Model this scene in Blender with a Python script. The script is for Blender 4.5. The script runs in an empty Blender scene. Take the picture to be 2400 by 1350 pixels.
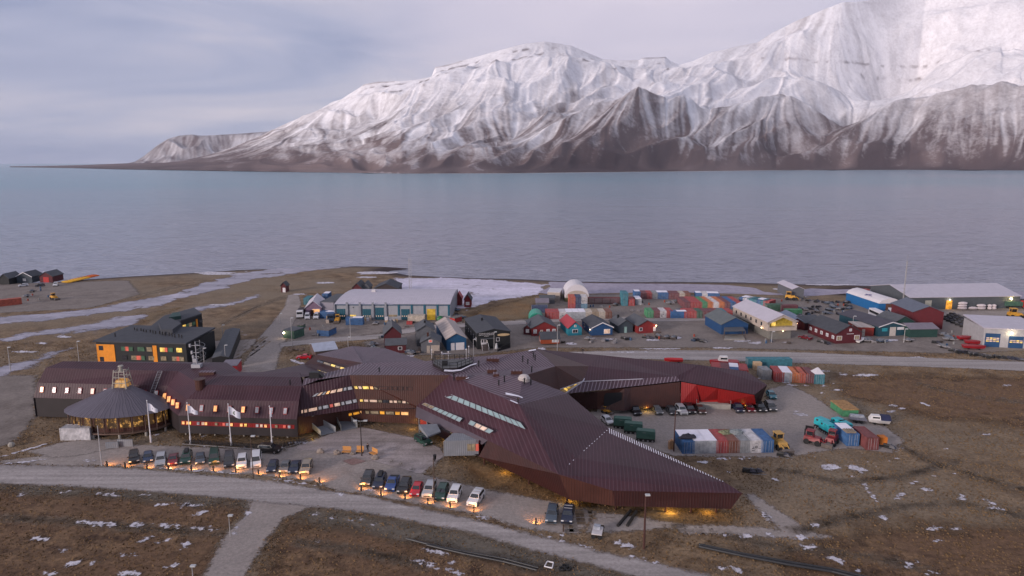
import bpy, bmesh, math, random
import numpy as np
from mathutils import Vector, Matrix
random.seed(7)
scene = bpy.context.scene
COL = scene.collection

# ------------------------------------------------------------------ camera
F = 1600.0; CX = 1200.0; CY = 675.0; CAMH = 56.0
PIT = math.atan(292 / 1600); cP = math.cos(PIT); sP = math.sin(PIT)
cam = bpy.data.cameras.new("camera"); camo = bpy.data.objects.new("camera", cam); COL.objects.link(camo)
camo.location = (0, 0, CAMH); camo.rotation_euler = (math.pi / 2 - PIT, 0, 0)
cam.sensor_width = 36; cam.lens = 24.0; cam.clip_start = 0.5; cam.clip_end = 200000
scene.camera = camo

# ------------------------------------------------------------------ sky and light
SUN_EL = math.radians(12); SUN_ROT = math.radians(229)
w = bpy.data.worlds.new("World"); scene.world = w; w.use_nodes = True
nt = w.node_tree; nt.nodes.clear()
def wn(t, **k):
    n = nt.nodes.new(t)
    for a, b in k.items(): setattr(n, a, b)
    return n
out = wn('ShaderNodeOutputWorld'); bg = wn('ShaderNodeBackground')
sky = wn('ShaderNodeTexSky'); sky.sky_type = 'NISHITA'; sky.sun_disc = False
sky.sun_elevation = SUN_EL; sky.sun_rotation = SUN_ROT; sky.altitude = 60; sky.air_density = 1.0; sky.dust_density = 0.6; sky.ozone_density = 2.0
tc = wn('ShaderNodeTexCoord'); sep = wn('ShaderNodeSeparateXYZ'); nt.links.new(tc.outputs['Generated'], sep.inputs[0])
mp = wn('ShaderNodeMapping'); mp.inputs['Scale'].default_value = (1.1, 1.0, 7.5); mp.inputs['Rotation'].default_value = (0, math.radians(-7), 0)
nt.links.new(tc.outputs['Generated'], mp.inputs[0])
n1 = wn('ShaderNodeTexNoise'); n1.inputs['Scale'].default_value = 1.7; n1.inputs['Detail'].default_value = 7; n1.inputs['Roughness'].default_value = .52; n1.inputs['Distortion'].default_value = .9
nt.links.new(mp.outputs[0], n1.inputs['Vector'])
cr = wn('ShaderNodeValToRGB'); nt.links.new(n1.outputs[0], cr.inputs[0])
cr.color_ramp.elements[0].position = .33; cr.color_ramp.elements[0].color = (.225, .265, .41, 1)
cr.color_ramp.elements[1].position = .70; cr.color_ramp.elements[1].color = (.60, .545, .60, 1)
e = cr.color_ramp.elements.new(.50); e.color = (.37, .385, .51, 1)
# haze colour close to the horizon
er = wn('ShaderNodeValToRGB'); nt.links.new(sep.outputs[2], er.inputs[0])
E0 = er.color_ramp.elements; E0[0].position = 0.0; E0[0].color = (.33, .35, .50, 1); E0[1].position = .60; E0[1].color = (.50, .485, .53, 1)
e = E0.new(.10); e.color = (.31, .35, .54, 1); e = E0.new(.23); e.color = (.43, .42, .55, 1)
m1 = wn('ShaderNodeMixRGB'); m1.inputs[0].default_value = .78
nt.links.new(er.outputs[0], m1.inputs[1]); nt.links.new(cr.outputs[0], m1.inputs[2])
# brighter rosy cloud bank over the mountain (north-east)
dt = wn('ShaderNodeVectorMath', operation='DOT_PRODUCT'); nt.links.new(tc.outputs['Generated'], dt.inputs[0]); dt.inputs[1].default_value = Vector((.18, 1, .30)).normalized()
mr = wn('ShaderNodeMapRange', interpolation_type='SMOOTHSTEP'); mr.inputs['From Min'].default_value = .90; mr.inputs['From Max'].default_value = 1.0; mr.inputs['To Max'].default_value = .6
nt.links.new(dt.outputs['Value'], mr.inputs[0])
m2 = wn('ShaderNodeMixRGB'); nt.links.new(mr.outputs[0], m2.inputs[0]); nt.links.new(m1.outputs[0], m2.inputs[1]); m2.inputs[2].default_value = (.74, .64, .72, 1)
# the clear sky shows through thin cloud
sk = wn('ShaderNodeMixRGB', blend_type='MULTIPLY'); sk.inputs[0].default_value = 1; nt.links.new(sky.outputs[0], sk.inputs[1]); sk.inputs[2].default_value = (.06, .06, .06, 1)
m3 = wn('ShaderNodeMixRGB'); m3.inputs[0].default_value = .90; nt.links.new(sk.outputs[0], m3.inputs[1]); nt.links.new(m2.outputs[0], m3.inputs[2])
nt.links.new(m3.outputs[0], bg.inputs[0]); bg.inputs[1].default_value = 1.0
nt.links.new(bg.outputs[0], out.inputs[0])
sl = bpy.data.lights.new("sun", 'SUN'); sl.energy = 2.5; sl.angle = math.radians(14); sl.color = (1, .85, .79)
so = bpy.data.objects.new("sun", sl); COL.objects.link(so)
# sun low behind the camera: direction from azimuth (south-south-west)
az = math.radians(229); sd = Vector((math.sin(az) * math.cos(SUN_EL), math.cos(az) * math.cos(SUN_EL), math.sin(SUN_EL)))
so.rotation_euler = sd.to_track_quat('Z', 'Y').to_euler()
vs = scene.view_settings; vs.view_transform = 'Standard'; vs.look = 'None'; vs.exposure = 0.42; vs.gamma = 1; vs.use_curve_mapping = False
scene.cycles.max_bounces = 4; scene.cycles.diffuse_bounces = 2; scene.cycles.transparent_max_bounces = 12
scene.cycles.sample_clamp_indirect = 4

# ------------------------------------------------------------------ measuring helpers (photo pixel -> point of the place)
def ray(px, py):
    dx = (px - CX) / F; dy = (py - CY) / F
    return Vector((dx, cP - dy * sP, -sP - dy * cP))
def G(px, py, z=0.0):
    d = ray(px, py); t = (z - CAMH) / d.z
    return Vector((d.x * t, d.y * t, z))
def atY(px, py, Y):
    d = ray(px, py); t = Y / d.y
    return Vector((d.x * t, Y, CAMH + d.z * t))
def zat(Y, py):
    dy = (py - CY) / F
    return CAMH - Y * (dy * cP + sP) / (cP - dy * sP)
def hit(px, py, p0, n):
    d = ray(px, py); o = Vector((0, 0, CAMH)); t = (p0 - o).dot(n) / d.dot(n)
    return o + d * t

# ------------------------------------------------------------------ materials
MATS = {}
def M(name, col, rough=.8, var=.14, scale=.9, metal=0, emit=0, ecol=None, bump=0, bscale=4, stripes=None, spec=.4):
    if name in MATS: return MATS[name]
    m = bpy.data.materials.new(name); m.use_nodes = True; t = m.node_tree; b = t.nodes['Principled BSDF']
    b.inputs['Roughness'].default_value = rough; b.inputs['Metallic'].default_value = metal
    b.inputs['Specular IOR Level'].default_value = spec
    g = t.nodes.new('ShaderNodeNewGeometry')
    n = t.nodes.new('ShaderNodeTexNoise'); n.inputs['Scale'].default_value = scale; n.inputs['Detail'].default_value = 4; n.inputs['Roughness'].default_value = .6
    t.links.new(g.outputs['Position'], n.inputs['Vector'])
    r = t.nodes.new('ShaderNodeMapRange'); r.inputs['From Min'].default_value = .3; r.inputs['From Max'].default_value = .7
    r.inputs['To Min'].default_value = 1 - var; r.inputs['To Max'].default_value = 1 + var; t.links.new(n.outputs[0], r.inputs[0])
    v = t.nodes.new('ShaderNodeVectorMath'); v.operation = 'SCALE'; v.inputs[0].default_value = col[:3]; t.links.new(r.outputs[0], v.inputs['Scale'])
    t.links.new(v.outputs[0], b.inputs['Base Color'])
    if emit:
        b.inputs['Emission Color'].default_value = (*(ecol or col)[:3], 1); b.inputs['Emission Strength'].default_value = emit
        if var > .2:
            n.inputs['Scale'].default_value = scale
            v2 = t.nodes.new('ShaderNodeVectorMath'); v2.operation = 'SCALE'; v2.inputs[0].default_value = (ecol or col)[:3]; t.links.new(r.outputs[0], v2.inputs['Scale'])
            t.links.new(v2.outputs[0], b.inputs['Emission Color'])
    if bump:
        n2 = t.nodes.new('ShaderNodeTexNoise'); n2.inputs['Scale'].default_value = bscale; n2.inputs['Detail'].default_value = 3
        t.links.new(g.outputs['Position'], n2.inputs['Vector'])
        bp = t.nodes.new('ShaderNodeBump'); bp.inputs['Strength'].default_value = bump; bp.inputs['Distance'].default_value = .1
        t.links.new(n2.outputs[0], bp.inputs['Height']); t.links.new(bp.outputs[0], b.inputs['Normal'])
    if stripes:                     # (period m, depth 0..1): ribs across U of the uv map
        uv = t.nodes.new('ShaderNodeUVMap'); s2 = t.nodes.new('ShaderNodeSeparateXYZ'); t.links.new(uv.outputs[0], s2.inputs[0])
        mm = t.nodes.new('ShaderNodeMath'); mm.operation = 'MULTIPLY'; mm.inputs[1].default_value = 1 / stripes[0]; t.links.new(s2.outputs[0], mm.inputs[0])
        fr = t.nodes.new('ShaderNodeMath'); fr.operation = 'PINGPONG'; fr.inputs[1].default_value = .5; t.links.new(mm.outputs[0], fr.inputs[0])
        rr = t.nodes.new('ShaderNodeMapRange'); rr.interpolation_type = 'SMOOTHSTEP'; rr.inputs['From Min'].default_value = .30; rr.inputs['From Max'].default_value = .46
        t.links.new(fr.outputs[0], rr.inputs[0])
        mx = t.nodes.new('ShaderNodeMixRGB'); mx.inputs[2].default_value = (*stripes[2], 1)
        ms = t.nodes.new('ShaderNodeMath'); ms.operation = 'MULTIPLY'; ms.inputs[1].default_value = stripes[1]; t.links.new(rr.outputs[0], ms.inputs[0])
        t.links.new(ms.outputs[0], mx.inputs[0]); t.links.new(v.outputs[0], mx.inputs[1]); t.links.new(mx.outputs[0], b.inputs['Base Color'])
        bp = t.nodes.new('ShaderNodeBump'); bp.inputs['Strength'].default_value = .6; bp.inputs['Distance'].default_value = .06
        t.links.new(rr.outputs[0], bp.inputs['Height']); t.links.new(bp.outputs[0], b.inputs['Normal'])
    MATS[name] = m
    return m

# ------------------------------------------------------------------ object helpers
def tag(o, label=None, cat=None, group=None, kind=None):
    if label: o['label'] = label
    if cat: o['category'] = cat
    if group: o['group'] = group
    if kind: o['kind'] = kind
    return o
def thing(name, label, cat, loc=(0, 0, 0), rz=0.0, group=None):
    o = bpy.data.objects.new(name, None); COL.objects.link(o); o.location = loc; o.rotation_euler = (0, 0, rz); o.empty_display_size = .3
    return tag(o, label, cat, group)
class MB:
    """collects faces, builds ONE mesh object"""
    def __init__(s): s.v = []; s.f = []; s.mi = []; s.uv = []; s.ms = []; s.m = 0
    def mat(s, m):
        if m not in s.ms: s.ms.append(m)
        s.m = s.ms.index(m); return s
    def face(s, pts, uv=None):
        i = len(s.v); s.v += [Vector(p) for p in pts]; s.f.append(list(range(i, i + len(pts)))); s.mi.append(s.m)
        if uv is None:
            P = [Vector(p) for p in pts]; n = Vector((0, 0, 0))
            for k in range(1, len(P) - 1): n += (P[k] - P[0]).cross(P[k + 1] - P[0])
            if n.length < 1e-9: n = Vector((0, 0, 1))
            n.normalize()
            d = Vector((0, 0, -1)) + n * n.z
            if d.length < .12: d = Vector((0, 1, 0)) - n * n.y
            d.normalize(); u = d.cross(n)
            uv = [(p.dot(u), p.dot(d)) for p in P]
        s.uv += uv; return s
    def box(s, x0, y0, z0, x1, y1, z1):
        a = [(x0, y0, z0), (x1, y0, z0), (x1, y1, z0), (x0, y1, z0)]; b = [(p[0], p[1], z1) for p in a]
        s.face(a[::-1]); s.face(b)
        for i in range(4): j = (i + 1) % 4; s.face([a[i], a[j], b[j], b[i]])
        return s
    def prism(s, a, b):             # two loops of equal length
        a = [Vector(p) for p in a]; b = [Vector(p) for p in b]; s.face(a[::-1]); s.face(b); n = len(a)
        for i in range(n): j = (i + 1) % n; s.face([a[i], a[j], b[j], b[i]])
        return s
    def cyl(s, p0, p1, r0, r1=None, n=8, caps=True):
        r1 = r0 if r1 is None else r1; p0 = Vector(p0); p1 = Vector(p1); d = (p1 - p0).normalized()
        a = d.orthogonal().normalized(); b = d.cross(a)
        A = [p0 + (a * math.cos(t) + b * math.sin(t)) * r0 for t in [2 * math.pi * k / n for k in range(n)]]
        B = [p1 + (a * math.cos(t) + b * math.sin(t)) * r1 for t in [2 * math.pi * k / n for k in range(n)]]
        for i in range(n): j = (i + 1) % n; s.face([A[i], A[j], B[j], B[i]])
        if caps: s.face(A[::-1]); s.face(B)
        return s
    def tube(s, pts, r, n=6):
        for a, b in zip(pts[:-1], pts[1:]): s.cyl(a, b, r, r, n)
        return s
    def blob(s, c, rx, ry, rz, n=8, m=5, seed=0, jit=.18, zmin=None):
        rnd = random.Random(seed); c = Vector(c); R = []
        for i in range(m + 1):
            th = math.pi * i / m; row = []
            for k in range(n):
                ph = 2 * math.pi * k / n; q = 1 + rnd.uniform(-jit, jit)
                z = c.z + rz * math.cos(th) * q
                if zmin is not None: z = max(z, zmin)
                row.append(Vector((c.x + rx * math.sin(th) * math.cos(ph) * q, c.y + ry * math.sin(th) * math.sin(ph) * q, z)))
            R.append(row)
        for i in range(m):
            for k in range(n):
                j = (k + 1) % n; s.face([R[i][k], R[i + 1][k], R[i + 1][j], R[i][j]])
        return s
    def build(s, name, mat=None, parent=None, loc=None, smooth=False):
        off = Vector(loc) if loc is not None else Vector((0, 0, 0))
        me = bpy.data.meshes.new(name); me.from_pydata([tuple(p - off) for p in s.v], [], s.f)
        ms = s.ms or [mat]
        for m in ms: me.materials.append(m)
        me.polygons.foreach_set('material_index', s.mi)
        ul = me.uv_layers.new(name='UVMap'); ul.data.foreach_set('uv', [c for p in s.uv for c in p])
        if smooth: me.polygons.foreach_set('use_smooth', [True] * len(s.f))
        me.update()
        o = bpy.data.objects.new(name, me); COL.objects.link(o)
        if parent is not None: o.parent = parent
        elif loc is not None: o.location = loc
        return o
def dup(root, loc=None, rz=None, label=None, group=None, parent=None):
    r = root.copy(); COL.objects.link(r)
    if parent is not None: r.parent = parent
    if loc is not None: r.location = loc
    if rz is not None: r.rotation_euler = (0, 0, rz)
    if label: r['label'] = label
    if group: r['group'] = group
    for ch in list(root.children):
        if ch.get('nodup'): continue
        dup(ch, parent=r)
    return r
def npmesh(name, V, Fq, mat, attrs=None, smooth=False):
    me = bpy.data.meshes.new(name); me.vertices.add(len(V)); me.vertices.foreach_set('co', V.astype(np.float32).ravel())
    n = len(Fq); me.loops.add(n * 4); me.loops.foreach_set('vertex_index', Fq.astype(np.int32).ravel())
    me.polygons.add(n); me.polygons.foreach_set('loop_start', np.arange(0, n * 4, 4, dtype=np.int32))
    try: me.polygons.foreach_set('loop_total', np.full(n, 4, dtype=np.int32))
    except Exception: pass
    me.update(calc_edges=True)
    for k, a in (attrs or {}).items():
        at = me.attributes.new(k, 'FLOAT', 'POINT'); at.data.foreach_set('value', a.astype(np.float32))
    if smooth: me.polygons.foreach_set('use_smooth', np.ones(n, dtype=bool))
    me.materials.append(mat); me.validate()
    o = bpy.data.objects.new(name, me); COL.objects.link(o)
    return o

# ------------------------------------------------------------------ ground, sea
def gmat(name, c1, c2, s1, c3=None, s3=.02, alpha=None, rough=.95, bump=.5, fleck=0, fine=2.2, stripe=None):
    """earthy material: two colours broken up by noise, optional wide third colour; alpha = (noise scale, amplitude m, softness m) eats the edge"""
    m = bpy.data.materials.new(name); m.use_nodes = True; t = m.node_tree; N = t.nodes.new; L = t.links.new; b = t.nodes['Principled BSDF']
    b.inputs['Roughness'].default_value = rough; b.inputs['Specular IOR Level'].default_value = .25
    g = N('ShaderNodeNewGeometry')
    def noise(sc, det=5, ro=.62, vec=None):
        n = N('ShaderNodeTexNoise'); n.inputs['Scale'].default_value = sc; n.inputs['Detail'].default_value = det; n.inputs['Roughness'].default_value = ro
        L((vec or g.outputs['Position']), n.inputs['Vector']); return n
    def rng(n, a, c, lo=0, hi=1):
        r = N('ShaderNodeMapRange'); r.inputs['From Min'].default_value = a; r.inputs['From Max'].default_value = c; r.inputs['To Min'].default_value = lo; r.inputs['To Max'].default_value = hi
        L(n.outputs[0], r.inputs[0]); return r
    a = noise(s1); ra = rng(a, .36, .64)
    mx = N('ShaderNodeMixRGB'); L(ra.outputs[0], mx.inputs[0]); mx.inputs[1].default_value = (*c1, 1); mx.inputs[2].default_value = (*c2, 1); last = mx
    if c3:
        w3 = noise(s3, 6, .55); rw = rng(w3, .42, .60)
        m3_ = N('ShaderNodeMixRGB'); L(rw.outputs[0], m3_.inputs[0]); L(last.outputs[0], m3_.inputs[1]); m3_.inputs[2].default_value = (*c3, 1); last = m3_
    if stripe:      # wheel tracks etc: stretched noise
        mpn = N('ShaderNodeMapping'); mpn.inputs['Rotation'].default_value = (0, 0, stripe[0]); mpn.inputs['Scale'].default_value = (stripe[1], stripe[2], 1); L(g.outputs['Position'], mpn.inputs[0])
        ns = noise(1, 4, .6, mpn.outputs[0]); rs = rng(ns, .38, .62, 1 - stripe[3], 1 + stripe[3])
        vs_ = N('ShaderNodeVectorMath'); vs_.operation = 'SCALE'; L(last.outputs[0], vs_.inputs[0]); L(rs.outputs[0], vs_.inputs['Scale']); last = vs_
    f1 = noise(fine, 8, .82); rf = rng(f1, .30, .70, .40 if fleck or name.find('heath') >= 0 else .66, 1.65 if fleck or name.find('heath') >= 0 else 1.36)
    vs = N('ShaderNodeVectorMath'); vs.operation = 'SCALE'; L(last.outputs[0], vs.inputs[0]); L(rf.outputs[0], vs.inputs['Scale']); last = vs
    if fleck:       # small remains of snow
        k1 = noise(.33, 7, .62); k2 = noise(.018, 3, .5)
        r1 = rng(k1, .0, 1, 0, 1); r2 = rng(k2, .35, .65, -fleck * 1.2, fleck)
        ad = N('ShaderNodeMath'); ad.operation = 'ADD'; L(r1.outputs[0], ad.inputs[0]); L(r2.outputs[0], ad.inputs[1])
        rk = rng(ad, .70, .715); mk = N('ShaderNodeMixRGB'); L(rk.outputs[0], mk.inputs[0]); L(last.outputs[0], mk.inputs[1]); mk.inputs[2].default_value = (.62, .60, .66, 1); last = mk
    L(last.outputs[0], b.inputs['Base Color'])
    bp = N('ShaderNodeBump'); bp.inputs['Strength'].default_value = bump; bp.inputs['Distance'].default_value = .25; L(f1.outputs[0], bp.inputs['Height']); L(bp.outputs[0], b.inputs['Normal'])
    if alpha:
        at = N('ShaderNodeAttribute'); at.attribute_name = 'sd'
        an = noise(alpha[0], 8, .68); r = rng(an, 0, 1, -alpha[1], alpha[1])
        mn = N('ShaderNodeMath'); mn.operation = 'MINIMUM'; mn.inputs[1].default_value = alpha[3] if len(alpha) > 3 else 1e6; L(at.outputs['Fac'], mn.inputs[0])
        ad = N('ShaderNodeMath'); ad.operation = 'ADD'; L(mn.outputs[0], ad.inputs[0]); L(r.outputs[0], ad.inputs[1])
        rr = N('ShaderNodeMapRange'); rr.interpolation_type = 'SMOOTHSTEP'; rr.inputs['From Min'].default_value = -alpha[2]; rr.inputs['From Max'].default_value = alpha[2]; L(ad.outputs[0], rr.inputs[0])
        L(rr.outputs[0], b.inputs['Alpha'])
    return m
def sdf(P, poly):
    """signed distance (inside positive) of points P (n,2) to polygon"""
    poly = np.array(poly, float); n = len(poly); d = np.full(len(P), 1e9); ins = np.zeros(len(P), bool)
    for i in range(n):
        a = poly[i]; b = poly[(i + 1) % n]; ab = b - a; t = np.clip(((P - a) @ ab) / max(ab @ ab, 1e-9), 0, 1)
        q = a + t[:, None] * ab; d = np.minimum(d, np.hypot(*(P - q).T))
        c = ((a[1] > P[:, 1]) != (b[1] > P[:, 1])); 
        with np.errstate(divide='ignore', invalid='ignore'):
            xi = (b[0] - a[0]) * (P[:, 1] - a[1]) / (b[1] - a[1] + 1e-12) + a[0]
        ins ^= c & (P[:, 0] < xi)
    return np.where(ins, d, -d)
SHP = []
def sheet(name, polys, z, mat, cell, margin, kind='structure', ys=1.6, label=None, cat=None):
    VV = []; FF = []; SS = []; off = 0
    if name not in ('snow_patches', 'heath_fields', 'heath_patches', 'verges'): SHP.extend([[(p[0], p[1]) for p in q] for q in polys])
    for poly in polys:
        pl = np.array([(p[0], p[1]) for p in poly]); lo = pl.min(0) - margin; hi = pl.max(0) + margin
        xs = np.arange(lo[0], hi[0] + cell, cell); yy = np.arange(lo[1], hi[1] + cell * ys, cell * ys)
        X, Y = np.meshgrid(xs, yy); P = np.stack([X.ravel(), Y.ravel()], 1); s = sdf(P, pl); ok = (s > -margin).reshape(X.shape)
        nx = len(xs); ii, jj = np.nonzero(ok[:-1, :-1] | ok[1:, :-1] | ok[:-1, 1:] | ok[1:, 1:])
        q = np.stack([ii * nx + jj, ii * nx + jj + 1, (ii + 1) * nx + jj + 1, (ii + 1) * nx + jj], 1)
        u, inv = np.unique(q.ravel(), return_inverse=True)
        VV.append(np.column_stack([P[u], np.full(len(u), z)])); SS.append(s[u]); FF.append(inv.reshape(-1, 4) + off); off += len(u)
    o = npmesh(name, np.concatenate(VV), np.concatenate(FF), mat, {'sd': np.concatenate(SS)})
    return tag(o, label, cat, None, kind)
def gp(*pts): return [G(px, py) for px, py in pts]
def ell(cx, cy, rx, ry, rot=0, n=14, seed=0):
    rnd = random.Random(seed + int(cx * 7 + cy)); r = []
    for k in range(n):
        a = 2 * math.pi * k / n; q = 1 + rnd.uniform(-.3, .3); x = rx * math.cos(a) * q; y = ry * math.sin(a) * q
        r.append(G(cx + x * math.cos(rot) - y * math.sin(rot), cy + x * math.sin(rot) + y * math.cos(rot)))
    return r

tundra = gmat('tundra', (.100, .064, .038), (.240, .166, .100), .20, (.200, .155, .108), .021, fleck=.10, fine=1.5, bump=1.0)
SEA_Z = -1.2
shore = gp((-900, 652), (-200, 650), (0, 650), (90, 661), (150, 655), (200, 651), (300, 644), (430, 637), (560, 629), (640, 626), (700, 625), (830, 620), (900, 621), (962, 625), (905, 631), (960, 641), (1100, 647), (1230, 650), (1330, 655), (1450, 656.5), (1600, 656), (1720, 657), (1850, 661), (2000, 664), (2100, 668), (2165, 674.5), (2080, 677.5), (2020, 677), (1975, 684), (2080, 692), (2400, 700), (3300, 708))
land = [(p.x, p.y) for p in shore] + [(1100, -300), (-1100, -300)]
# land as one sheet with a beach that dips below the water
def make_ground():
    pl = np.array(land); xs = np.concatenate([np.arange(-1100, -420, 30), np.arange(-420, 520, 2.5), np.arange(520, 1130, 30)])
    ys = np.concatenate([np.arange(-300, 60, 20), np.arange(60, 290, 4), np.arange(290, 560, 1.6)])
    X, Y = np.meshgrid(xs, ys); P = np.stack([X.ravel(), Y.ravel()], 1); s = sdf(P, pl); nx = len(xs)
    z = np.where(s > 0, -np.exp(-s / 3.5) * (-SEA_Z), SEA_Z + s * .12); z = np.maximum(z, -4)
    ii, jj = np.nonzero(np.ones((len(ys) - 1, nx - 1))); q = np.stack([ii * nx + jj, ii * nx + jj + 1, (ii + 1) * nx + jj + 1, (ii + 1) * nx + jj], 1)
    keep = (s[q].max(1) > -25); q = q[keep]; u, inv = np.unique(q.ravel(), return_inverse=True)
    m = tundra; t = m.node_tree; b = t.nodes['Principled BSDF']      # dark wet beach gravel along the water
    src = b.inputs['Base Color'].links[0].from_socket; at = t.nodes.new('ShaderNodeAttribute'); at.attribute_name = 'sd'
    r = t.nodes.new('ShaderNodeMapRange'); r.inputs['From Min'].default_value = 5; r.inputs['From Max'].default_value = 15; t.links.new(at.outputs['Fac'], r.inputs[0])
    mx = t.nodes.new('ShaderNodeMixRGB'); t.links.new(r.outputs[0], mx.inputs[0]); mx.inputs[1].default_value = (.045, .032, .034, 1); t.links.new(src, mx.inputs[2]); t.links.new(mx.outputs[0], b.inputs['Base Color'])
    o = npmesh('ground', np.column_stack([P[u], z[u]]), inv.reshape(-1, 4), m, {'sd': s[u]}); tag(o, None, None, None, 'structure')
make_ground()
# sea
def make_sea():
    m = bpy.data.materials.new('sea_water'); m.use_nodes = True; t = m.node_tree; N = t.nodes.new; L = t.links.new; b = t.nodes['Principled BSDF']
    b.inputs['Roughness'].default_value = .17; b.inputs['IOR'].default_value = 1.33
    g = N('ShaderNodeNewGeometry')
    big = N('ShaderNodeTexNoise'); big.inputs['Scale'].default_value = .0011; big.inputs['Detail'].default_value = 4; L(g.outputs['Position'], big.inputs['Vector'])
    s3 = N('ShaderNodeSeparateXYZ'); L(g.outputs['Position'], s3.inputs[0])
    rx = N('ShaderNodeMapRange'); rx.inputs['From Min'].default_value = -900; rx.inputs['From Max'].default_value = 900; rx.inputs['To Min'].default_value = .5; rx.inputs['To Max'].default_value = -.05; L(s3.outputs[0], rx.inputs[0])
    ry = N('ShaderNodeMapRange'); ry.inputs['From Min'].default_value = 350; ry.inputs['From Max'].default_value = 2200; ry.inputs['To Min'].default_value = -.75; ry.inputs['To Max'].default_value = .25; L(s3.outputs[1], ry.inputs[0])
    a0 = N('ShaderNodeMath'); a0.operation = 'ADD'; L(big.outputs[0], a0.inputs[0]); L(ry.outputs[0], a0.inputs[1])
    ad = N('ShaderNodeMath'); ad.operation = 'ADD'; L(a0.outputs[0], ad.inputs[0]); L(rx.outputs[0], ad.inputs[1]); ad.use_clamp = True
    c = N('ShaderNodeMixRGB'); L(ad.outputs[0], c.inputs[0]); c.inputs[1].default_value = (.37, .385, .47, 1); c.inputs[2].default_value = (.22, .37, .46, 1); L(c.outputs[0], b.inputs['Base Color'])  # lilac near the shore paints the reflected high sky into the water colour
    def wave(sx, sy, det, dist, st, prev=None, rot=.12):
        mpn = N('ShaderNodeMapping'); mpn.inputs['Scale'].default_value = (sx, sy, 1); mpn.inputs['Rotation'].default_value = (0, 0, rot); L(g.outputs['Position'], mpn.inputs[0])
        n = N('ShaderNodeTexNoise'); n.inputs['Scale'].default_value = 1; n.inputs['Detail'].default_value = det; n.inputs['Roughness'].default_value = .55; L(mpn.outputs[0], n.inputs['Vector'])
        bp = N('ShaderNodeBump'); bp.inputs['Distance'].default_value = dist; bp.inputs['Strength'].default_value = st; L(n.outputs[0], bp.inputs['Height'])
        if prev: L(prev.outputs[0], bp.inputs['Normal'])
        return bp
    w0 = wave(.004, .022, 4, 14, .8); w1 = wave(.022, .11, 5, 8, 1, w0); w2 = wave(.11, .42, 5, 6.0, 1, w1, .3); L(w2.outputs[0], b.inputs['Normal'])
    xs = [-60000, -12000, -3000, 0, 3000, 12000, 60000]; ys = [-500, 200, 600, 1500, 4000, 12000, 90000]
    V = np.array([(x, y, SEA_Z) for y in ys for x in xs], float); nx = 7
    Fq = np.array([(i * nx + j, i * nx + j + 1, (i + 1) * nx + j + 1, (i + 1) * nx + j) for i in range(6) for j in range(6)])
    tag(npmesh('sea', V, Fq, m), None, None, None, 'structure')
make_sea()

# ------------------------------------------------------------------ mountains across the fjord
def blur(a, k, ax):
    for _ in range(2):
        c = np.cumsum(np.concatenate([np.repeat(np.take(a, [0], ax), k + 1, ax), a, np.repeat(np.take(a, [-1], ax), k, ax)], ax), ax)
        n = a.shape[ax]; a = (np.take(c, range(2 * k + 1, 2 * k + 1 + n), ax) - np.take(c, range(0, n), ax)) / (2 * k + 1)
    return a
def nz(shape, k, seed, kx=None):
    r = np.random.RandomState(seed).randn(*shape); r = blur(blur(r, k, 0), kx or k, 1); return r / r.std()
def bil(a, x, y):
    ny, nx = a.shape; x = np.clip(x, 0, nx - 1.001); y = np.clip(y, 0, ny - 1.001); i = x.astype(int); j = y.astype(int); fx = x - i; fy = y - j
    return (a[j, i] * (1 - fx) + a[j, i + 1] * fx) * (1 - fy) + (a[j + 1, i] * (1 - fx) + a[j + 1, i + 1] * fx) * fy
def lic(field, gx, gy, n, step=1.0):
    ny, nx = field.shape; Y0, X0 = np.mgrid[0:ny, 0:nx].astype(float); acc = field.copy(); cnt = 1
    for sgn in (1, -1):
        x = X0.copy(); y = Y0.copy()
        for k in range(n):
            vx = bil(gx, x, y); vy = bil(gy, x, y); x += sgn * step * vx; y += sgn * step * vy; acc += bil(field, x, y); cnt += 1
    acc -= acc.mean(); return acc / acc.std()
def zatv(Y, py):
    dy = (py - CY) / F; return CAMH - Y * (dy * cP + sP) / (cP - dy * sP)
def sstep(a, b, x): t = np.clip((x - a) / (b - a), 0, 1); return t * t * (3 - 2 * t)

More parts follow.
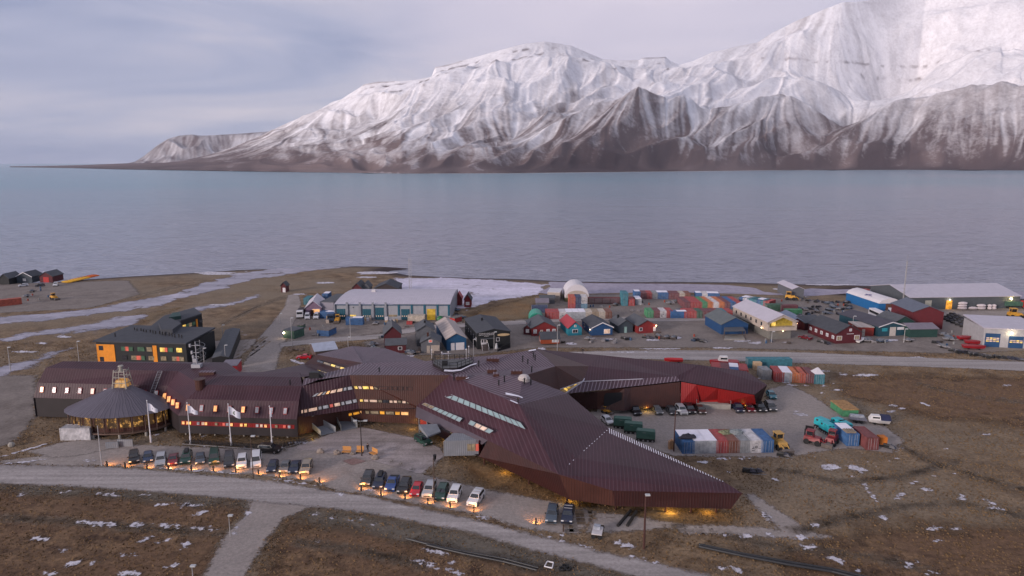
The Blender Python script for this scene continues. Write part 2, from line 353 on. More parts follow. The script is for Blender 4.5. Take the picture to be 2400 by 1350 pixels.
def mtn_mat():
    m = bpy.data.materials.new('mountain_rock_and_snow'); m.use_nodes = True; t = m.node_tree; N = t.nodes.new; L = t.links.new; b = t.nodes['Principled BSDF']
    b.inputs['Roughness'].default_value = .9; b.inputs['Specular IOR Level'].default_value = .2
    g = N('ShaderNodeNewGeometry'); at = N('ShaderNodeAttribute'); at.attribute_name = 'snow'; a2 = N('ShaderNodeAttribute'); a2.attribute_name = 'tone'
    n = N('ShaderNodeTexNoise'); n.inputs['Scale'].default_value = .035; n.inputs['Detail'].default_value = 6; n.inputs['Roughness'].default_value = .72; L(g.outputs['Position'], n.inputs['Vector'])
    r = N('ShaderNodeMapRange'); r.inputs['From Min'].default_value = .3; r.inputs['From Max'].default_value = .7; r.inputs['To Min'].default_value = -.20; r.inputs['To Max'].default_value = .20; L(n.outputs[0], r.inputs[0])
    ad = N('ShaderNodeMath'); ad.operation = 'ADD'; L(at.outputs['Fac'], ad.inputs[0]); L(r.outputs[0], ad.inputs[1])
    rr = N('ShaderNodeMapRange'); rr.inputs['From Min'].default_value = -.05; rr.inputs['From Max'].default_value = 1.08; L(ad.outputs[0], rr.inputs[0])
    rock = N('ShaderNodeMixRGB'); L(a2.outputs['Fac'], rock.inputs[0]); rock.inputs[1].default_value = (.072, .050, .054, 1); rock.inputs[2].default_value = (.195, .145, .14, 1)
    mx = N('ShaderNodeMixRGB'); L(rr.outputs[0], mx.inputs[0]); L(rock.outputs[0], mx.inputs[1]); mx.inputs[2].default_value = (.88, .86, .88, 1); L(mx.outputs[0], b.inputs['Base Color'])
    bp = N('ShaderNodeBump'); bp.inputs['Strength'].default_value = .45; bp.inputs['Distance'].default_value = 9; L(n.outputs[0], bp.inputs['Height']); L(bp.outputs[0], b.inputs['Normal'])
    return m
MTN = mtn_mat()
def mountain():
    nx, ny = 1150, 430
    u = np.linspace(60, 2620, nx); a = (u - CX) / F / cP                    # azimuth tangent (approx. constant along a radial line)
    itp = lambda tab: np.interp(u, [p[0] for p in tab], [p[1] for p in tab])
    ysh = itp([(60, 392), (110, 392.6), (200, 394), (300, 397), (500, 400.5), (700, 404), (950, 408), (1200, 407), (1500, 403.5), (1800, 400), (2100, 399), (2620, 402)])
    hsh = (ysh - CY) / F
    Ys = (CAMH - SEA_Z) * (cP - hsh * sP) / (hsh * cP + sP)
    yr = itp([(60, 393), (110, 391), (200, 388), (320, 383), (420, 381), (500, 377), (560, 360), (620, 325), (700, 286), (760, 262), (800, 238), (820, 232), (860, 206), (872, 197), (900, 192), (960, 189), (1020, 183), (1030, 156), (1060, 150), (1100, 139), (1180, 115), (1230, 102), (1270, 97), (1330, 107), (1400, 138), (1440, 141), (1480, 140), (1490, 134), (1538, 132), (1550, 142), (1570, 151), (1600, 142), (1640, 122), (1700, 108), (1740, 100), (1770, 78), (1820, 50), (1880, 22), (1920, 4), (1960, 1), (2010, -2), (2100, -22), (2250, -45), (2400, -40), (2620, -30)])
    yc = itp([(60, 392), (300, 391), (480, 388), (600, 372), (700, 349), (800, 336), (900, 326), (1000, 318), (1100, 300), (1200, 282), (1300, 262), (1380, 250), (1450, 240), (1520, 232), (1600, 240), (1680, 252), (1760, 238), (1830, 244), (1900, 284), (1950, 308), (2000, 280), (2080, 240), (2150, 222), (2250, 216), (2400, 214), (2620, 210)])
    ym = itp([(60, 380), (1900, 290), (1950, 268), (2050, 235), (2150, 190), (2220, 172), (2310, 128), (2400, 98), (2620, 50)])
    wm = sstep(1900, 2080, u)
    ym = blur(ym[None, :], 14, 1)[0]; yr = yr * (1 - wm) + blur(yr[None, :], 34, 1)[0] * wm; Dr = 2450 + 450 * wm
    o = np.linspace(0, 1, ny) ** 1.0; OFF = o[:, None] * 3050 * np.ones(nx)
    yrs = blur(blur(yr[None, :], 26, 1), 26, 1)[0]; zr_s = zatv(Ys + Dr, yrs); zc = zatv(Ys + 950, blur(yc[None, :], 8, 1)[0]); zr = zatv(Ys + Dr, yr); zm = zatv(Ys + 1750, ym)
    Y = Ys + OFF; U = np.tile(u, (ny, 1))
    wfh = sstep(1150, 1450, u)                                              # foothills stand out on the right
    us = U + .20 * np.clip(950 - OFF, 0, None) + 14 * nz((ny, nx), 40, 51) * np.clip(1 - OFF / 950, 0, 1); zc_s = np.interp(us.ravel(), u, zc).reshape(U.shape); zc0 = zc; 
    tt = np.clip(OFF / 950, 0, 1); zc = zc_s; zl = 2 + (zc - 2) * (.06 * tt + .94 * tt ** 1.9 * (1.30 - .30 * tt))
    zc = zc0; zb = np.where(wfh > 0, zc * (1 - .10 * wfh), zc)
    t2 = np.clip((OFF - 1130) / (Dr - 1130), 0, 1); top = sstep(.72, 1.0, t2); zre = zr_s + (zr - zr_s) * top; zu = zb + (zre - zb) * (.55 * t2 + .45 * t2 ** 2.2)
    tb = sstep(950, 1130, OFF); zup = zc + (zb - zc) * tb
    usl = U + .10 * np.clip(2450 - OFF, 0, None) * (1 - sstep(1000, 1300, U)); zr_s = np.interp(usl.ravel(), u, zr_s).reshape(U.shape); t0 = np.clip(OFF / 2450, 0, 1); top0 = sstep(.85, 1.0, t0); zre0 = zr_s + (zr - zr_s) * top0; zs = 2 + (zre0 - 2) * (.50 * t0 ** 1.15 + .50 * t0 ** 2.4)    # plain concave slope for the left part
    Z = np.where(OFF < 950, zl, np.where(OFF < 1130, zup, zu)); zrt = zr; zr = zr_s
    Z = Z * wfh + zs * (1 - wfh)
    # second mountain's shoulder, right
    t3 = np.clip((OFF - 1050) / 700, 0, 1); zs2 = zb + (zm - zb) * t3 ** 1.2; zs2 = np.where(OFF > 1750, np.where(OFF < 1950, zm * (1 - .18 * (OFF - 1750) / 200), .82 * zm + (zr - .82 * zm) * np.clip((OFF - 1950) / (Dr - 1950), 0, 1) ** 1.15), zs2)
    Z = np.where(wm * np.ones_like(Z) > 0, np.maximum(Z * (1 - wm) + np.where(OFF > 1080, zs2, Z) * wm, Z * (1 - wm)), Z)
    zr = zrt; over = np.clip(OFF - Dr, 0, None); Z = Z - over * .35 * (zr > 60)
    # spurs and gullies
    env = sstep(60, 420, OFF) * (1 - sstep(Dr - 400, Dr - 50, OFF)) * np.clip(zr / 700, 0, 1); envs = env
    yy0, xx0 = np.mgrid[0:ny, 0:nx].astype(float); sk = lambda k, sd, kx, s_: 1 - np.abs(bil(nz((ny, nx + 420), k, sd, kx), xx0 - s_ * yy0 + 300 + 22 * np.sin(yy0 / 45.), yy0)); sp1 = sk(34, 3, 26, .55); sp2 = sk(14, 5, 11, .42)
    wx = 60 * nz((ny, nx), 50, 41); wy = 30 * nz((ny, nx), 50, 42); yy0, xx0 = np.mgrid[0:ny, 0:nx].astype(float); sp0 = 1 - np.abs(bil(nz((ny, nx), 44, 8, 62), xx0 + wx - .25 * yy0, yy0 + wy)); Z = Z + env * ((85 - 45 * wfh * (OFF < 1200)) * (sp0 - .3) * (Z / 500).clip(0, 1.6) + 64 * (sp1 - .3) * (.5 + .8 * wfh) + 26 * (sp2 - .3))
    spr = sk(46, 61, 48, -.35) * .6 + sk(46, 62, 40, .7) * .4; Z = Z + 150 * (spr - .35) * sstep(1150, 1500, OFF) * (1 - sstep(Dr - 400, Dr - 20, OFF)) * sstep(1450, 1750, U)
    Zb = blur(blur(Z, 5, 0), 5, 1); gy, gx = np.gradient(Zb); gx = gx * (Y * (a[1] - a[0])) ** -1 * 7; gl = np.hypot(gx, gy) + 1e-6; gx /= gl; gy /= gl
    G1 = lic(nz((ny, nx), 3, 11), gx, gy, 34, 1.3); G2 = lic(nz((ny, nx), 1, 12), gx, gy, 32, 1.1); G3 = lic(nz((ny, nx), 8, 13), gx, gy, 50, 1.6)
    G1 = G1.clip(-1.7, 1.7); G2 = G2.clip(-1.7, 1.7); G3 = G3.clip(-1.8, 1.8); gq = 1 - .45 * sstep(1950, 2120, U) * sstep(420, 650, Z); G1 = G1 * gq; G2 = G2 * gq; ge = np.clip(sstep(150, 700, OFF) * (1 - .8 * sstep(2250, 2440, OFF)), 0, 1) * np.clip(Z / 350, 0, 1)
    Z2 = Z + ge * (-8 * np.abs(G1) + 5 - 2.6 * G2 + 14 * G3)
    # strata cliffs under the tops
    low = nz((ny, nx), 60, 21); med = nz((ny, nx), 9, 22, 6); fin = nz((ny, nx), 2, 23, 2)
    hfrac = Z / np.maximum(zr, 50)
    # snow cover
    base = sstep(.06, .62, hfrac + .06 * low) * 1.0
    left = 1 - sstep(1000, 1500, U)
    hx = Z - (90 + 60 * med)
    cov = .02 + .93 * sstep(40, 800, Z + 80 * low + 50 * med) ** .85 
    cov = cov + left * .10 * sstep(40, 220, Z)
    foot = (OFF < 1050 + 80 * med) & (U > 1180)
    fw = sstep(1180, 1420, U) * (1 - sstep(930, 1090, OFF + 45 * med)) ; cov = cov * (1 - fw) + fw * (-.06 + .36 * sstep(140, 540, Z + 90 * low + 30 * med))
    cov = cov + .15 * fw * sstep(1900, 1600, U) * 0
    sn = .14 + .82 * cov + (.12 * G1 + .20 * G2 - .07 * G3) * sstep(25, 220, Z) * (1 - .5 * sstep(1950, 2120, U) * sstep(420, 650, Z)) * (1 - .62 * sstep(.60, .95, cov)) * (1 + .5 * low.clip(-1, 1)) - .04 * fin; sn = sn - .8 * (1 - sstep(10, 85, Z + 22 * med + 10 * G2)) - .22 * (1 - sstep(60, 260, Z + 40 * med + 50 * low))
    band = (np.exp(-((zr - Z - 62) / 11) ** 2) + .9 * np.exp(-((zr - Z - 135) / 13) ** 2)) * sstep(850, 900, U) * (1 - sstep(1560, 1600, U))
    sn = sn - band * sstep(.3, 1.3, fin * .9 + G1 * .5 + .1) * .7
    cap = np.exp(-((Z - (zr - 9)) / 7) ** 2) * (((U > 868) & (U < 940)) | ((U > 1027) & (U < 1090)) | ((U > 1488) & (U < 1540))); sn = sn - cap * .55
    b2 = np.exp(-((Z - 1150 - .06 * (U - 2000)) / 14) ** 2) + np.exp(-((Z - 1010) / 26) ** 2) * (np.abs(U - 2040) < 70); sn = sn - b2 * sstep(0, 1, fin * .6 + G2 * .5 + low * .3) * .55 * (U > 1750)
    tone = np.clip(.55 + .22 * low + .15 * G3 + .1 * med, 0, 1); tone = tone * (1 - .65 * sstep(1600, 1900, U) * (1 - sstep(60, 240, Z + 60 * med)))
    X = Y * a
    V = np.column_stack([X.ravel(), Y.ravel(), Z2.ravel()])
    ii, jj = np.mgrid[0:ny - 1, 0:nx - 1]; q = np.stack([ii * nx + jj, ii * nx + jj + 1, (ii + 1) * nx + jj + 1, (ii + 1) * nx + jj], -1).reshape(-1, 4)
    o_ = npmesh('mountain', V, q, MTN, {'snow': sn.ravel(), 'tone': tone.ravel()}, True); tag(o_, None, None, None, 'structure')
mountain()
def far_mountain():
    nx, ny = 260, 120; u = np.linspace(300, 760, nx); a = (u - CX) / F / cP; itp = lambda tab: np.interp(u, [p[0] for p in tab], [p[1] for p in tab])
    yr = itp([(300, 388), (345, 379), (365, 367), (400, 340), (425, 325), (450, 318), (480, 315), (500, 318), (540, 316), (590, 313), (640, 309), (760, 300)])
    zr = zatv(11800, yr); off = np.linspace(0, 2400, ny)[:, None]; Y = 9700 + off * np.ones(nx)
    t = np.clip(off / 2100, 0, 1); Z = 1 + (zr - 1) * (.35 * t + .65 * sstep(.25, 1, t)) - np.clip(off - 2100, 0, None) * .5
    sp = 1 - np.abs(nz((ny, nx), 10, 31)); Z = Z + 45 * (sp - .3) * sstep(200, 800, off) * (1 - sstep(1700, 2050, off)) * (zr > 80)
    gy, gx = np.gradient(blur(blur(Z, 3, 0), 3, 1)); gl = np.hypot(gx, gy) + 1e-6; L1 = lic(nz((ny, nx), 1, 33), gx / gl, gy / gl, 14)
    sn = .22 + .16 * L1 + .35 * sstep(520, 620, u) * (1 - sstep(.75, .95, t)) + .1 * nz((ny, nx), 6, 35)
    V = np.column_stack([(Y * a).ravel(), Y.ravel(), Z.ravel()]); ii, jj = np.mgrid[0:ny - 1, 0:nx - 1]
    q = np.stack([ii * nx + jj, ii * nx + jj + 1, (ii + 1) * nx + jj + 1, (ii + 1) * nx + jj], -1).reshape(-1, 4)
    tag(npmesh('distant_mountain', V, q, MTN, {'snow': sn.ravel(), 'tone': np.full(nx * ny, .55)}, True), None, None, None, 'structure')
far_mountain()
# ------------------------------------------------------------------ roads, yards, ice and snow as sheets
gravel = gmat('gravel', (.23, .195, .175), (.32, .28, .255), .22, (.27, .235, .215), .03, alpha=(.8, 1.3, .5), fine=1.6, bump=.4)
yardm = gmat('yard_gravel', (.155, .130, .115), (.235, .20, .178), .16, (.20, .172, .155), .02, alpha=(.5, 2.5, 1.2), fine=1.2, bump=.5)
asphalt = gmat('road_surface', (.27, .243, .232), (.335, .30, .288), .16, (.31, .278, .265), .03, alpha=(.6, 1.1, .6), fine=2.0, bump=.2, stripe=(-.16, .012, .55, .17))
plazam = gmat('plaza_paving', (.24, .205, .19), (.37, .32, .31), .30, (.29, .25, .245), .05, alpha=(1.5, .2, .1), fine=2.5, bump=.3, stripe=(.35, .06, .55, .16))
snowm = gmat('snow_patch', (.46, .44, .48), (.60, .57, .61), .3, alpha=(.9, 1.9, .22, .35), fine=1.5, bump=.3)
icem = gmat('ice_surface', (.46, .43, .52), (.60, .56, .64), .035, (.50, .46, .56), .02, alpha=(.10, 9, .8, 2.6), rough=.45, fine=.3, bump=.15, stripe=(.15, .012, .12, .13))
thin_ice = gmat('thin_ice', (.20, .19, .23), (.40, .37, .43), .06, (.30, .28, .33), .02, alpha=(.09, 10, 1.4, 2.2), rough=.45, fine=.4, bump=.15, stripe=(.5, .02, .16, .16))
lagm = gmat('lagoon_water', (.29, .26, .32), (.34, .31, .37), .02, alpha=(.2, 1.0, .2), rough=.75, fine=.3, bump=.1)
heath = gmat('dry_heath', (.150, .082, .035), (.235, .140, .062), .25, (.17, .12, .07), .05, alpha=(.2, 5, 2.5), fine=1.3, bump=.9)
darkheath = gmat('dark_heath', (.066, .038, .024), (.205, .128, .072), .34, (.145, .086, .050), .06, alpha=(.12, 7, 4), fine=1.2, bump=1.0)
greyband = gmat('grey_verge', (.125, .108, .085), (.175, .148, .118), .3, alpha=(.2, 3.5, 2.6), fine=1.6, bump=.7)

sheet('yard', [gp((690, 715), (760, 735), (1075, 748), (1092, 762), (1000, 770), (880, 788), (670, 803), (662, 760))], .02, yardm, 1.5, 4)
sheet('village_yard', [gp((1222, 725), (1285, 690), (1600, 690), (1900, 702), (2120, 722), (2420, 716), (2420, 822), (2220, 828), (1650, 815), (1260, 815), (1100, 833), (880, 832), (850, 802), (1000, 772), (1200, 757))], .02, yardm, 1.8, 6)
sheet('shore_yard', [gp((-150, 670), (150, 662), (300, 657), (330, 690), (210, 722), (-150, 742))], .02, yardm, 2, 6)
sheet('gravel_lot', [gp((-20, 1083), (120, 1066), (225, 1040), (300, 1042), (400, 1046), (560, 1051), (680, 1049), (760, 1022), (800, 1008), (850, 1002), (975, 1028), (1032, 1050), (1042, 1068), (992, 1112), (1150, 1150), (1300, 1178), (1398, 1200), (1355, 1256), (1230, 1238), (1120, 1207), (845, 1156), (790, 1150), (740, 1130), (600, 1113), (400, 1101), (270, 1091), (150, 1092))], .03, gravel, .7, 2.5)
sheet('plaza', [gp((765, 1021), (800, 1008), (850, 1002), (975, 1028), (1030, 1050), (1042, 1068), (985, 1112), (930, 1096), (870, 1080), (800, 1066), (700, 1054), (690, 1050))], .06, plazam, .6, 1)
sheet('west_yard', [gp((-250, 878), (85, 880), (84, 975), (60, 1005), (30, 1035), (-40, 1062), (-250, 1075))], .03, yardm, 1.0, 4)
sheet('concrete_pad', [gp((150, 1036), (225, 1030), (288, 1030), (302, 1044), (180, 1069), (125, 1073), (62, 1059))], .05, gravel, .6, 2)
sheet('road', [gp((-500, 1080), (0, 1091), (150, 1093), (270, 1096), (420, 1109), (560, 1121), (640, 1130), (760, 1150), (850, 1162), (1000, 1196), (1100, 1217), (1230, 1250), (1400, 1292), (1560, 1327), (1720, 1364), (1900, 1410), (2000, 1500), (1700, 1500), (1530, 1365), (1400, 1327), (1250, 1290), (1100, 1247), (930, 1215), (850, 1201), (750, 1190), (600, 1175), (450, 1160), (300, 1148), (150, 1140), (0, 1133), (-500, 1120))], .08, asphalt, .8, 1.5)
sheet('footpath', [gp((590, 1172), (735, 1186), (665, 1215), (628, 1260), (566, 1360), (520, 1460), (420, 1460), (478, 1352), (524, 1262), (575, 1205))], .06, gravel, .6, 2.5)
sheet('east_lot', [gp((1340, 968), (1480, 958), (1800, 953), (1800, 912), (1850, 902), (1900, 925), (1960, 965), (2010, 982), (2075, 1000), (2118, 1032), (2090, 1062), (1990, 1050), (1830, 1072), (1580, 1069), (1480, 1035), (1405, 990))], .03, gravel, .8, 3)
sheet('track', [gp((1570, 1228), (1780, 1236), (1835, 1244), (1790, 1208), (1745, 1158), (1765, 1158), (1830, 1200), (1900, 1245), (1960, 1262), (1840, 1262), (1700, 1252), (1600, 1252)), gp((1400, 1200), (1520, 1215), (1620, 1235), (1480, 1245), (1370, 1250))], .03, gravel, .7, 3)
sheet('fjord_road', [gp((1290, 827), (1400, 823), (1550, 821), (1700, 822), (1900, 827), (2100, 836), (2450, 850), (2450, 872), (2250, 863), (2100, 858), (1900, 852), (1700, 846), (1560, 843), (1400, 839), (1290, 836))], .05, asphalt, 1.2, 2)
sheet('village_road', [gp((655, 803), (760, 792), (890, 784), (960, 768), (1010, 761), (1095, 758), (1180, 753), (1240, 751), (1330, 745), (1450, 743), (1530, 746), (1660, 745), (1660, 752), (1530, 754), (1450, 751), (1330, 753), (1240, 760), (1180, 762), (1095, 766), (1010, 771), (950, 782), (880, 795), (760, 803), (655, 814))], .05, asphalt, 1.4, 2)
sheet('gravel_road', [gp((675, 690), (700, 692), (706, 712), (694, 745), (672, 790), (655, 830), (640, 890), (540, 893), (562, 868), (600, 800), (640, 755), (668, 718)), gp((473, 800), (560, 797), (600, 795), (600, 804), (560, 838), (520, 850), (473, 850))], .04, gravel, 1.2, 3)
sheet('right_yard_track', [gp((2200, 730), (2420, 728), (2420, 742), (2330, 744), (2200, 742))], .04, gravel, 1.5, 4)
sheet('heath_patches', [gp((1105, 735), (1180, 712), (1262, 692), (1330, 690), (1255, 712), (1245, 745), (1190, 750), (1120, 750)), gp((1085, 1080), (1150, 1085), (1250, 1120), (1330, 1175), (1240, 1160), (1100, 1120)), gp((420, 1022), (560, 1026), (700, 1028), (740, 1020), (700, 1040), (560, 1043), (430, 1038)), gp((330, 735), (420, 722), (330, 760)), gp((1400, 1180), (1720, 1200), (1700, 1228), (1500, 1215))], .024, heath, 1.0, 5)
sheet('heath_fields', [gp((-200, 1150), (150, 1152), (330, 1160), (590, 1185), (545, 1245), (470, 1350), (430, 1450), (-300, 1450)), gp((690, 1225), (900, 1240), (1100, 1270), (1300, 1320), (1500, 1400), (1500, 1500), (560, 1500), (600, 1350), (640, 1260)), gp((1960, 880), (2450, 890), (2450, 1000), (2200, 980), (1990, 930)), gp((1850, 1290), (2100, 1230), (2450, 1250), (2450, 1450), (1900, 1450))], .012, darkheath, 1.6, 8)
sheet('verges', [gp((0, 1138), (300, 1153), (600, 1181), (590, 1190), (300, 1165), (0, 1148)), gp((720, 1195), (930, 1222), (1100, 1255), (1300, 1310), (1480, 1362), (1440, 1372), (1200, 1320), (1000, 1275), (850, 1240), (700, 1215)), gp((0, 900), (78, 890), (70, 960), (20, 990), (-100, 1000))], .018, greyband, .9, 3)
sheet('lagoon', [gp((1285, 660), (1400, 664), (1600, 665.5), (1700, 668), (1770, 675), (1790, 684), (1830, 688), (1858, 682), (1900, 676), (1960, 679), (2010, 677), (2060, 681), (2165, 677), (2400, 684), (2480, 703), (2080, 692), (1985, 688), (1900, 694), (1640, 686), (1490, 686), (1290, 690), (1262, 686), (1290, 672))], .04, lagm, 1.5, 5)
sheet('pond_ice', [gp((925, 653), (1050, 651), (1190, 659), (1285, 667), (1262, 690), (1150, 706), (1105, 719), (1078, 722), (1060, 698), (940, 692), (905, 672))], .07, icem, 1.3, 9)
sheet('stream_ice', [gp((-120, 752), (0, 745), (120, 735), (250, 718), (400, 690), (480, 665), (560, 641), (650, 629), (825, 625), (720, 636), (610, 652), (540, 670), (420, 702), (350, 720), (200, 740), (60, 757), (-120, 764)),
     gp((8, 796), (60, 780), (180, 766), (300, 741), (345, 735), (300, 762), (220, 778), (150, 781), (90, 786), (20, 801)), gp((440, 724), (560, 706), (612, 688), (606, 692), (565, 711), (470, 727)), gp((-60, 880), (0, 862), (60, 848), (140, 822), (150, 820), (132, 836), (62, 860), (0, 880))], .05, thin_ice, 1.3, 9)
def ell_s(cx, cy, rx, ry, rot=0, **k): return ell(cx, cy, rx * (.82 if cy > 1070 else 1), ry * (.70 if cy > 1070 else .9), rot, **k)
sp = [ell_s(500, 641, 48, 4), ell_s(880, 640, 45, 4), ell_s(760, 663, 20, 2), ell_s(1950, 668, 60, 1.6), ell_s(860, 650, 22, 2), ell_s(700, 690, 14, 1.5), ell_s(520, 715, 30, 2), ell_s(60, 825, 30, 2), ell_s(100, 805, 12, 2), ell_s(150, 790, 14, 3),
      ell_s(230, 1228, 55, 5, .07), ell_s(322, 1230, 20, 6), ell_s(400, 1234, 45, 3.5, .1), ell_s(475, 1239, 34, 4, .1), ell_s(96, 1264, 20, 6, .2), ell_s(150, 1291, 13, 5), ell_s(170, 1322, 22, 6, -.3), ell_s(300, 1302, 20, 5), ell_s(385, 1182, 26, 4, -.1), ell_s(430, 1184, 18, 7, -.3), ell_s(470, 1203, 20, 3, -.3), ell_s(434, 1277, 11, 11), ell_s(385, 1268, 12, 6, -.3), ell_s(345, 1264, 20, 3, -.3), ell_s(215, 1322, 12, 5, -.4), ell_s(300, 1345, 26, 8), ell_s(400, 1327, 18, 5, -.2), ell_s(120, 1346, 18, 4), ell_s(160, 1155, 14, 3), ell_s(250, 1160, 30, 3, .1), ell_s(50, 1160, 14, 3, -.4), ell_s(460, 1185, 30, 2), ell_s(210, 1080, 14, 3), ell_s(340, 1160, 12, 2), ell_s(780, 1215, 5, 3), ell_s(846, 1217, 8, 3), ell_s(820, 1221, 6, 2), ell_s(742, 1270, 8, 4), ell_s(875, 1231, 4, 2), ell_s(740, 1205, 6, 2),
      ell_s(1000, 1324, 46, 5, .3), ell_s(1060, 1340, 40, 6, .35), ell_s(1020, 1295, 30, 5, .3), ell_s(1058, 1318, 8, 5), ell_s(1134, 1214, 14, 5), ell_s(1465, 1278, 26, 9, .25), ell_s(1700, 1259, 5, 4), ell_s(1748, 1257, 17, 8), ell_s(1806, 1253, 17, 4, .2), ell_s(1873, 1261, 15, 7), ell_s(1895, 1283, 22, 9), ell_s(1797, 1215, 18, 4, 1.0), ell_s(1804, 1210, 14, 3, .8), ell_s(1910, 1233, 9, 6), ell_s(1960, 1313, 30, 7, .4), ell_s(2012, 1339, 9, 4), ell_s(1727, 1335, 16, 8, .2), ell_s(1690, 1333, 8, 4), ell_s(1990, 1188, 12, 2), ell_s(2070, 1216, 7, 6), ell_s(2040, 1156, 30, 3, 1.0), ell_s(2140, 1133, 14, 4), ell_s(2170, 1148, 12, 4), ell_s(2255, 1167, 9, 8), ell_s(2320, 1178, 18, 4, .3), ell_s(2330, 1190, 20, 4, .2), ell_s(2190, 1240, 22, 6), ell_s(2240, 1240, 18, 3), ell_s(2110, 1163, 16, 4, -.4), ell_s(2130, 1328, 12, 10), ell_s(2200, 1268, 12, 2), ell_s(2150, 1318, 10, 4), ell_s(2180, 1345, 12, 4),
      ell_s(1650, 1084, 14, 3), ell_s(1700, 1076, 22, 3), ell_s(1745, 1075, 14, 2), ell_s(1713, 1107, 7, 3), ell_s(1818, 1125, 12, 3), ell_s(1950, 1096, 30, 8, .1), ell_s(2010, 1100, 24, 9, .2), ell_s(1875, 972, 22, 3, .1), ell_s(1862, 966, 12, 1.5), ell_s(1978, 878, 8, 2), ell_s(2030, 880, 26, 3), ell_s(1930, 905, 6, 2), ell_s(1962, 915, 16, 1.5), ell_s(2095, 952, 9, 3), ell_s(2115, 958, 6, 2), ell_s(2170, 948, 12, 2, .3), ell_s(2090, 965, 10, 1.5), ell_s(2360, 904, 10, 1.5), ell_s(2310, 1018, 12, 1.5), ell_s(1930, 870, 14, 1), ell_s(2150, 838, 20, 1),
      ell_s(1550, 818, 45, 1.5), ell_s(1470, 826, 40, 1.2), ell_s(1590, 792, 8, 3), ell_s(1740, 800, 20, 2), ell_s(1770, 804, 12, 3), ell_s(1690, 816, 25, 1.5), ell_s(1845, 803, 12, 1.2), ell_s(2025, 793, 20, 2.5), ell_s(2090, 798, 14, 2.5), ell_s(1425, 795, 14, 1.5), ell_s(1340, 806, 12, 3), ell_s(1530, 797, 14, 3), ell_s(700, 850, 18, 3, .3), ell_s(960, 834, 14, 2), ell_s(1040, 830, 20, 1.5), ell_s(1270, 818, 10, 3), ell_s(700, 1038, 30, 1.5),
      ell_s(450, 1103, 130, 1.3, .075), ell_s(690, 1132, 60, 1.3, .13), ell_s(575, 1215, 30, 2.2, -1.05), ell_s(556, 1240, 16, 1.5, -1.1), ell_s(800, 1160, 18, 2, .1), ell_s(60, 1083, 60, 1.8, -.1), ell_s(60, 1055, 60, 1.2, -.28), ell_s(870, 1150, 14, 2), ell_s(1330, 1270, 60, 1.5, .25), ell_s(1500, 1310, 50, 1.8, .25)]
sheet('snow_patches', sp, .10, snowm, .45, 1.6, kind='stuff', ys=1.3)
# red-brown diamond of setts in the plaza
rb = gmat('red_setts', (.20, .12, .11), (.25, .17, .155), .5, alpha=(2, .15, .1))
sheet('paving_inlay', [gp((800, 1080), (832, 1074), (860, 1082), (825, 1091))], .075, rb, .5, .6)

rutm = gmat('wheel_ruts', (.185, .145, .11), (.25, .20, .15), .3, alpha=(.25, 2.2, 1.4, .2), fine=1.6, bump=.6)
def strip(pts, w):
    a = [G(*p) for p in pts]; l = []; r = []
    for i, p in enumerate(a):
        d = (a[min(i + 1, len(a) - 1)] - a[max(i - 1, 0)]).normalized(); n = Vector((-d.y, d.x, 0)) * w; l.append(p + n); r.append(p - n)
    return l + r[::-1]
ruts = []
for c, o in (([(1860, 1245), (1980, 1215), (2120, 1185), (2260, 1180), (2420, 1215)], 0), ([(2110, 1045), (2200, 1090), (2300, 1120), (2420, 1150)], 0), ([(1830, 1100), (1960, 1130), (2100, 1120), (2250, 1080)], 0), ([(1700, 1255), (1850, 1290), (2000, 1300), (2200, 1340)], 0), ([(0, 1215), (150, 1222), (350, 1240), (520, 1250)], 0), ([(700, 1270), (850, 1290), (1000, 1330)], 0), ([(300, 700), (420, 670), (560, 650)], 0), ([(520, 760), (600, 720), (668, 695)], 0), ([(2150, 900), (2280, 930), (2420, 945)], 0)):
    for k in (-.9, .9): ruts.append(strip([(x, y + k * 2.2) for x, y in c], .45))
sheet('wheel_ruts', ruts, .034, rutm, .9, 1.4)
# ------------------------------------------------------------------ the big copper-clad science building
roofA = M('aubergine_roof', (.044, .017, .024), .5, .22, .16, stripes=(.62, .34, (.105, .066, .082)), spec=.26)
roofD = M('aubergine_roof_frosted', (.074, .045, .058), .5, .20, .16, stripes=(.70, .70, (.27, .22, .26)), spec=.26)
wallA = M('copper_wall', (.036, .010, .009), .5, .2, .5, stripes=(.45, .35, (.016, .009, .010)))
wallB = M('brown_wall', (.056, .018, .012), .5, .2, .5, stripes=(.45, .35, (.025, .013, .013)))
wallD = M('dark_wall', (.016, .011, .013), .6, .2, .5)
redw = M('red_wall', (.22, .008, .008), .55, .10, .8, stripes=(.5, .25, (.30, .012, .01)))
greyc = M('grey_cladding', (.185, .195, .215), .6, .12, .7, stripes=(.4, .2, (.13, .135, .15)))
conc = M('concrete', (.30, .28, .25), .9, .15, 1.2)
steel = M('galvanised_steel', (.36, .37, .38), .45, .1, 1, metal=.6)
trimw = M('pale_trim', (.5, .48, .50), .6, .08, 1)
blackm = M('black_metal', (.012, .012, .014), .5, .1, 1)
frost = M('settled_snow', (.72, .70, .76), .9, .08, .7)
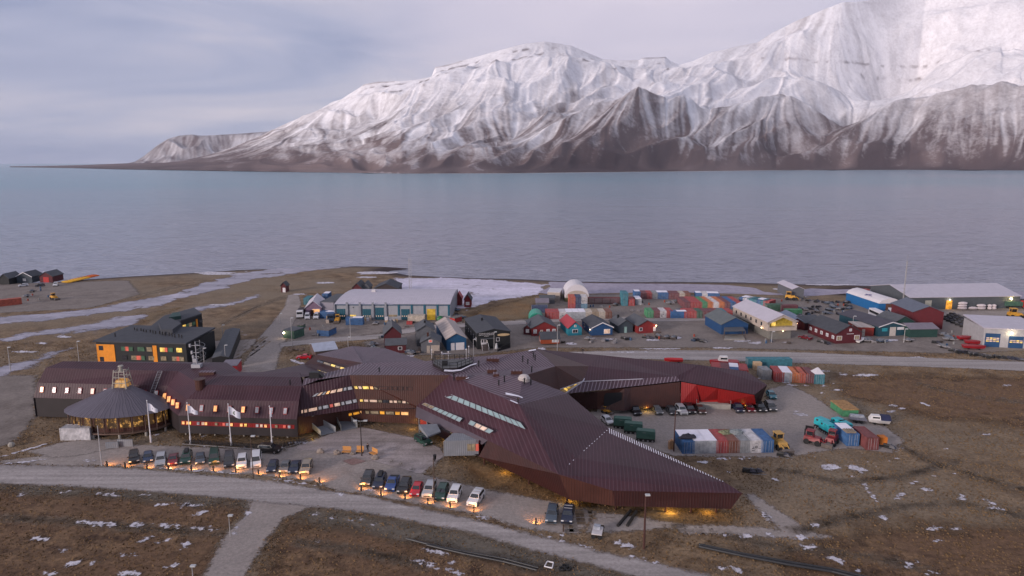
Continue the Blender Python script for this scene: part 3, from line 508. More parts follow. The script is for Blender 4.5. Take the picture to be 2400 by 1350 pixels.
GL = {'pale': M('window_pale', (.24, .25, .28), .12, .45, 1.2, emit=.12, ecol=(.62, .56, .54)), 'warm': M('window_warm', (.3, .2, .1), .2, .45, 1.1, emit=.72, ecol=(1, .46, .16)),
      'yel': M('window_yellow', (.3, .25, .1), .2, .5, 1.3, emit=.62, ecol=(1, .62, .12)), 'peach': M('window_peach', (.3, .25, .22), .2, .4, .9, emit=.34, ecol=(1, .60, .40)), 'dark': M('window_dark', (.03, .032, .04), .08, .3, 1, spec=.9),
      'dim': M('window_dim', (.10, .09, .08), .15, .5, 1.5, emit=.12, ecol=(.9, .6, .3)), 'teal': M('rooflight_glass', (.20, .27, .28), .16, .14, .5, emit=.05, ecol=(.5, .75, .75)), 'redl': M('window_red', (.4, .1, .08), .2, .3, 1, emit=.22, ecol=(1, .16, .10)),
      'amber': M('window_amber', (.3, .16, .04), .2, .45, 1.0, emit=.5, ecol=(1, .40, .03)), 'green': M('window_green', (.05, .09, .06), .2, .4, 1, emit=.025, ecol=(.3, .7, .4))}
def blotch():
    m = M('lit_glass_room', (.04, .03, .025), .15, .3, 1, emit=1, ecol=(1, .5, .12)); t = m.node_tree; b = t.nodes['Principled BSDF']
    n = t.nodes.new('ShaderNodeTexNoise'); n.inputs['Scale'].default_value = .75; n.inputs['Detail'].default_value = 6; n.inputs['Roughness'].default_value = .75; g = t.nodes.new('ShaderNodeNewGeometry'); t.links.new(g.outputs['Position'], n.inputs['Vector'])
    r = t.nodes.new('ShaderNodeMapRange'); r.inputs['From Min'].default_value = .53; r.inputs['From Max'].default_value = .68; r.inputs['To Min'].default_value = .03; r.inputs['To Max'].default_value = .8; t.links.new(n.outputs[0], r.inputs[0]); t.links.new(r.outputs[0], b.inputs['Emission Strength']); return m
GL['rot'] = blotch()
V = {}
def vx(n, px, py, z): V[n] = G(px, py, z); return V[n]
BASE = G(1000, 990, 0)
SC = thing('science_building', 'sprawling aubergine metal clad science centre with faceted roofs on short piles', 'science centre', BASE)
def part(mb, name, mat, parent=SC): return mb.build(name, mat, parent, loc=BASE)
def roofpart(pts, mat=roofA, sdir=None, thick=.35, name='roof'):
    mb = MB(); P = [Vector(p) for p in pts]; n = Vector((0, 0, 0))
    for k in range(1, len(P) - 1): n += (P[k] - P[0]).cross(P[k + 1] - P[0])
    n.normalize()
    if n.z < 0: n = -n
    uv = None
    if sdir is not None:
        d = G(sdir[2], sdir[3], P[0].z) - G(sdir[0], sdir[1], P[0].z); d.normalize(); u = Vector((d.y, -d.x, 0)); uv = [(p.dot(u), p.dot(d)) for p in P]
    mb.face(P, uv)
    return part(mb, name, mat)
# --- west wings: mansard section swept along the front line
ze = 4.8
fl = [G(78, 932, ze), G(378, 941, ze), G(417, 974, ze), G(696, 983, ze)]
tp = [G(107, 862, 10.8), G(418, 870, 10.6), G(473, 902, 10.3), G(708, 905, 10.2)]
kn = []
for i, (a, b) in enumerate(zip(fl, tp)):
    k = a.lerp(b, .40); k.z = 7.9; kn.append(k)
rd = [G(148, 846.5, 11.5), G(475, 852.5, 11.3), G(519, 881, 11.0), G(705, 884, 10.8)]
bk = [Vector((2 * r.x - t.x, 2 * r.y - t.y, 10.6)) for r, t in zip(rd, tp)]; bg_ = [Vector((2 * r.x - f.x, 2 * r.y - f.y, ze)) for r, f in zip(rd, fl)]
for i in range(3):
    nm = 'roof'
    mb = MB(); mb.face([fl[i], fl[i + 1], kn[i + 1], kn[i]]); mb.face([kn[i], kn[i + 1], tp[i + 1], tp[i]]); part(mb, 'mansard_roof', roofA)
    mb = MB(); mb.face([tp[i], tp[i + 1], rd[i + 1], rd[i]], [(tp[i].x, 0), (tp[i + 1].x, 0), (rd[i + 1].x, 5), (rd[i].x, 5)]); mb.face([rd[i], rd[i + 1], bk[i + 1], bk[i]]); mb.mat(roofA); mb.face([bk[i], bk[i + 1], bg_[i + 1], bg_[i]]); part(mb, 'flat_roof', roofD)
    mb = MB(); zb = .9
    a, b = fl[i].copy(), fl[i + 1].copy(); a.y += .25; b.y += .25; a0, b0 = a.copy(), b.copy(); a0.z = b0.z = (.3 if i == 0 else zb)
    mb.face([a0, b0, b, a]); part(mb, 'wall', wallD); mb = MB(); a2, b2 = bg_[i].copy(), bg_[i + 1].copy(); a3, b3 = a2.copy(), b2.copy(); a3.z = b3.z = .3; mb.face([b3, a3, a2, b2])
    part(mb, 'rear_wall', wallD)
mb = MB(); g0 = fl[0].copy(); g0.z = .3; g1 = bg_[0].copy(); g1.z = .3
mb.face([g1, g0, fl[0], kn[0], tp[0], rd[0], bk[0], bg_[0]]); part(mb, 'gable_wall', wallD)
# --- vertices of the faceted part
T1 = vx('T1', 819, 879, 11.7); T2 = vx('T2', 1054, 879, 11.7); L_ = vx('L', 851, 851, 11.3); E1 = vx('E1', 976, 952, 5.2)
E2 = vx('E2', 1143, 1032, 4.8); E3 = vx('E3', 1310, 1112, 5.6); E4 = vx('E4', 1436, 1150, 3.9); TP = vx('TP', 1740, 1156, 3.9); R5 = vx('R5', 1700, 1131, 4.7)
R1 = vx('R1', 1216, 948, 11); R2 = vx('R2', 1330, 922, 8.9); R3 = vx('R3', 1428, 1004, 6.5); R4 = vx('R4', 1350, 1073, 6.4)
DM = vx('DM', 1224, 882, 12.4); DT = vx('DT', 1257, 818, 12); RR = vx('RR', 1302, 858, 11); M1 = vx('M1', 1000, 846, 11.6)
B1 = vx('B1', 745, 890, 10.7); C0 = tp[3]; CM = vx('CM', 766, 876, 10.5); Q1 = vx('Q1', 1195, 829, 12.2)
roofpart([E1, E2, E3, R1, T2], roofA, (1000, 850, 1030, 905))                   # long front slope with rooflights
roofpart([R1, E3, R4], roofA, (1240, 980, 1290, 1110)); roofpart([R1, R4, R3, R2], roofA, (1240, 960, 1300, 1120))
roofpart([R3, R4, E3, R5], roofA, (1500, 1050, 1512, 1110)); roofpart([E3, E4, TP, R5], roofA, (1500, 1100, 1512, 1150))
roofpart([T2, R1, DM], roofD, (1080, 890, 1200, 925)); roofpart([DM, R1, R2], roofD, (1230, 900, 1330, 893))
roofpart([T2, DM, RR, DT], roofD, (1060, 870, 1260, 900) if False else (1120, 840, 1180, 880)); roofpart([T2, DT, Q1, M1, L_], roofD, (960, 850, 1010, 872)); roofpart([T1, T2, L_], roofD, (850, 875, 870, 855))
roofpart([C0, B1, T1, L_, CM, G(712, 888, 10.6)], roofD, (740, 890, 745, 875))
# front walls: upper storeys lean out over the recessed ground floor
W0 = G(700, 979, 4.3); W1_ = G(842, 958, 4.6); W2_ = Vector((E1.x, E1.y, 4.6)); W2t = E1
mb = MB(); mb.face([W0, W1_, T1, C0]); mb.face([fl[3], W0, C0, kn[3]]) ; part(mb, 'upper_wall', roofA)
mb = MB(); mb.face([W1_, G(976, 956, 4.7), E1, T2, T1]); part(mb, 'upper_wall', wallB)
g0 = G(700, 1021, .6); g1 = G(800, 992, .6); g2 = G(846, 987, .7); g3 = G(985, 994, .7)
mb = MB()
for a, b, c, d in ((g0, g1, W0, W1_.lerp(W0, .35)), (g1, g2, W1_.lerp(W0, .35), W1_), (g2, g3, W1_, W2_)):
    t0 = Vector((a.x, a.y, 4.7)); t1 = Vector((b.x, b.y, 4.7)); mb.face([a, b, t1, t0]); mb.face([t0, t1, d, c])
part(mb, 'ground_floor_wall', wallB)
FA = MB(); f0 = Vector((fl[3].x, fl[3].y, .8)); FA.face([f0, g0, Vector((g0.x, g0.y, 4.7)), fl[3]]); part(FA, 'end_wall', wallA)
# east wing walls
def bw(px, py, z=1.2): return G(px, py, z)
w2 = bw(1122, 1070); w3 = bw(1335, 1171); w4 = bw(1440, 1186); w5 = bw(1713, 1193)
mb = MB(); mb.face([w2, w3, E3, E2]); part(mb, 'leaning_wall', wallA)
mb = MB(); mb.face([w3, w4, E4, E3]); part(mb, 'leaning_wall', wallB)
mb = MB(); mb.face([w4, w5, TP, E4]); part(mb, 'leaning_wall', wallA)
def gnd(p, z=1.0, d=(0, 0)): return Vector((p.x + d[0], p.y + d[1], z))
mb = MB(); r5g, r3g, r2g = gnd(R5, 1, (-1, -1)), gnd(R3, 1, (-1, -1)), gnd(R2, 1)
mb.face([w5, r5g, R5, TP]); mb.face([r5g, r3g, R3, R5]); mb.face([r3g, r2g, R2, R3]); part(mb, 'rear_wall', wallA)
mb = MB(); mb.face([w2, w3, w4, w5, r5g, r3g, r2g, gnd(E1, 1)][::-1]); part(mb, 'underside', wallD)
# recessed red entrance front under the east wing
e1 = gnd(E1, 5.2); rr0 = G(1034, 1003, 1.4); rr1 = G(1142, 1062, 1.4)
e1g = G(985, 990, .9)
mb = MB(); k = Vector((1.1, .9, 0)); f1 = E1.copy(); f1.z = 3.9; f2 = E2.copy(); f2.z = 3.6
fas = [G(974, 978, 3.6), G(1130, 1042, 3.6)]
mb.face([fas[0], fas[1], E2, E1]); part(mb, 'eave_fascia', M('fascia_metal', (.075, .06, .075), .45, .12, .5))
mb = MB(); ra = G(1034, 1001, 1.3); rb_ = G(1135, 1050, 1.3); ra2 = Vector((ra.x, ra.y, 4.3)); rb2 = Vector((rb_.x, rb_.y, 4.3)); mb.face([ra, rb_, rb2, ra2]); mb.face([rb_, w2, Vector((w2.x, w2.y, 4.3)), rb2]); part(mb, 'entrance_wall', redw)
mb = MB(); la = G(985, 994, .8); mb.face([la, ra, ra2, Vector((la.x, la.y, 4.3))]); part(mb, 'entrance_wall', redw)
def onplane(name, pts, A, B, C, mat, off=.05, parent=SC, frame=None):
    """a flat pane lying in the plane through A, B, C"""
    n = (B - A).cross(C - A).normalized()
    if n.dot(Vector((0, 0, CAMH)) - A) < 0: n = -n
    mb = MB(); P = [hit(px, py, A, n) + n * off for px, py in pts]; mb.face(P)
    f = part(mb, name, mat, parent)
    return f, P, n
def winrow(tl, tr, br, bl, cuts, kinds, A, B, C, frame=blackm):
    """a strip of windows; corners in photo pixels, each pane a window part with its frame as sub-part"""
    t = 0; tot = sum(cuts)
    tl, tr, br, bl = [Vector(p) for p in (tl, tr, br, bl)]
    for c, k in zip(cuts, kinds):
        t0 = t / tot; t += c; t1 = t / tot
        if k is None: continue
        e = .05 * (t1 - t0) ; a = tl.lerp(tr, t0 + e); b = tl.lerp(tr, t1 - e); c2 = bl.lerp(br, t1 - e); d = bl.lerp(br, t0 + e)
        f, P, n = onplane('window', [a, b, c2, d], A, B, C, GL[k], .06)
        mb = MB(); cen = sum(P, Vector()) / 4; q = [cen + (p - cen) * 1.0 for p in P]; 
        for i in range(4):
            p0 = q[i]; p1 = q[(i + 1) % 4]; dd = (cen - (p0 + p1) / 2).normalized() * .09; mb.face([p0 + n * .04, p1 + n * .04, p1 + dd + n * .04, p0 + dd + n * .04])
        mb.build('window_frame', frame, f, loc=BASE)
PA = (W0, W1_, T1)
winrow((740, 922), (825, 904), (828, 913), (728, 931), [1.2, 1, 1, 1, 1.6, 1.6, 1, 1.4], ['pale', 'peach', 'pale', 'warm', 'peach', 'peach', 'pale', 'pale'], *PA)
winrow((705, 961), (836, 934), (839, 943), (705, 970), [.6, .9, 2.2, .9, 1.5, 1, 1.5, .9, 1.6, 1.1], ['peach', 'peach', 'peach', 'pale', 'pale', 'redl', 'peach', 'pale', 'pale', 'pale'], *PA)
PB = (W1_, T2, T1)
winrow((828, 904), (968, 906.5), (968, 915), (831, 912), [1, 1, 1.8, 1, 1, 2.5, 1, 1.3, 1.3, 1, 1.4], ['yel', 'peach', 'yel', 'warm', 'dim', 'peach', 'dark', 'dark', 'dark', 'dim', 'dim'], *PB)
winrow((842, 935), (985, 940), (985, 947), (843, 942), [1, 1.3, 2.2, 1.1, 1.6, 1, 1.1, 1, 1.1, .9, 1, 1.5], ['yel', 'peach', 'peach', 'dim', 'dark', 'peach', 'peach', 'dim', 'peach', 'dim', 'warm', 'peach'], *PB)
PC = (g1, g2, Vector((g2.x, g2.y, 4.7)))
winrow((816, 969), (850, 961.5), (854, 968), (816, 976), [1, 1.7, .8], ['amber', 'amber', 'warm'], *PC)
PD = (g2, g3, Vector((g2.x, g2.y, 4.7)))
winrow((855, 962), (959, 965), (959, 973.5), (856, 970), [1, 2, 1.2, 2, 1.2, 1.8], ['dim', 'dim', 'amber', 'dim', 'amber', 'warm'], *PD)
# rooflights on the long slope
PE = (E1, E3, R1)
winrow((1049, 921), (1221, 991), (1233, 1007), (1042, 930), [1] * 13, ['teal'] * 13, E1, E3, T2.lerp(R1, .5), steel)
winrow((996, 944), (1085, 981), (1078, 990), (988, 948), [1.2, 1, 1, 1, 1, 1, 1, 1], ['dim', 'dim', 'teal', 'teal', 'teal', 'teal', 'teal', 'teal'], E1, E3, T2.lerp(R1, .5), steel)
winrow((1103, 985), (1158, 1010), (1148, 1017), (1097, 994), [1, 1, 1, 1], ['teal', 'peach', 'peach', 'teal'], E1, E3, T2.lerp(R1, .5), steel)
winrow((1055, 1012), (1100, 1030), (1094, 1040), (1050, 1022), [1, .8, 1.4, .8], ['dim', 'dark', 'yel', 'redl'], ra, rb_, ra2)
# mansard windows
def mans(xs, kinds, i, y0a, y0b, h):
    A, B, C = fl[i], fl[i + 1], kn[i]
    for x, k in zip(xs, kinds):
        f_ = (x - xs[0]) / max(xs[-1] - xs[0], 1); y = y0a + (y0b - y0a) * f_
        f, P, n = onplane('roof_window', [(x - 3.2, y), (x + 4.2, y), (x + 2.8, y + h), (x - 4.4, y + h)], A, B, C, GL[k], .16)
        mb = MB(); cen = sum(P, Vector()) / 4; q = [cen + (p - cen) * 1.18 - n * .03 for p in P]; b_ = [p - n * .25 for p in q]; mb.prism(b_, q); mb.build('window_frame', M('red_frame', (.32, .03, .03), .5), f, loc=BASE)
mans([99, 128, 158, 188, 217.5, 247, 338, 367], ['warm', 'pale', 'pale', 'pale', 'peach', 'pale', 'dim', 'pale'], 0, 907, 916, 12)
mans([441, 473, 505.5, 538, 570.5, 603, 636, 669], ['warm', 'pale', 'warm', 'pale', 'warm', 'pale', 'pale', 'pale'], 2, 949, 957, 13)
mans([387, 397, 407, 417], ['warm', 'warm', 'warm', 'warm'], 1, 922, 944, 13)
# red ground floor band of the second wing
mb = MB(); A_, B_ = fl[2], fl[3]; n_ = Vector((0, -1, 0)); Pq = [hit(px, py, A_ + Vector((0, .2, 0)), (B_ - A_).cross(Vector((0, 0, 1))).normalized()) for px, py in [(425, 986), (690, 996), (690, 1005), (425, 996)]]
mb.face(Pq); part(mb, 'red_band', redw)
wx = [427, 437, 442, 462, 473, 480, 504, 522, 530, 540, 563, 573, 600, 610, 620, 645, 664, 675]
Aw, Bw = A_ + Vector((0, .12, 0)), B_ + Vector((0, .12, 0)); Cw = Aw + Vector((0, 0, -1))
for i, x in enumerate(wx):
    y = 987.3 + (x - 425) * .038; k = ['warm', 'warm', 'yel', 'pale', 'peach', 'warm', 'dim', 'redl', 'pale'][i % 9]
    onplane('window', [(x, y), (x + 6, y), (x + 6, y + 6.5), (x, y + 6.5)], Aw, Bw, Cw, GL[k], .10)
# --- rear wings
n1_, n2_, n3_, n4_ = G(742, 831, 9), G(712, 854, 6), G(768, 876, 7.6), G(905, 817, 9.2); n5_ = G(1004, 849, 9); n0_ = G(826, 811, 9.2)
roofpart([n1_, L_, M1 if False else G(852, 852, 10.9), n5_, n4_, n0_], roofD, (760, 840, 830, 815))
mb = MB(); mb.face([n2_, n3_, L_, n1_]); part(mb, 'court_wall', wallA)
PF = (n2_, n3_, n1_)
winrow((744, 843), (812, 863), (809, 869), (742, 848), [1.4, 1.6, 1, 1, 1.2], ['dark', 'dim', 'yel', 'dim', 'yel'], *PF)
winrow((744, 866), (768, 873), (764, 877), (742, 870), [1, .8, .8], ['yel', 'dim', 'dim'], *PF)
roofpart([G(705, 884, 10.7), G(560, 881.5, 10.9), n2_, n3_, CM], roofA, (640, 885, 700, 855))
mb = MB()
for a, b in ((n2_, n1_), (n1_, n0_), (n0_, n4_), (n4_, n5_), (n5_, M1)): mb.face([gnd(a, 0), gnd(b, 0), b, a])
part(mb, 'rear_wall', wallA)
mb = MB(); a = G(725, 889, 10.5); mb.box(a.x, a.y, 10.0, a.x + 2.0, a.y + 1.2, 12.0); b = G(750, 888, 10.4); mb.prism([(a.x + 2, a.y, 10.2), (b.x + 1.2, b.y, 10.2), (b.x + 1.2, b.y + 1.2, 10.2), (a.x + 2, a.y + 1.2, 10.2)], [(a.x + 2, a.y, 11.9), (a.x + 2.1, a.y, 11.9), (a.x + 2.1, a.y + 1.2, 11.9), (a.x + 2, a.y + 1.2, 11.9)]); part(mb, 'roof_intake', blackm)
# --- north-east wing
a0 = G(1264, 819, 10); a1 = G(1638, 855, 8); a2 = G(1749, 870, 6.6); a3 = G(1798, 902, 5.2); q3 = G(1768, 925, 4.1); q1 = G(1594, 893, 6.2); q0 = G(1325, 923, 5.2)
k1_ = G(1366, 895, 7.2); k3_ = G(1585, 882, 7.0); k2_ = G(1380, 858, 9)
roofpart([k1_, k3_, a1, a0 if False else G(1405, 832, 9.6), k2_], roofA, (1400, 880, 1408, 840)); roofpart([a0, k2_, G(1405, 832, 9.6)], roofA, (1300, 840, 1360, 850))
roofpart([k3_, q1, q3, a3, a2, a1], roofA, (1640, 900, 1650, 870)); roofpart([q0, q1, k3_, k1_], roofD, (1450, 905, 1462, 893))
mb = MB(); mb.face([RR, a0, k2_]); mb.face([DT, a0, RR]); s1 = G(1312, 914, 6.2); mb.face([DM, RR, k2_, k1_, s1]); mb.face([DM, s1, R2]); part(mb, 'court_wall', wallB)
PG = (s1, k1_, Vector((s1.x, s1.y, s1.z - 2)))
mb = MB(); s2 = Vector((k1_.x, k1_.y, k1_.z)); s1b = G(1322, 921, 5.0); s2b = G(1369, 899, 6.5); mb.face([s1b, s2b, k1_, s1]); f_ = part(mb, 'court_gallery', GL['dim'])
for t in (.15, .30, .6, .8):
    p = s1.lerp(k1_, t); q = s1b.lerp(s2b, t); p2 = s1.lerp(k1_, t + .11); q2 = s1b.lerp(s2b, t + .11); o_ = Vector((.0, -.08, .08)); mb = MB(); mb.face([q + o_, q2 + o_, p2 + o_, p + o_]); part(mb, 'window', GL['yel'])
mb = MB(); mb.tube([q0 + Vector((0, 0, .1)), k1_ + Vector((0, 0, .1)), G(1379, 872, 7.9)], .16); mb.tube([k1_ + Vector((0, 0, .1)), G(1506, 888, 7.2)], .10); mb.tube([s1 + Vector((0, 0, .15)), k1_ + Vector((0, 0, .15))], .1); part(mb, 'snow_edge', M('snow_edge_grey', (.42, .40, .45)))
# front walls NE wing
v = lambda px, py, z=.9: G(px, py, z)
segs = [(1330, 957, 1400, 959, wallA), (1400, 959, 1463, 963, wallB), (1463, 963, 1478, 960, wallA), (1478, 960, 1594, 950, wallB)]
qt = lambda px: G(px, 923 + (px - 1325) * (893 - 923) / 269 + 1.5, 5.2 + (px - 1325) / 269 * 1.0)
for x0, y0, x1, y1, mt in segs:
    mb = MB(); t0, t1 = qt(x0), qt(x1); mb.face([v(x0, y0), v(x1, y1), t1 - Vector((0, 0, .1)), t0 - Vector((0, 0, .1))]); part(mb, 'front_wall', mt)
rt = lambda px: G(px, 894.5 + (px - 1594) * (925.5 - 894) / 174, 6.1 + (px - 1594) / 174 * (-2.0))
mb = MB(); mb.face([v(1594, 949), v(1640, 947), rt(1632), rt(1597)]); mb.face([v(1640, 944), v(1682, 943), rt(1682), rt(1632)]); mb.face([v(1682, 946), v(1772, 949), rt(1768), rt(1682)]); part(mb, 'red_wall', redw)
mb = MB(); bq = G(1762, 949, .8); mb.face([bq, G(1782, 944, .8), a3, q3]); mb.face([G(1782, 944, .8), gnd(a2, .8), a2, a3]); mb.face([gnd(a2, .5), gnd(a1, .5), a1, a2]); mb.face([gnd(a1, .5), gnd(a0, .5), a0, a1]); part(mb, 'end_wall', wallA)
for pts, mt, nm in (([(1416, 921), (1457, 919), (1457, 951), (1415, 952)], blackm, 'loading_door'), ([(1353, 934), (1369, 931), (1369, 948), (1356, 946)], blackm, 'door')):
    mb = MB(); A, B = v(1400, 959), v(1463, 963); A, B = (A, B) if nm == 'loading_door' else (v(1330, 957), v(1400, 959)); mb.face([hit(x, y, A, Vector((0, 1, 0))) - Vector((0, .12, 0)) for x, y in pts][::-1]); part(mb, nm, mt)
mb = MB(); A = v(1640, 944); P = [hit(x, y, A, Vector((0, 1, 0))) - Vector((0, .2, 0)) for x, y in [(1641, 910), (1682, 915), (1682, 941), (1641, 941)]]; mb.face(P); part(mb, 'sliding_door', M('bright_red', (.38, .010, .010), .5))
# concrete loading steps
for pts, h in (([(1400, 966), (1455, 966), (1458, 958), (1402, 958)], 1.3), ([(1632, 958), (1712, 960), (1694, 947), (1634, 946)], 1.2)):
    mb = MB(); P = [G(x, y) for x, y in pts]; mb.prism(P, [p + Vector((0, 0, h)) for p in P]); s_ = part(mb, 'loading_ramp', conc)
    mb = MB()
    for a, b in ((P[0], P[3]), (P[1], P[2])):
        mb.tube([a + Vector((0, 0, h + .9)), b + Vector((0, 0, h + .9))], .06); mb.tube([a, a + Vector((0, 0, h + .9))], .05); mb.tube([b, b + Vector((0, 0, h + .9))], .05)
    mb.build('railing', steel, s_, loc=BASE)
# piles
for px, py in [(1330, 1178), (1360, 1184), (1562, 1196), (1622, 1197), (1682, 1196), (1240, 1132), (1135, 1085), (1445, 1190)]:
    p = G(px, py - 3, .9); mb = MB(); mb.cyl((p.x, p.y + .6, 0), (p.x, p.y + .6, 1.6), .16, n=7); part(mb, 'pile', wallB)
for px in range(436, 700, 34):
    p = G(px, 1013 + (px - 436) * .03, .5); mb = MB(); mb.cyl((p.x, p.y, 0), (p.x, p.y, 1.0), .2, n=7); part(mb, 'pile', conc)
# warm lamps under the floor
def spot(loc, tgt, e, col=(1, .62, .12), ang=120, r=.2, parent=None, name='lamp_light'):
    l = bpy.data.lights.new(name, 'SPOT'); l.energy = e; l.color = col; l.spot_size = math.radians(ang); l.spot_blend = .6; l.shadow_soft_size = r
    o = bpy.data.objects.new(name, l); COL.objects.link(o); o.location = loc; d = Vector(tgt) - Vector(loc); o.rotation_euler = d.to_track_quat('-Z', 'Y').to_euler(); return o
def point(loc, e, col=(1, .62, .12), r=.15, name='lamp_light'):
    l = bpy.data.lights.new(name, 'POINT'); l.energy = e; l.color = col; l.shadow_soft_size = r; o = bpy.data.objects.new(name, l); COL.objects.link(o); o.location = loc; return o
for px, py, e in [(1336, 1166, 110), (1572, 1191, 190), (1660, 1191, 120), (1185, 1098, 80), (1132, 1050, 0), (967, 997, 45), (727, 1019, 60), (1440, 960, 0), (1518, 958, 50), (1744, 950, 8), (1052, 1022, 60)]:
    if e: p = G(px, py, 1.0); point((p.x, p.y + .35, .95), e)
# copper canopies with ramps at the two small doors
def ramp(name, box, rampp, zf=1.3, h=3.0):
    mb = MB(); P = [G(x, y, 0) for x, y in box]; lo = [p + Vector((0, 0, zf)) for p in P]; hi = [p + Vector((0, 0, zf + h)) for p in P]
    mb.face(hi); mb.face([lo[0], lo[3], hi[3], hi[0]]); mb.face([lo[1], lo[2], hi[2], hi[1]]); mb.face([lo[0] + (hi[0] - lo[0]) * .86, lo[1] + (hi[1] - lo[1]) * .86, hi[1], hi[0]])
    o = part(mb, 'entrance_porch', greyc); mb = MB(); R_ = [G(x, y, 0) for x, y in rampp]; a, b = lo[0], lo[1]; c, d = R_[0] + Vector((0, 0, .15)), R_[1] + Vector((0, 0, .15)); mb.face([a, b, d, c]); mb.face([lo[0], lo[1], lo[2], lo[3]]); mb.build('ramp_deck', greyc, o, loc=BASE)
    mb = MB()
    for s, e_ in ((a, c), (b, d)):
        mb.face([s, e_, e_ + Vector((0, 0, 1.1)), s + Vector((0, 0, 1.1))]); mb.tube([s + Vector((0, 0, 1.15)), e_ + Vector((0, 0, 1.15))], .07)
    mb.build('ramp_railing', steel, o, loc=BASE)
    p = (lo[0] + lo[1] + lo[2] + lo[3]) / 4; point(p + Vector((0, 0, h - .4)), 30, (1, .75, .45)); mb = MB(); q = (hi[0] + hi[1]) / 2; mb.box(q.x - .8, q.y + .2, q.z + .02, q.x + .8, q.y + .6, q.z + .12); mb.build('lamp', M('lamp_glow', (1, .9, .7), .5, 0, emit=2.2, ecol=(1, .78, .5)), o, loc=BASE)
ramp('a', [(733, 1018), (758, 1010), (756, 1003), (731, 1010)], [(752, 1023), (787, 1014)])
ramp('b', [(788, 998), (812, 990), (810, 984), (787, 990)], [(800, 1012), (838, 1004)])
# grey steel porches of the main entrance
def prism_from(pts, z0, z1, name, mat, parent=SC, top=None):
    P = [G(x, y, z0) for x, y in pts]; mb = MB(); mb.prism(P, [Vector((p.x, p.y, z1)) for p in P]) if top is None else mb.prism(P, [Vector((p.x, p.y, t)) for p, t in zip(P, top)]); return part(mb, name, mat, parent)
P1 = prism_from([(1002, 1026), (1033, 1014), (1024, 1002), (983, 1006)], 3.6, 3.9, 'porch_roof', greyc, top=[3.9, 3.9, 4.4, 4.6])
mb = MB(); a = G(1002, 1026, .1); b = G(1034, 1012, .1); mb.face([a + Vector((0, 0, .8)), b + Vector((0, 0, .8)), b + Vector((0, 0, 3.7)), a + Vector((0, 0, 3.7))]); mb.tube([a, a + Vector((0, 0, 3.6))], .12); c_ = G(983, 1018, .1); mb.tube([c_, c_ + Vector((0, 0, 3.6))], .12); part(mb, 'porch_side', greyc)
onplane('window', [(1012, 1003), (1017, 1002), (1017, 1013), (1012, 1016)], a, b, a + Vector((0, 0, 1)), GL['dark'], .06)
P2 = [G(x, y, .9) for x, y in [(1040, 1069), (1122, 1067), (1130, 1056), (1062, 1052)]]
mb = MB(); ht = [3.9, 4.1, 4.3, 4.2]; mb.prism(P2, [Vector((p.x, p.y, h)) for p, h in zip(P2, ht)]); pv = part(mb, 'entrance_pavilion', greyc)
for i in range(3):
    x0 = 1095 + i * 10; onplane('window', [(x0, 1040), (x0 + 9, 1040), (x0 + 9, 1056), (x0, 1057)], P2[0], P2[1], P2[0] + Vector((0, 0, 1)), GL['redl' if i == 2 else 'dim'], .07, pv)
# rooftop details: flues, hatches, terrace, dome
def flue(px, py, z, h=1.1, r=.14): p = G(px, py, z); mb = MB(); mb.cyl(p - Vector((0, 0, .3)), p + Vector((0, 0, h)), r, n=7); mb.cyl(p + Vector((0, 0, h)), p + Vector((0, 0, h + .15)), r * 1.5, n=7); part(mb, 'flue', blackm)
for px, py, z in [(889, 872, 11.5), (1229, 897, 12.2), (1244, 903, 11.3), (1169, 900, 11.9), (1182, 893, 12.1), (1122, 856, 12), (1237, 850, 12), (1225, 845, 12), (1250, 835, 12), (1254, 842, 12), (1214, 942, 11.2), (680, 899, 10.5), (1246, 870, 12), (1064, 888, 11.6)]: flue(px, py, z, random.uniform(.7, 1.3))
for px, py, z, s in [(1155, 844, 12.1, 1.4), (1153, 870, 12.1, 1.0), (1211, 873, 12.3, 1.2), (1082, 886, 11.8, 1.2), (1163, 880, 12.2, .6), (486, 876, 11, 1.6)]:
    p = G(px, py, z); mb = MB(); mb.box(p.x - s, p.y - .5, z - .3, p.x + s, p.y + .6, z + .45); mb.mat(roofD); mb.box(p.x - s * 1.1, p.y - .6, z + .45, p.x + s * 1.1, p.y + .7, z + .55); mb.ms = [wallB, roofD]; mb.mi = [0] * 6 + [1] * 6; part(mb, 'roof_hatch', wallB)
p = G(1228, 887, 12.3); mb = MB(); mb.blob(p + Vector((0, 0, .2)), 1.2, 1.1, .7, 12, 6, 1, .02, p.z - .2); mb.cyl(p - Vector((0, 0, .5)), p + Vector((0, 0, .15)), 1.3, n=12); part(mb, 'roof_dome', M('dome_plastic', (.42, .38, .36), .35))
p = G(469, 899, 10.6); mb = MB(); mb.cyl(p - Vector((0, 0, 1.2)), p + Vector((0, 0, .9)), 1.0, n=12); mb.cyl(p + Vector((0, 0, .9)), p + Vector((0, 0, 1.05)), 1.25, n=12); part(mb, 'roof_vent', wallB)
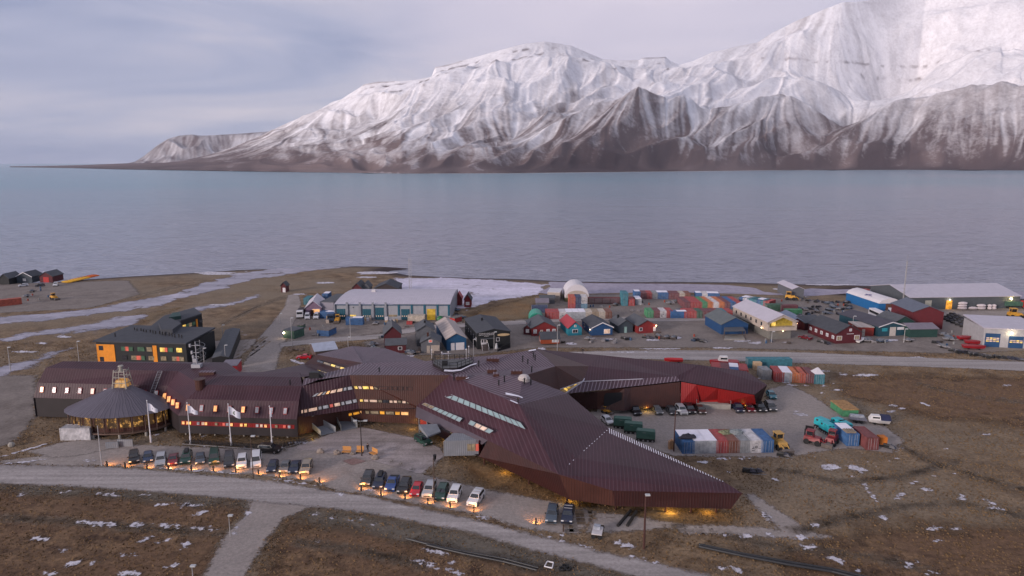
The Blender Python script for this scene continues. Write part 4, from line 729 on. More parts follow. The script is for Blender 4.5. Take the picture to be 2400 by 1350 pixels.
# terrace
tz = 12.3; T = [G(x, y, tz) for x, y in [(1014, 851), (1037, 864), (1072, 862), (1109, 849), (1100, 842), (1020, 843)]]
mb = MB(); mb.prism([p - Vector((0, 0, .6)) for p in T], T); te = part(mb, 'roof_terrace', wallD); mb = MB()
mb.face([p + Vector((0, 0, .03)) for p in T]); mb.build('terrace_deck', M('terrace_deck', (.11, .11, .11), .8, .2, 1), te, loc=BASE)
mb = MB()
for i in range(6):
    a, b = T[i], T[(i + 1) % 6]; n = max(2, int((b - a).length / 1.1))
    for h in (.6, 1.25): mb.tube([a + Vector((0, 0, h)), b + Vector((0, 0, h))], .06, 4)
    for k in range(n + 1): q = a.lerp(b, k / n); mb.tube([q, q + Vector((0, 0, 1.25))], .07, 4)
mb.build('terrace_railing', blackm, te, loc=BASE)
mb = MB(); q = G(1043, 856, tz); mb.box(q.x - .6, q.y - .4, tz, q.x + .6, q.y + .5, tz + 1.1); mb.build('cabinet', blackm, te, loc=BASE)
for px, py, h in [(1012, 840, 2.0), (1036, 842, 1.6), (1051, 842, 1.7), (1093, 843, 2.4), (1099, 838, 2.6)]:
    q = G(px, py, tz); mb = MB(); mb.cyl(q, q + Vector((0, 0, h)), .05, n=5); mb.blob(q + Vector((0, 0, h)), .18, .18, .2, 6, 4, 1, 0); mb.build('antenna', trimw, te, loc=BASE)
def snowstrip(pts, w, z, seed=0):
    mb = MB(); P = [G(x, y, z) for x, y in pts]; rnd = random.Random(seed); up = []; lo = []
    for p in P: r = w * rnd.uniform(.6, 1.2); up.append(p + Vector((0, r, 0))); lo.append(p - Vector((0, r, 0)))
    for i in range(len(P) - 1): mb.face([lo[i], lo[i + 1], up[i + 1], up[i]])
    part(mb, 'snow_drift', frost)
snowstrip([(1041, 868), (1060, 869), (1080, 867), (1092, 861), (1105, 855), (1117, 852)], .55, 12.15)
snowstrip([(1185, 922), (1200, 925), (1215, 928), (1225, 932)], .5, 11.75, 2); snowstrip([(1196, 938), (1206, 942), (1213, 945)], .4, 11.35, 3); snowstrip([(1092, 887), (1099, 885)], .5, 12.0, 4); snowstrip([(1239, 822), (1252, 820), (1256, 819)], .5, 12.2, 5)
# ribs of snow between the seams along the upper edge of the tip
mb = MB(); A, B = R3, R5
for k in range(46):
    t = k / 46; p = A.lerp(B, t); ln = 2.1 * (1 - t) ** .8 + .25; d = (G(1450, 1060, 6) - G(1445, 1020, 6)).normalized(); q = p + d * ln; n = (R5 - R3).cross(E3 - R3).normalized(); n = n if n.z > 0 else -n
    q.z = R3.z - ((q.x - R3.x) * n.x + (q.y - R3.y) * n.y) / n.z + .05; s = Vector((.065, 0, 0)); o_ = Vector((0, 0, .07)); mb.face([p - s + o_, p + s + o_, q + s + o_, q - s + o_])
for k in range(26):
    if k % 2: continue
    t = k / 26; p = R3.lerp(R4, t) if t < .8 else R4.lerp(E3, (t - .8) * 3); q = p + (G(1340, 1060, 6) - G(1336, 1068, 6)).normalized() * -.45; s = Vector((.06, 0, 0)); o_ = Vector((0, 0, .09)); mb.face([p - s + o_, p + s + o_, q + s + o_, q - s + o_])
sr = part(mb, 'snow_ribs', frost); sr['kind'] = 'stuff'
# ladder on the mansard
mb = MB(); A = hit(377, 872, fl[0], (fl[1] - fl[0]).cross(tp[0] - fl[0]).normalized()) + Vector((0, -.3, .3)); B = hit(356, 928, fl[0], (fl[1] - fl[0]).cross(tp[0] - fl[0]).normalized()) + Vector((0, -.3, .3))
s = Vector((.45, 0, 0)); mb.tube([A - s, B - s], .05, 4); mb.tube([A + s, B + s], .05, 4)
for k in range(16): q = A.lerp(B, k / 15); mb.tube([q - s, q + s], .04, 4)
part(mb, 'roof_ladder', steel)
# rotunda with its glazed lantern
rc = G(281, 953, 4.9); rx, ry = 11.2, 7.0; NR = 24; rc.y = G(281, 981, 4.9).y + ry
def ring(kx, ky, z, dy=0): return [Vector((rc.x + rx * kx * math.cos(2 * math.pi * k / NR), rc.y + dy + ry * ky * math.sin(2 * math.pi * k / NR), z)) for k in range(NR)]
ev = ring(1, 1, 4.9); rg = ring(.16, .2, 9.0, 1.4); md = ring(.55, .56, 7.1, .6)
rot = thing('rotunda', None, None); rot['nodup'] = 1
bpy.data.objects.remove(rot)
mb = MB()
for k in range(NR):
    j = (k + 1) % NR
    for a_, b_ in ((ev, md), (md, rg)):
        P = [a_[k], a_[j], b_[j], b_[k]]; w0 = 2.9; mb.face(P, [(k * w0, 0), (k * w0 + w0, 0), (k * w0 + w0, 5), (k * w0, 5)])
mb.face(rg); rrf = part(mb, 'rotunda_roof', M('rotunda_roof', (.088, .078, .10), .4, .1, .4, stripes=(.97, .4, (.045, .038, .05))))
mb = MB(); lo, hi = ring(.90, .80, 1.3), ring(.90, .80, 5.0)
for k in range(NR): j = (k + 1) % NR; mb.face([lo[k], lo[j], hi[j], hi[k]])
rw = part(mb, 'rotunda_wall', wallB)
for k in range(NR):
    th = 2 * math.pi * (k + .5) / NR
    if math.sin(th) > .1: continue
    j = (k + 1) % NR; c = Vector((rc.x, rc.y, 0)); a = lo[k].lerp(lo[j], .1); b = lo[k].lerp(lo[j], .9); o_ = Vector((math.cos(th) * .06, math.sin(th) * .1 , 0)); kk = 'rot'
    mb = MB(); mb.face([Vector((a.x, a.y, 2.2)) + o_, Vector((b.x, b.y, 2.2)) + o_, Vector((b.x, b.y, 4.5)) + o_, Vector((a.x, a.y, 4.5)) + o_]); g_ = mb.build('window', GL[kk], rw, loc=BASE)
mb = MB()
for k in range(NR):
    if math.sin(2 * math.pi * k / NR) > .2: continue
    p = ring(.95, .88, 0)[k]; mb.cyl((p.x, p.y, 1.2), (p.x, p.y, 4.9), .12, n=5)
d0, d1 = ring(.96, .90, 1.0), ring(.96, .90, 1.3); mb.prism(d0, d1); mb.build('veranda', M('brown_timber', (.10, .06, .045), .7, .2, 2), rw, loc=BASE)
for k in range(13, 24, 2):
    p = ring(.93, .84, 0)[k]; mb = MB(); mb.cyl((p.x, p.y, 0), (p.x, p.y, 1.1), .28, n=8); part(mb, 'pile', conc)
lc = Vector((rc.x + .2, rc.y + 1.4, 8.8)); mb = MB(); Q0 = [lc + Vector((x * 1.5, y * 1.3, 0)) for x, y in ((-1, -1), (1, -1), (1, 1), (-1, 1))]; Q1_ = [lc + Vector((x * 1.1, y * .95, 3.6)) for x, y in ((-1, -1), (1, -1), (1, 1), (-1, 1))]
for t in (0, .33, .66, 1.0):
    q = [a.lerp(b, t) for a, b in zip(Q0, Q1_)]; mb.tube(q + [q[0]], .09, 4)
for a, b in zip(Q0, Q1_): mb.tube([a, b + (b - a) * .12], .11, 4)
for i in range(4): a = (Q0[i] + Q0[(i + 1) % 4]) / 2; b = (Q1_[i] + Q1_[(i + 1) % 4]) / 2; mb.tube([a, b], .06, 4)
mb.cyl(lc + Vector((0, 0, 3.5)), lc + Vector((0, 0, 4.6)), .4, .3, 8); mb.cyl(lc + Vector((0, 0, 4.6)), lc + Vector((0, 0, 4.8)), .6, .5, 8)
mb.build('lantern', M('lantern_steel', (.30, .28, .24), .5), rrf, loc=BASE)
mb = MB(); sh = .86; q0_ = [lc + (p - lc) * sh for p in Q0]; q1_ = [lc + Vector(((p - lc).x * sh, (p - lc).y * sh, 1.7)) for p in Q1_]
for i in range(4): j = (i + 1) % 4; mb.face([q0_[i], q0_[j], q1_[j], q1_[i]])
mb.build('lantern_glow', M('lantern_glow', (.3, .2, .08), .4, .5, 1.6, emit=.2, ecol=(1, .46, .10)), rrf, loc=BASE)
# ------------------------------------------------------------------ houses and sheds
def pal(name, c, **k): return M('paint_' + name, c, .65, .12, 1.1, stripes=(.30, .22, tuple(x * .6 for x in c)), **k)
RED = pal('barn_red', (.19, .018, .020)); DRED = pal('dark_red', (.085, .012, .018)); BLUE = pal('deep_blue', (.012, .055, .15)); MBLUE = pal('mid_blue', (.012, .075, .17)); TEAL = pal('teal', (.02, .20, .27)); BLK = pal('black', (.012, .014, .016)); ORNG = pal('orange_red', (.28, .055, .018))
GREY = pal('grey', (.11, .115, .13)); LG = pal('light_grey', (.27, .27, .29)); DGRN = pal('dark_green', (.018, .055, .048)); CREAM = pal('cream', (.40, .34, .29)); DBLU = pal('slate', (.045, .06, .075)); PINKW = pal('lilac_timber', (.20, .13, .19)); YOR = pal('signal_orange', (.75, .26, .015))
RG = M('roof_felt_grey', (.075, .08, .09), .8, .15, .8); RD = M('roof_felt_dark', (.050, .054, .064), .8, .15, .8); RLG = M('roof_sheet_pale', (.44, .41, .46), .5, .07, .5, stripes=(.9, .18, (.33, .31, .36))); RBG = M('roof_sheet_beige', (.36, .30, .27), .6, .1, .5, stripes=(2.8, .7, (.46, .41, .38)))
RRD = M('roof_sheet_red', (.34, .035, .045), .6, .1, .5, stripes=(.9, .4, (.25, .02, .03))); RWH = M('roof_sheet_white', (.55, .53, .56), .5, .06, .5); WTR = M('white_paint', (.62, .60, .62), .6, .05, 1); TDOOR = M('teal_door', (.012, .075, .11), .5, .1, 1, stripes=(.8, .2, (.01, .05, .08)))
def frame_from(A, B, back=None, depth=None):
    a = G(*A); b = G(*B)
    if back is not None:
        k = G(*back); ax = (Vector((k.x, k.y, 0)) - a); dp = ax.length; ax.normalize(); xx = Vector((ax.y, -ax.x, 0)); wd = (b - a).dot(xx); return a, xx, ax, wd, dp
    xx = (b - a); wd = xx.length; xx.normalize(); ax = Vector((-xx.y, xx.x, 0)); return a, xx, ax, wd, depth
HREG = []
def house(name, label, cat, A, B, depth=8, wh=2.8, rh=4.6, wall=RED, roof=RG, back=None, gable=True, win=(), doors=(), side=0, trim=None, group=None, base=.0, chim=None, over=.35, flat=False, sidek='dark', rsideswin=0, fw=WTR, width=None):
    a, xx, ax, wd, dp = frame_from(A, B, back, depth)
    if width: wd = width
    rz = math.atan2(xx.y, xx.x); o = a + xx * wd / 2
    t = thing(name, label, cat, (o.x, o.y, 0), rz, group); w2 = wd / 2
    mb = MB()
    if flat: mb.box(-w2, 0, base, w2, dp, wh)
    elif gable:
        f = [(-w2, 0, base), (w2, 0, base), (w2, 0, wh), (0, 0, rh), (-w2, 0, wh)]; mb.prism(f, [(x, dp, z) for x, y, z in f])
    else:
        f = [(-w2, 0, base), (-w2, dp, base), (-w2, dp, wh), (-w2, dp / 2, rh), (-w2, 0, wh)]; mb.prism(f, [(w2, y, z) for x, y, z in f])
    mb.build('wall', wall, t)
    mb = MB(); th = .16; ov = over
    if flat:
        mb.box(-w2 - .1, -.1, wh, w2 + .1, dp + .1, wh + .18)
    elif gable:
        s = (rh - wh) / w2
        for sg in (-1, 1):
            p = [(sg * (w2 + ov), -ov, wh - s * ov + .05), (0, -ov, rh + .05), (0, dp + ov, rh + .05), (sg * (w2 + ov), dp + ov, wh - s * ov + .05)]
            if sg > 0: p = p[::-1]
            mb.prism(p[::-1] if False else p, [(x, y, z + th) for x, y, z in p])
    else:
        s = (rh - wh) / (dp / 2)
        for sg in (-1, 1):
            yy = (lambda q: q) ; y0 = -ov if sg < 0 else dp + ov
            p = [(-w2 - ov, y0, wh - s * ov + .05), (w2 + ov, y0, wh - s * ov + .05), (w2 + ov, dp / 2, rh + .05), (-w2 - ov, dp / 2, rh + .05)]
            mb.prism(p, [(x, y, z + th) for x, y, z in p])
    r = mb.build('roof', roof, t)
    if trim is not None and not flat and gable:
        s = (rh - wh) / w2; mb = MB(); y = -ov - .06
        p = [(-w2 - ov, y, wh - s * ov - .08), (0, y, rh - .06), (w2 + ov, y, wh - s * ov - .08), (w2 + ov, y, wh - s * ov + .24), (0, y, rh + .26), (-w2 - ov, y, wh - s * ov + .24)]
        mb.prism([p[0], p[1], p[4], p[5]], [(q[0], q[1] + .05, q[2]) for q in (p[0], p[1], p[4], p[5])]); mb.prism([p[1], p[2], p[3], p[4]], [(q[0], q[1] + .05, q[2]) for q in (p[1], p[2], p[3], p[4])]); mb.build('barge_board', trim, r)
    def pane(x0, z0, x1, z1, k, fr=fw, y=0):
        mb = MB(); mb.box(x0 - .12, y - .05, z0 - .12, x1 + .12, y + .02, z1 + .12); w_ = mb.build('window', fr, t); mb = MB()
        n = max(1, round((x1 - x0) / .9)); 
        for i in range(n): c = (x1 - x0) / n; mb.box(x0 + i * c + .05, y - .08, z0, x0 + (i + 1) * c - .05, y - .04, z1)
        mb.build('pane', GL[k], w_)
    for u, z, w, h, k in win: pane(-w2 + u * wd - w / 2, z, -w2 + u * wd + w / 2, z + h, k)
    for u, w, h, m in doors:
        mb = MB(); x = -w2 + u * wd; mb.box(x - w / 2, -.09, base, x + w / 2, .02, base + h); d = mb.build('door', m, t); mb = MB(); mb.box(x + w / 2 - .2, -.14, base + h * .45, x + w / 2 - .12, -.09, base + h * .5); mb.build('handle', blackm, d)
    for sg, n in ((-1, side), (1, rsideswin)):
        for i in range(n):
            y = dp * (i + .5) / n; zc = base + (wh - base) * .55; mb = MB(); X = sg * w2
            mb.box(min(X, X + sg * .05), y - .6, zc - .55, max(X, X + sg * .05), y + .6, zc + .55); w_ = mb.build('window', fw, t); mb = MB(); mb.box(min(X + sg * .05, X + sg * .09), y - .45, zc - .42, max(X + sg * .05, X + sg * .09), y + .45, zc + .42); mb.build('pane', GL[sidek], w_)
    if chim: 
        mb = MB(); cx = -w2 + chim[0] * wd; cy = chim[1] * dp; mb.box(cx - .3, cy - .3, wh, cx + .3, cy + .3, rh + .9); mb.build('chimney', chim[2] if len(chim) > 2 else blackm, r)
    return t, w2, dp
def text(body, size, mat, parent, loc, rot=(math.pi / 2, 0, 0), name='lettering', align='CENTER'):
    c = bpy.data.curves.new(name, 'FONT'); c.body = body; c.size = size; c.extrude = .02; c.align_x = align
    o = bpy.data.objects.new(name, c); COL.objects.link(o); dg = bpy.context.evaluated_depsgraph_get(); me = bpy.data.meshes.new_from_object(o.evaluated_get(dg)); bpy.data.objects.remove(o)
    me.materials.clear(); me.materials.append(mat); q = bpy.data.objects.new(name, me); COL.objects.link(q); q.parent = parent; q.location = loc; q.rotation_euler = rot; return q
def lampglow(t, loc, e=12, col=(1, .62, .3), size=.16):
    mb = MB(); mb.blob(loc, size, size, size, 8, 5, 0, 0); o = mb.build('wall_lamp', M('bulb_' + str(round(col[1], 2)), (1, .9, .7), .5, 0, emit=6, ecol=col), t); l = point((0, 0, 0), e, col); l.parent = t; l.location = Vector(loc) + Vector((0, -.5, -.1)); return o
# --- row of cabins behind the science building
H = house
t, w2, dp = H('cabin', 'tall dark red cabin with grey gable roof behind a lower lean-to', 'cabin', (901, 815), (941, 813), 9, 4.2, 6.6, DRED, RG)
H('cabin', 'low maroon lean-to cabin with broad grey roof and dark window', 'cabin', (905, 829), (952, 827), 5.5, 2.6, 3.8, DRED, RG, gable=False, win=[(.7, 1.1, 1.0, .8, 'dark')])
H('cabin', 'tall grey timber house with chimney standing behind a lower gabled annex', 'house', (977, 812), (1019, 810), 8, 5.0, 6.6, GREY, RG, chim=(.5, .4))
t, w2, dp = H('cabin', 'grey gabled annex with cream double doors and plank ramp', 'house', (987, 828), (1032, 827), 7, 3.3, 4.8, GREY, RG, doors=[(.38, .9, 2.3, CREAM), (.74, 2.6, 2.4, CREAM)], win=[(.5, 3.4, .9, .6, 'redl')], chim=(.35, .4, wallB))
mb = MB(); mb.prism([(1.0, -1.6, 0), (3.2, -1.6, 0), (3.2, 0, 0), (1.0, 0, 0)], [(1.0, -1.6, .1), (3.2, -1.6, .1), (3.2, 0, .7), (1.0, 0, .7)]); mb.build('plank_ramp', M('old_planks', (.09, .07, .065), .9, .3, 2), t)
H('shed', 'blue shed with beige ribbed roof and two white doors', 'shed', (1047, 822), (1095, 822), wh=3.6, rh=5.2, wall=MBLUE, roof=RBG, back=(1023, 779, .2), doors=[(.31, 1.1, 2.3, WTR), (.68, 2.6, 2.3, WTR)])
t, w2, dp = H('museum_house', 'black timber museum house with painted airship and white double door', 'museum', (1119, 819), (1196, 814), wh=5.0, rh=6.1, wall=BLK, roof=RD, back=(1090, 782, 0), base=0, over=.3, side=5, win=[(.62, 2.3, .9, .9, 'dark'), (.27, 2.0, .6, .6, 'dim')], doors=[], chim=(.40, .62))
text('SPITSBERGEN AIRSHIP MUSEUM', .36, WTR, t, (-w2 * .42, -.10, 4.75)); text('NORTH POLE EXPEDITION', .40, WTR, t, (-w2 * .45, -.10, 4.30)); text('MUSEUM', .34, WTR, t, (-w2 * .45, -.10, 3.9))
mb = MB(); mb.prism([(w2 * .20 + 2.0 * (1 + math.cos(a)), -.12, 4.15 + .42 * math.sin(a)) for a in [2 * math.pi * k / 18 for k in range(18)]], [(w2 * .20 + 2.0 * (1 + math.cos(a)), -.06, 4.15 + .42 * math.sin(a)) for a in [2 * math.pi * k / 18 for k in range(18)]]); mb.build('painted_airship', M('airship_cream', (.50, .36, .20), .7, .15, 1), t)
mb = MB(); mb.box(-w2 * .78, -.12, 1.5, -w2 * .78 + 1.7, .02, 3.1); d = mb.build('door', WTR, t); mb = MB(); mb.box(-w2 * .78 + .2, -.15, 2.1, -w2 * .78 + .65, -.12, 2.95); mb.box(-w2 * .78 + 1.0, -.15, 2.1, -w2 * .78 + 1.45, -.12, 2.95); pn = mb.build('door_panes', GL['dark'], d); pn['kind'] = 'stuff'
mb = MB(); mb.box(-w2 * .80, -1.1, 3.3, -w2 * .80 + 4.2, 0, 3.42); mb.build('door_canopy', RG, t)
mb = MB(); x = -w2 * .78
for i in range(6): mb.box(x, -2.4 + i * .4, 0, x + 1.9, -2.0 + i * .4, .25 + i * .25)
s_ = mb.build('front_steps', M('old_planks', (.09, .07, .065)), t); mb = MB()
for xx in (x - .05, x + 1.95): mb.tube([(xx, -2.4, 1.1), (xx, -.1, 2.5)], .06, 5); mb.tube([(xx, -2.4, 0), (xx, -2.4, 1.1)], .05, 5)
mb.build('handrail', WTR, s_)
mb = MB(); mb.blob((.6, -.8, 1.55), .28, .28, .3, 8, 5, 0, 0); mb.cyl((.6, -.8, .1), (.6, -.8, 1.5), .55, .25, 9); tt = G(1156, 814.5); stt = mb.build('statue', M('white_plaster', (.55, .55, .55), .7, .1, 1)); stt.location = t.matrix_basis @ Vector((0, 0, 0)); stt.rotation_euler = t.rotation_euler; tag(stt, 'small white bell-shaped statue standing at the black museum wall', 'statue')
fr = MB(); a = G(1166, 824); b = G(1196, 815); fr.tube([a + Vector((0, 0, 1.0)), b + Vector((0, 0, 1.7))], .06, 5)
for k in range(7): q = a.lerp(b, k / 6); fr.tube([q, q + Vector((0, 0, 1.0 + .7 * k / 6))], .05, 4)
fr.face([a, b, b + Vector((0, 0, 1.2)), a + Vector((0, 0, .6))]); tag(fr.build('ramp_fence', blackm, None, loc=a), 'black slatted ramp fence right of the museum steps', 'fence')
# red, teal, blue row
t, w2, dp = H('house', 'wide red house with white framed windows and grey roof', 'house', (1246, 788), (1304, 786), 11, 2.7, 4.7, RED, RG, win=[(.14, 1.0, .9, 1.1, 'pale'), (.40, 1.3, .6, .6, 'dim'), (.66, .9, .8, 1.2, 'pale'), (.90, 1.0, .9, 1.1, 'pale')], fw=WTR)
H('house', 'small red side wing with one white window and grey roof', 'annex', (1227, 784), (1244, 785), 7, 2.2, 3.3, DRED, RG, win=[(.55, .8, .9, 1.0, 'pale')])
H('cabin', 'small orange red cabin with dark roof in front of the red house', 'cabin', (1268, 809), (1311, 808), 4.5, 2.0, 3.6, ORNG, RD, gable=False, base=.4, win=[(.78, .95, 1.9, .8, 'pale')], side=1, sidek='pale')
H('house', 'turquoise house with pinkish red roof and white windows', 'house', (1332, 787), (1364, 786), wh=2.7, rh=4.6, wall=TEAL, roof=RRD, back=(1313, 768, 0), win=[(.5, 1.0, 1.6, 1.0, 'dark'), (.5, 3.0, .5, .5, 'dim')])
t, w2, dp = H('house', 'dark blue house with white bargeboards and a lit window', 'house', (1387, 788), (1438, 788), wh=2.8, rh=4.4, wall=BLUE, roof=RD, back=(1364, 768, 0), win=[(.73, .8, 1.9, 1.3, 'peach')], trim=WTR, side=2)
lampglow(t, (-w2 - .5, .3, 2.2), 14)
mb = MB(); mb.box(-w2 - 2.2, -1.2, 0, w2 + .4, 0, .22); mb.build('deck', M('old_planks', (.09, .07, .065)), t)
H('cabin', 'slate green cabin with pale door between the blue and red houses', 'cabin', (1449, 781), (1483, 779), 8, 2.6, 4.2, DBLU, RG, doors=[(.5, .9, 2.1, M('pale_green', (.25, .38, .36)))], chim=(.4, .7))
t, w2, dp = H('house', 'red gabled house with grey roof and lit porch door', 'house', (1495, 782), (1541, 782), wh=2.7, rh=4.4, wall=RED, roof=RG, back=(1466, 765, 0), win=[(.16, 1.0, .9, .9, 'dark')], doors=[(.93, .9, 2.0, WTR)])
lampglow(t, (w2 * .98, -.35, 2.5), 30, (1, .55, .28), .22); mb = MB(); mb.box(w2 - .9, -1.5, 0, w2 + 1.3, 0, .6); mb.tube([(w2 + 1.2, -1.4, .6), (w2 + 1.2, -1.4, 1.6), (w2 - .8, -1.4, 1.6)], .05, 4); mb.build('porch', M('old_planks', (.09, .07, .065)), t)
t, w2, dp = H('barn', 'deep blue barn with green-grey roof beside the pale hall', 'barn', (1690, 784), (1741, 776), wh=3.4, rh=5.6, wall=BLUE, roof=M('roof_greenish', (.10, .115, .12), .8, .15, .8), back=(1652, 761, 0))
# open timber shelter
P_ = [G(1697, 795), G(1746, 794), G(1740, 785), G(1697, 786)]; t = thing('shelter', 'open timber shelter full of gear in front of the blue barn', 'shelter', P_[0]); mb = MB()
for p in P_: mb.cyl(p, p + Vector((0, 0, 2.5)), .12, n=5)
mb.build('posts', M('old_planks', (.09, .07, .065)), t, loc=P_[0])['kind'] = 'stuff'; mb = MB(); mb.prism([p + Vector((0, 0, 2.5)) for p in P_], [p + Vector((0, 0, 2.75)) for p in P_]); mb.build('roof', RG, t, loc=P_[0])
mb = MB(); mb.prism([p - Vector((.5, 1.5, 0)) for p in P_], [p + Vector((-.5, -1.5, .3)) for p in P_]); mb.build('deck', conc, t, loc=P_[0])
# pale hall with lit triangular loggia (in the middle of the right half)
A, B, bk_ = (1802, 797), (1856, 793), (1722, 757, 0)
a, xx, ax, wd, dp = frame_from(A, B, bk_); rz = math.atan2(xx.y, xx.x); o = a + xx * wd / 2; w2 = wd / 2
t = thing('hall', 'long cream hall with pale roof and lit triangular loggia in its gable', 'hall', (o.x, o.y, 0), rz)
mb = MB(); mb.box(-w2 + .6, .8, 0, w2 - .6, dp, 3.0); mb.build('ground_floor', pal('weathered', (.17, .165, .15)), t)
zc, ze_, zr_ = 3.0, 5.9, 8.2; W3_ = w2 + .7
mb = MB(); f = [(-W3_, 1.8, zc), (W3_, 1.8, zc), (W3_, 1.8, ze_), (0, 1.8, zr_), (-W3_, 1.8, ze_)]; mb.prism(f, [(x, dp + .5, z) for x, y, z in f])
mb.box(-W3_, -.2, zc, W3_, 1.8, zc + 1.15); mb.box(-W3_, -.2, zc + 1.15, -W3_ + .5, 1.8, ze_ - .1); mb.box(W3_ - .5, -.2, zc + 1.15, W3_, 1.8, ze_ - .1); mb.mi = mb.mi; up = mb.build('upper_storey', CREAM, t)
mb = MB()
for sg in (-1, 1):
    p = [(sg * W3_, -.2, ze_ - .75), (0, -.2, zr_ - .85), (0, -.2, zr_), (sg * W3_, -.2, ze_)]; p = p if sg < 0 else p[::-1]; mb.prism(p, [(x, .25, z) for x, y, z in p])
mb.build('gable_frame', CREAM, t)
mb = MB(); mb.face([(-W3_ + .5, 1.70, zc + 1.15), (W3_ - .5, 1.70, zc + 1.15), (W3_ - .5, 1.70, ze_ - .2), (0, 1.70, zr_ - .3), (-W3_ + .5, 1.70, ze_ - .2)]); mb.build('loggia_glazing', M('loggia_wall', (.30, .22, .04), .5, .4, 1.2, emit=.06, ecol=(1, .66, .06)), t)
mb = MB(); mb.box(-2.8, 1.6, zc + 1.2, -1.4, 1.68, zc + 2.5); mb.build('window', GL['yel'], t)
mb = MB()
for sg in (-1, 1):
    p = [(sg * (W3_ + .3), -.4, ze_ - .05), (0, -.4, zr_ + .05), (0, dp + .8, zr_ + .05), (sg * (W3_ + .3), dp + .8, ze_ - .05)]; mb.prism(p, [(x, y, z + .2) for x, y, z in p])
mb.build('roof', RLG, t)
for i, y in enumerate([4, 8, 12, 16, 20, 24]):
    yy = y * dp / 27; mb = MB(); mb.box(-W3_ - .05, yy, zc + 1.0, -W3_ + .02, yy + 1.0, zc + 2.1); mb.build('window', GL['dark'], t)
lampglow(t, (-.8, 1.2, zr_ - 1.1), 16, (1, .66, .15)); lampglow(t, (-W3_ - .3, 3.4, zc + .3), 14); lampglow(t, (.4, 0, zc - .2), 16)
t, w2, dp = H('shed', 'small red shed with pale blue roof behind the cream hall', 'shed', (1846, 772), (1880, 768), wh=2.6, rh=3.9, wall=DRED, roof=M('roof_pale_blue', (.20, .24, .32), .6), back=(1822, 752, 0)); lampglow(t, (0, -.2, 2.2), 10)
H('shed', 'low dark red shed with grey roof behind the maroon house', 'shed', (1885, 775), (1930, 770), 9, 2.6, 3.8, DRED, RG, gable=False)
# dark red L-shaped house
t, w2, dp = H('house', 'long dark red house with white windows and grey roof', 'house', (1958, 806), (2010, 800), wh=3.4, rh=5.8, wall=DRED, roof=RD, back=(1893, 780, 0), win=[(.13, 1.2, 1.6, 1.2, 'dim'), (.82, 1.2, 1.6, 1.2, 'dim'), (.55, 4.0, .6, .6, 'pale')], side=5, sidek='pale')
mb = MB(); mb.box(-.8, -.1, 3.0, 1.6, -.02, 3.12); mb.build('sign_strip', WTR, t)
t, w2, dp = H('shop_building', 'long dark roofed building with white trimmed blue gable and signs', 'shop', (2058, 789), (2118, 786), wh=3.3, rh=4.6, wall=pal('petrol', (.015, .06, .085)), roof=M('roof_violet_grey', (.058, .055, .072), .8, .12, .8), back=(1966, 757, 0), trim=WTR)
mb = MB(); mb.box(-.6, -.12, 0, 1.6, .02, 3.0); mb.build('door', M('cream_gate', (.46, .42, .38), .6, .08, 1), t); mb = MB(); mb.box(2.1, -.14, 2.0, 4.6, -.05, 2.9); sgn = mb.build('sign_board', WTR, t); text('~ w · ····', .3, blackm, sgn, (3.35, -.17, 2.35)) if False else None
mb = MB(); mb.box(-3.6, -.14, 1.7, -1.6, -.05, 2.8); mb.build('sign_board', M('sign_teal', (.03, .25, .30), .5, .25, 2.5), t)
H('container_hut', 'flat roofed red hut with white frame attached beside the shop', 'hut', (2008, 787), (2047, 788), 8, 2.9, 3, pal('brick_red', (.24, .03, .022)), RBG, flat=True, doors=[(.38, .9, 2.3, CREAM)])
H('hut', 'dark green gabled shed behind the petrol blue shop', 'shed', (2094, 778), (2140, 776), 9, 3.3, 5.2, DGRN, RG)
H('shed', 'long dark green shed with pale roof edge and snow', 'shed', (2132, 791), (2196, 790), 7, 2.8, 3.9, DGRN, M('roof_lilac', (.17, .15, .18), .7), gable=False)
mb = MB()
H('barn', 'tall dark red barn with blue-grey roof and pale ridge', 'barn', (2136, 771), (2208, 772), 15, 6.0, 8.0, pal('crimson', (.11, .014, .02)), M('roof_slate_blue', (.10, .115, .15), .7, .1, .7))
# hangar, blue with white rounded roof
A, B, bk_ = (2058, 733), (2112, 733), (1982, 706, 0); a, xx, ax, wd, dp = frame_from(A, B, bk_); rz = math.atan2(xx.y, xx.x); o = a + xx * wd / 2; w2 = wd / 2
t = thing('hangar', 'blue hangar with white curved roof and small aeroplane emblem', 'hangar', (o.x, o.y, 0), rz); mb = MB(); mb.box(-w2, 0, 0, w2, dp, 3.6); mb.build('wall', pal('bright_blue', (.012, .115, .30)), t)
arc = [(-w2 - .1, 3.6), (-w2 * .82, 4.6), (-w2 * .45, 5.3), (0, 5.7), (w2 * .45, 5.3), (w2 * .82, 4.6), (w2 + .1, 3.6)]; mb = MB(); mb.prism([(x, -.2, z) for x, z in arc], [(x, dp, z) for x, z in arc]); rf = mb.build('roof', M('white_membrane', (.56, .53, .55), .6, .06, .3), t)
mb = MB(); mb.box(-1.6, -.15, 0, w2 * .45, .02, 3.4); mb.build('door', pal('rust_door', (.11, .05, .035)), t)
mb = MB(); e = lambda u, v: (-w2 * .82 + (w2 * .37) * (u), dp * .42 + v, 4.6 + .7 * u + .14)
mb.face([e(.35, -2.2), e(.50, -2.2), e(.62, 2.2), e(.42, 2.2)]); mb.face([e(.0, 1.2), e(.1, 2.0), e(.95, -.2), e(.9, -1.0)]); mb.build('aeroplane_emblem', M('emblem_blue', (.05, .05, .18)), rf)
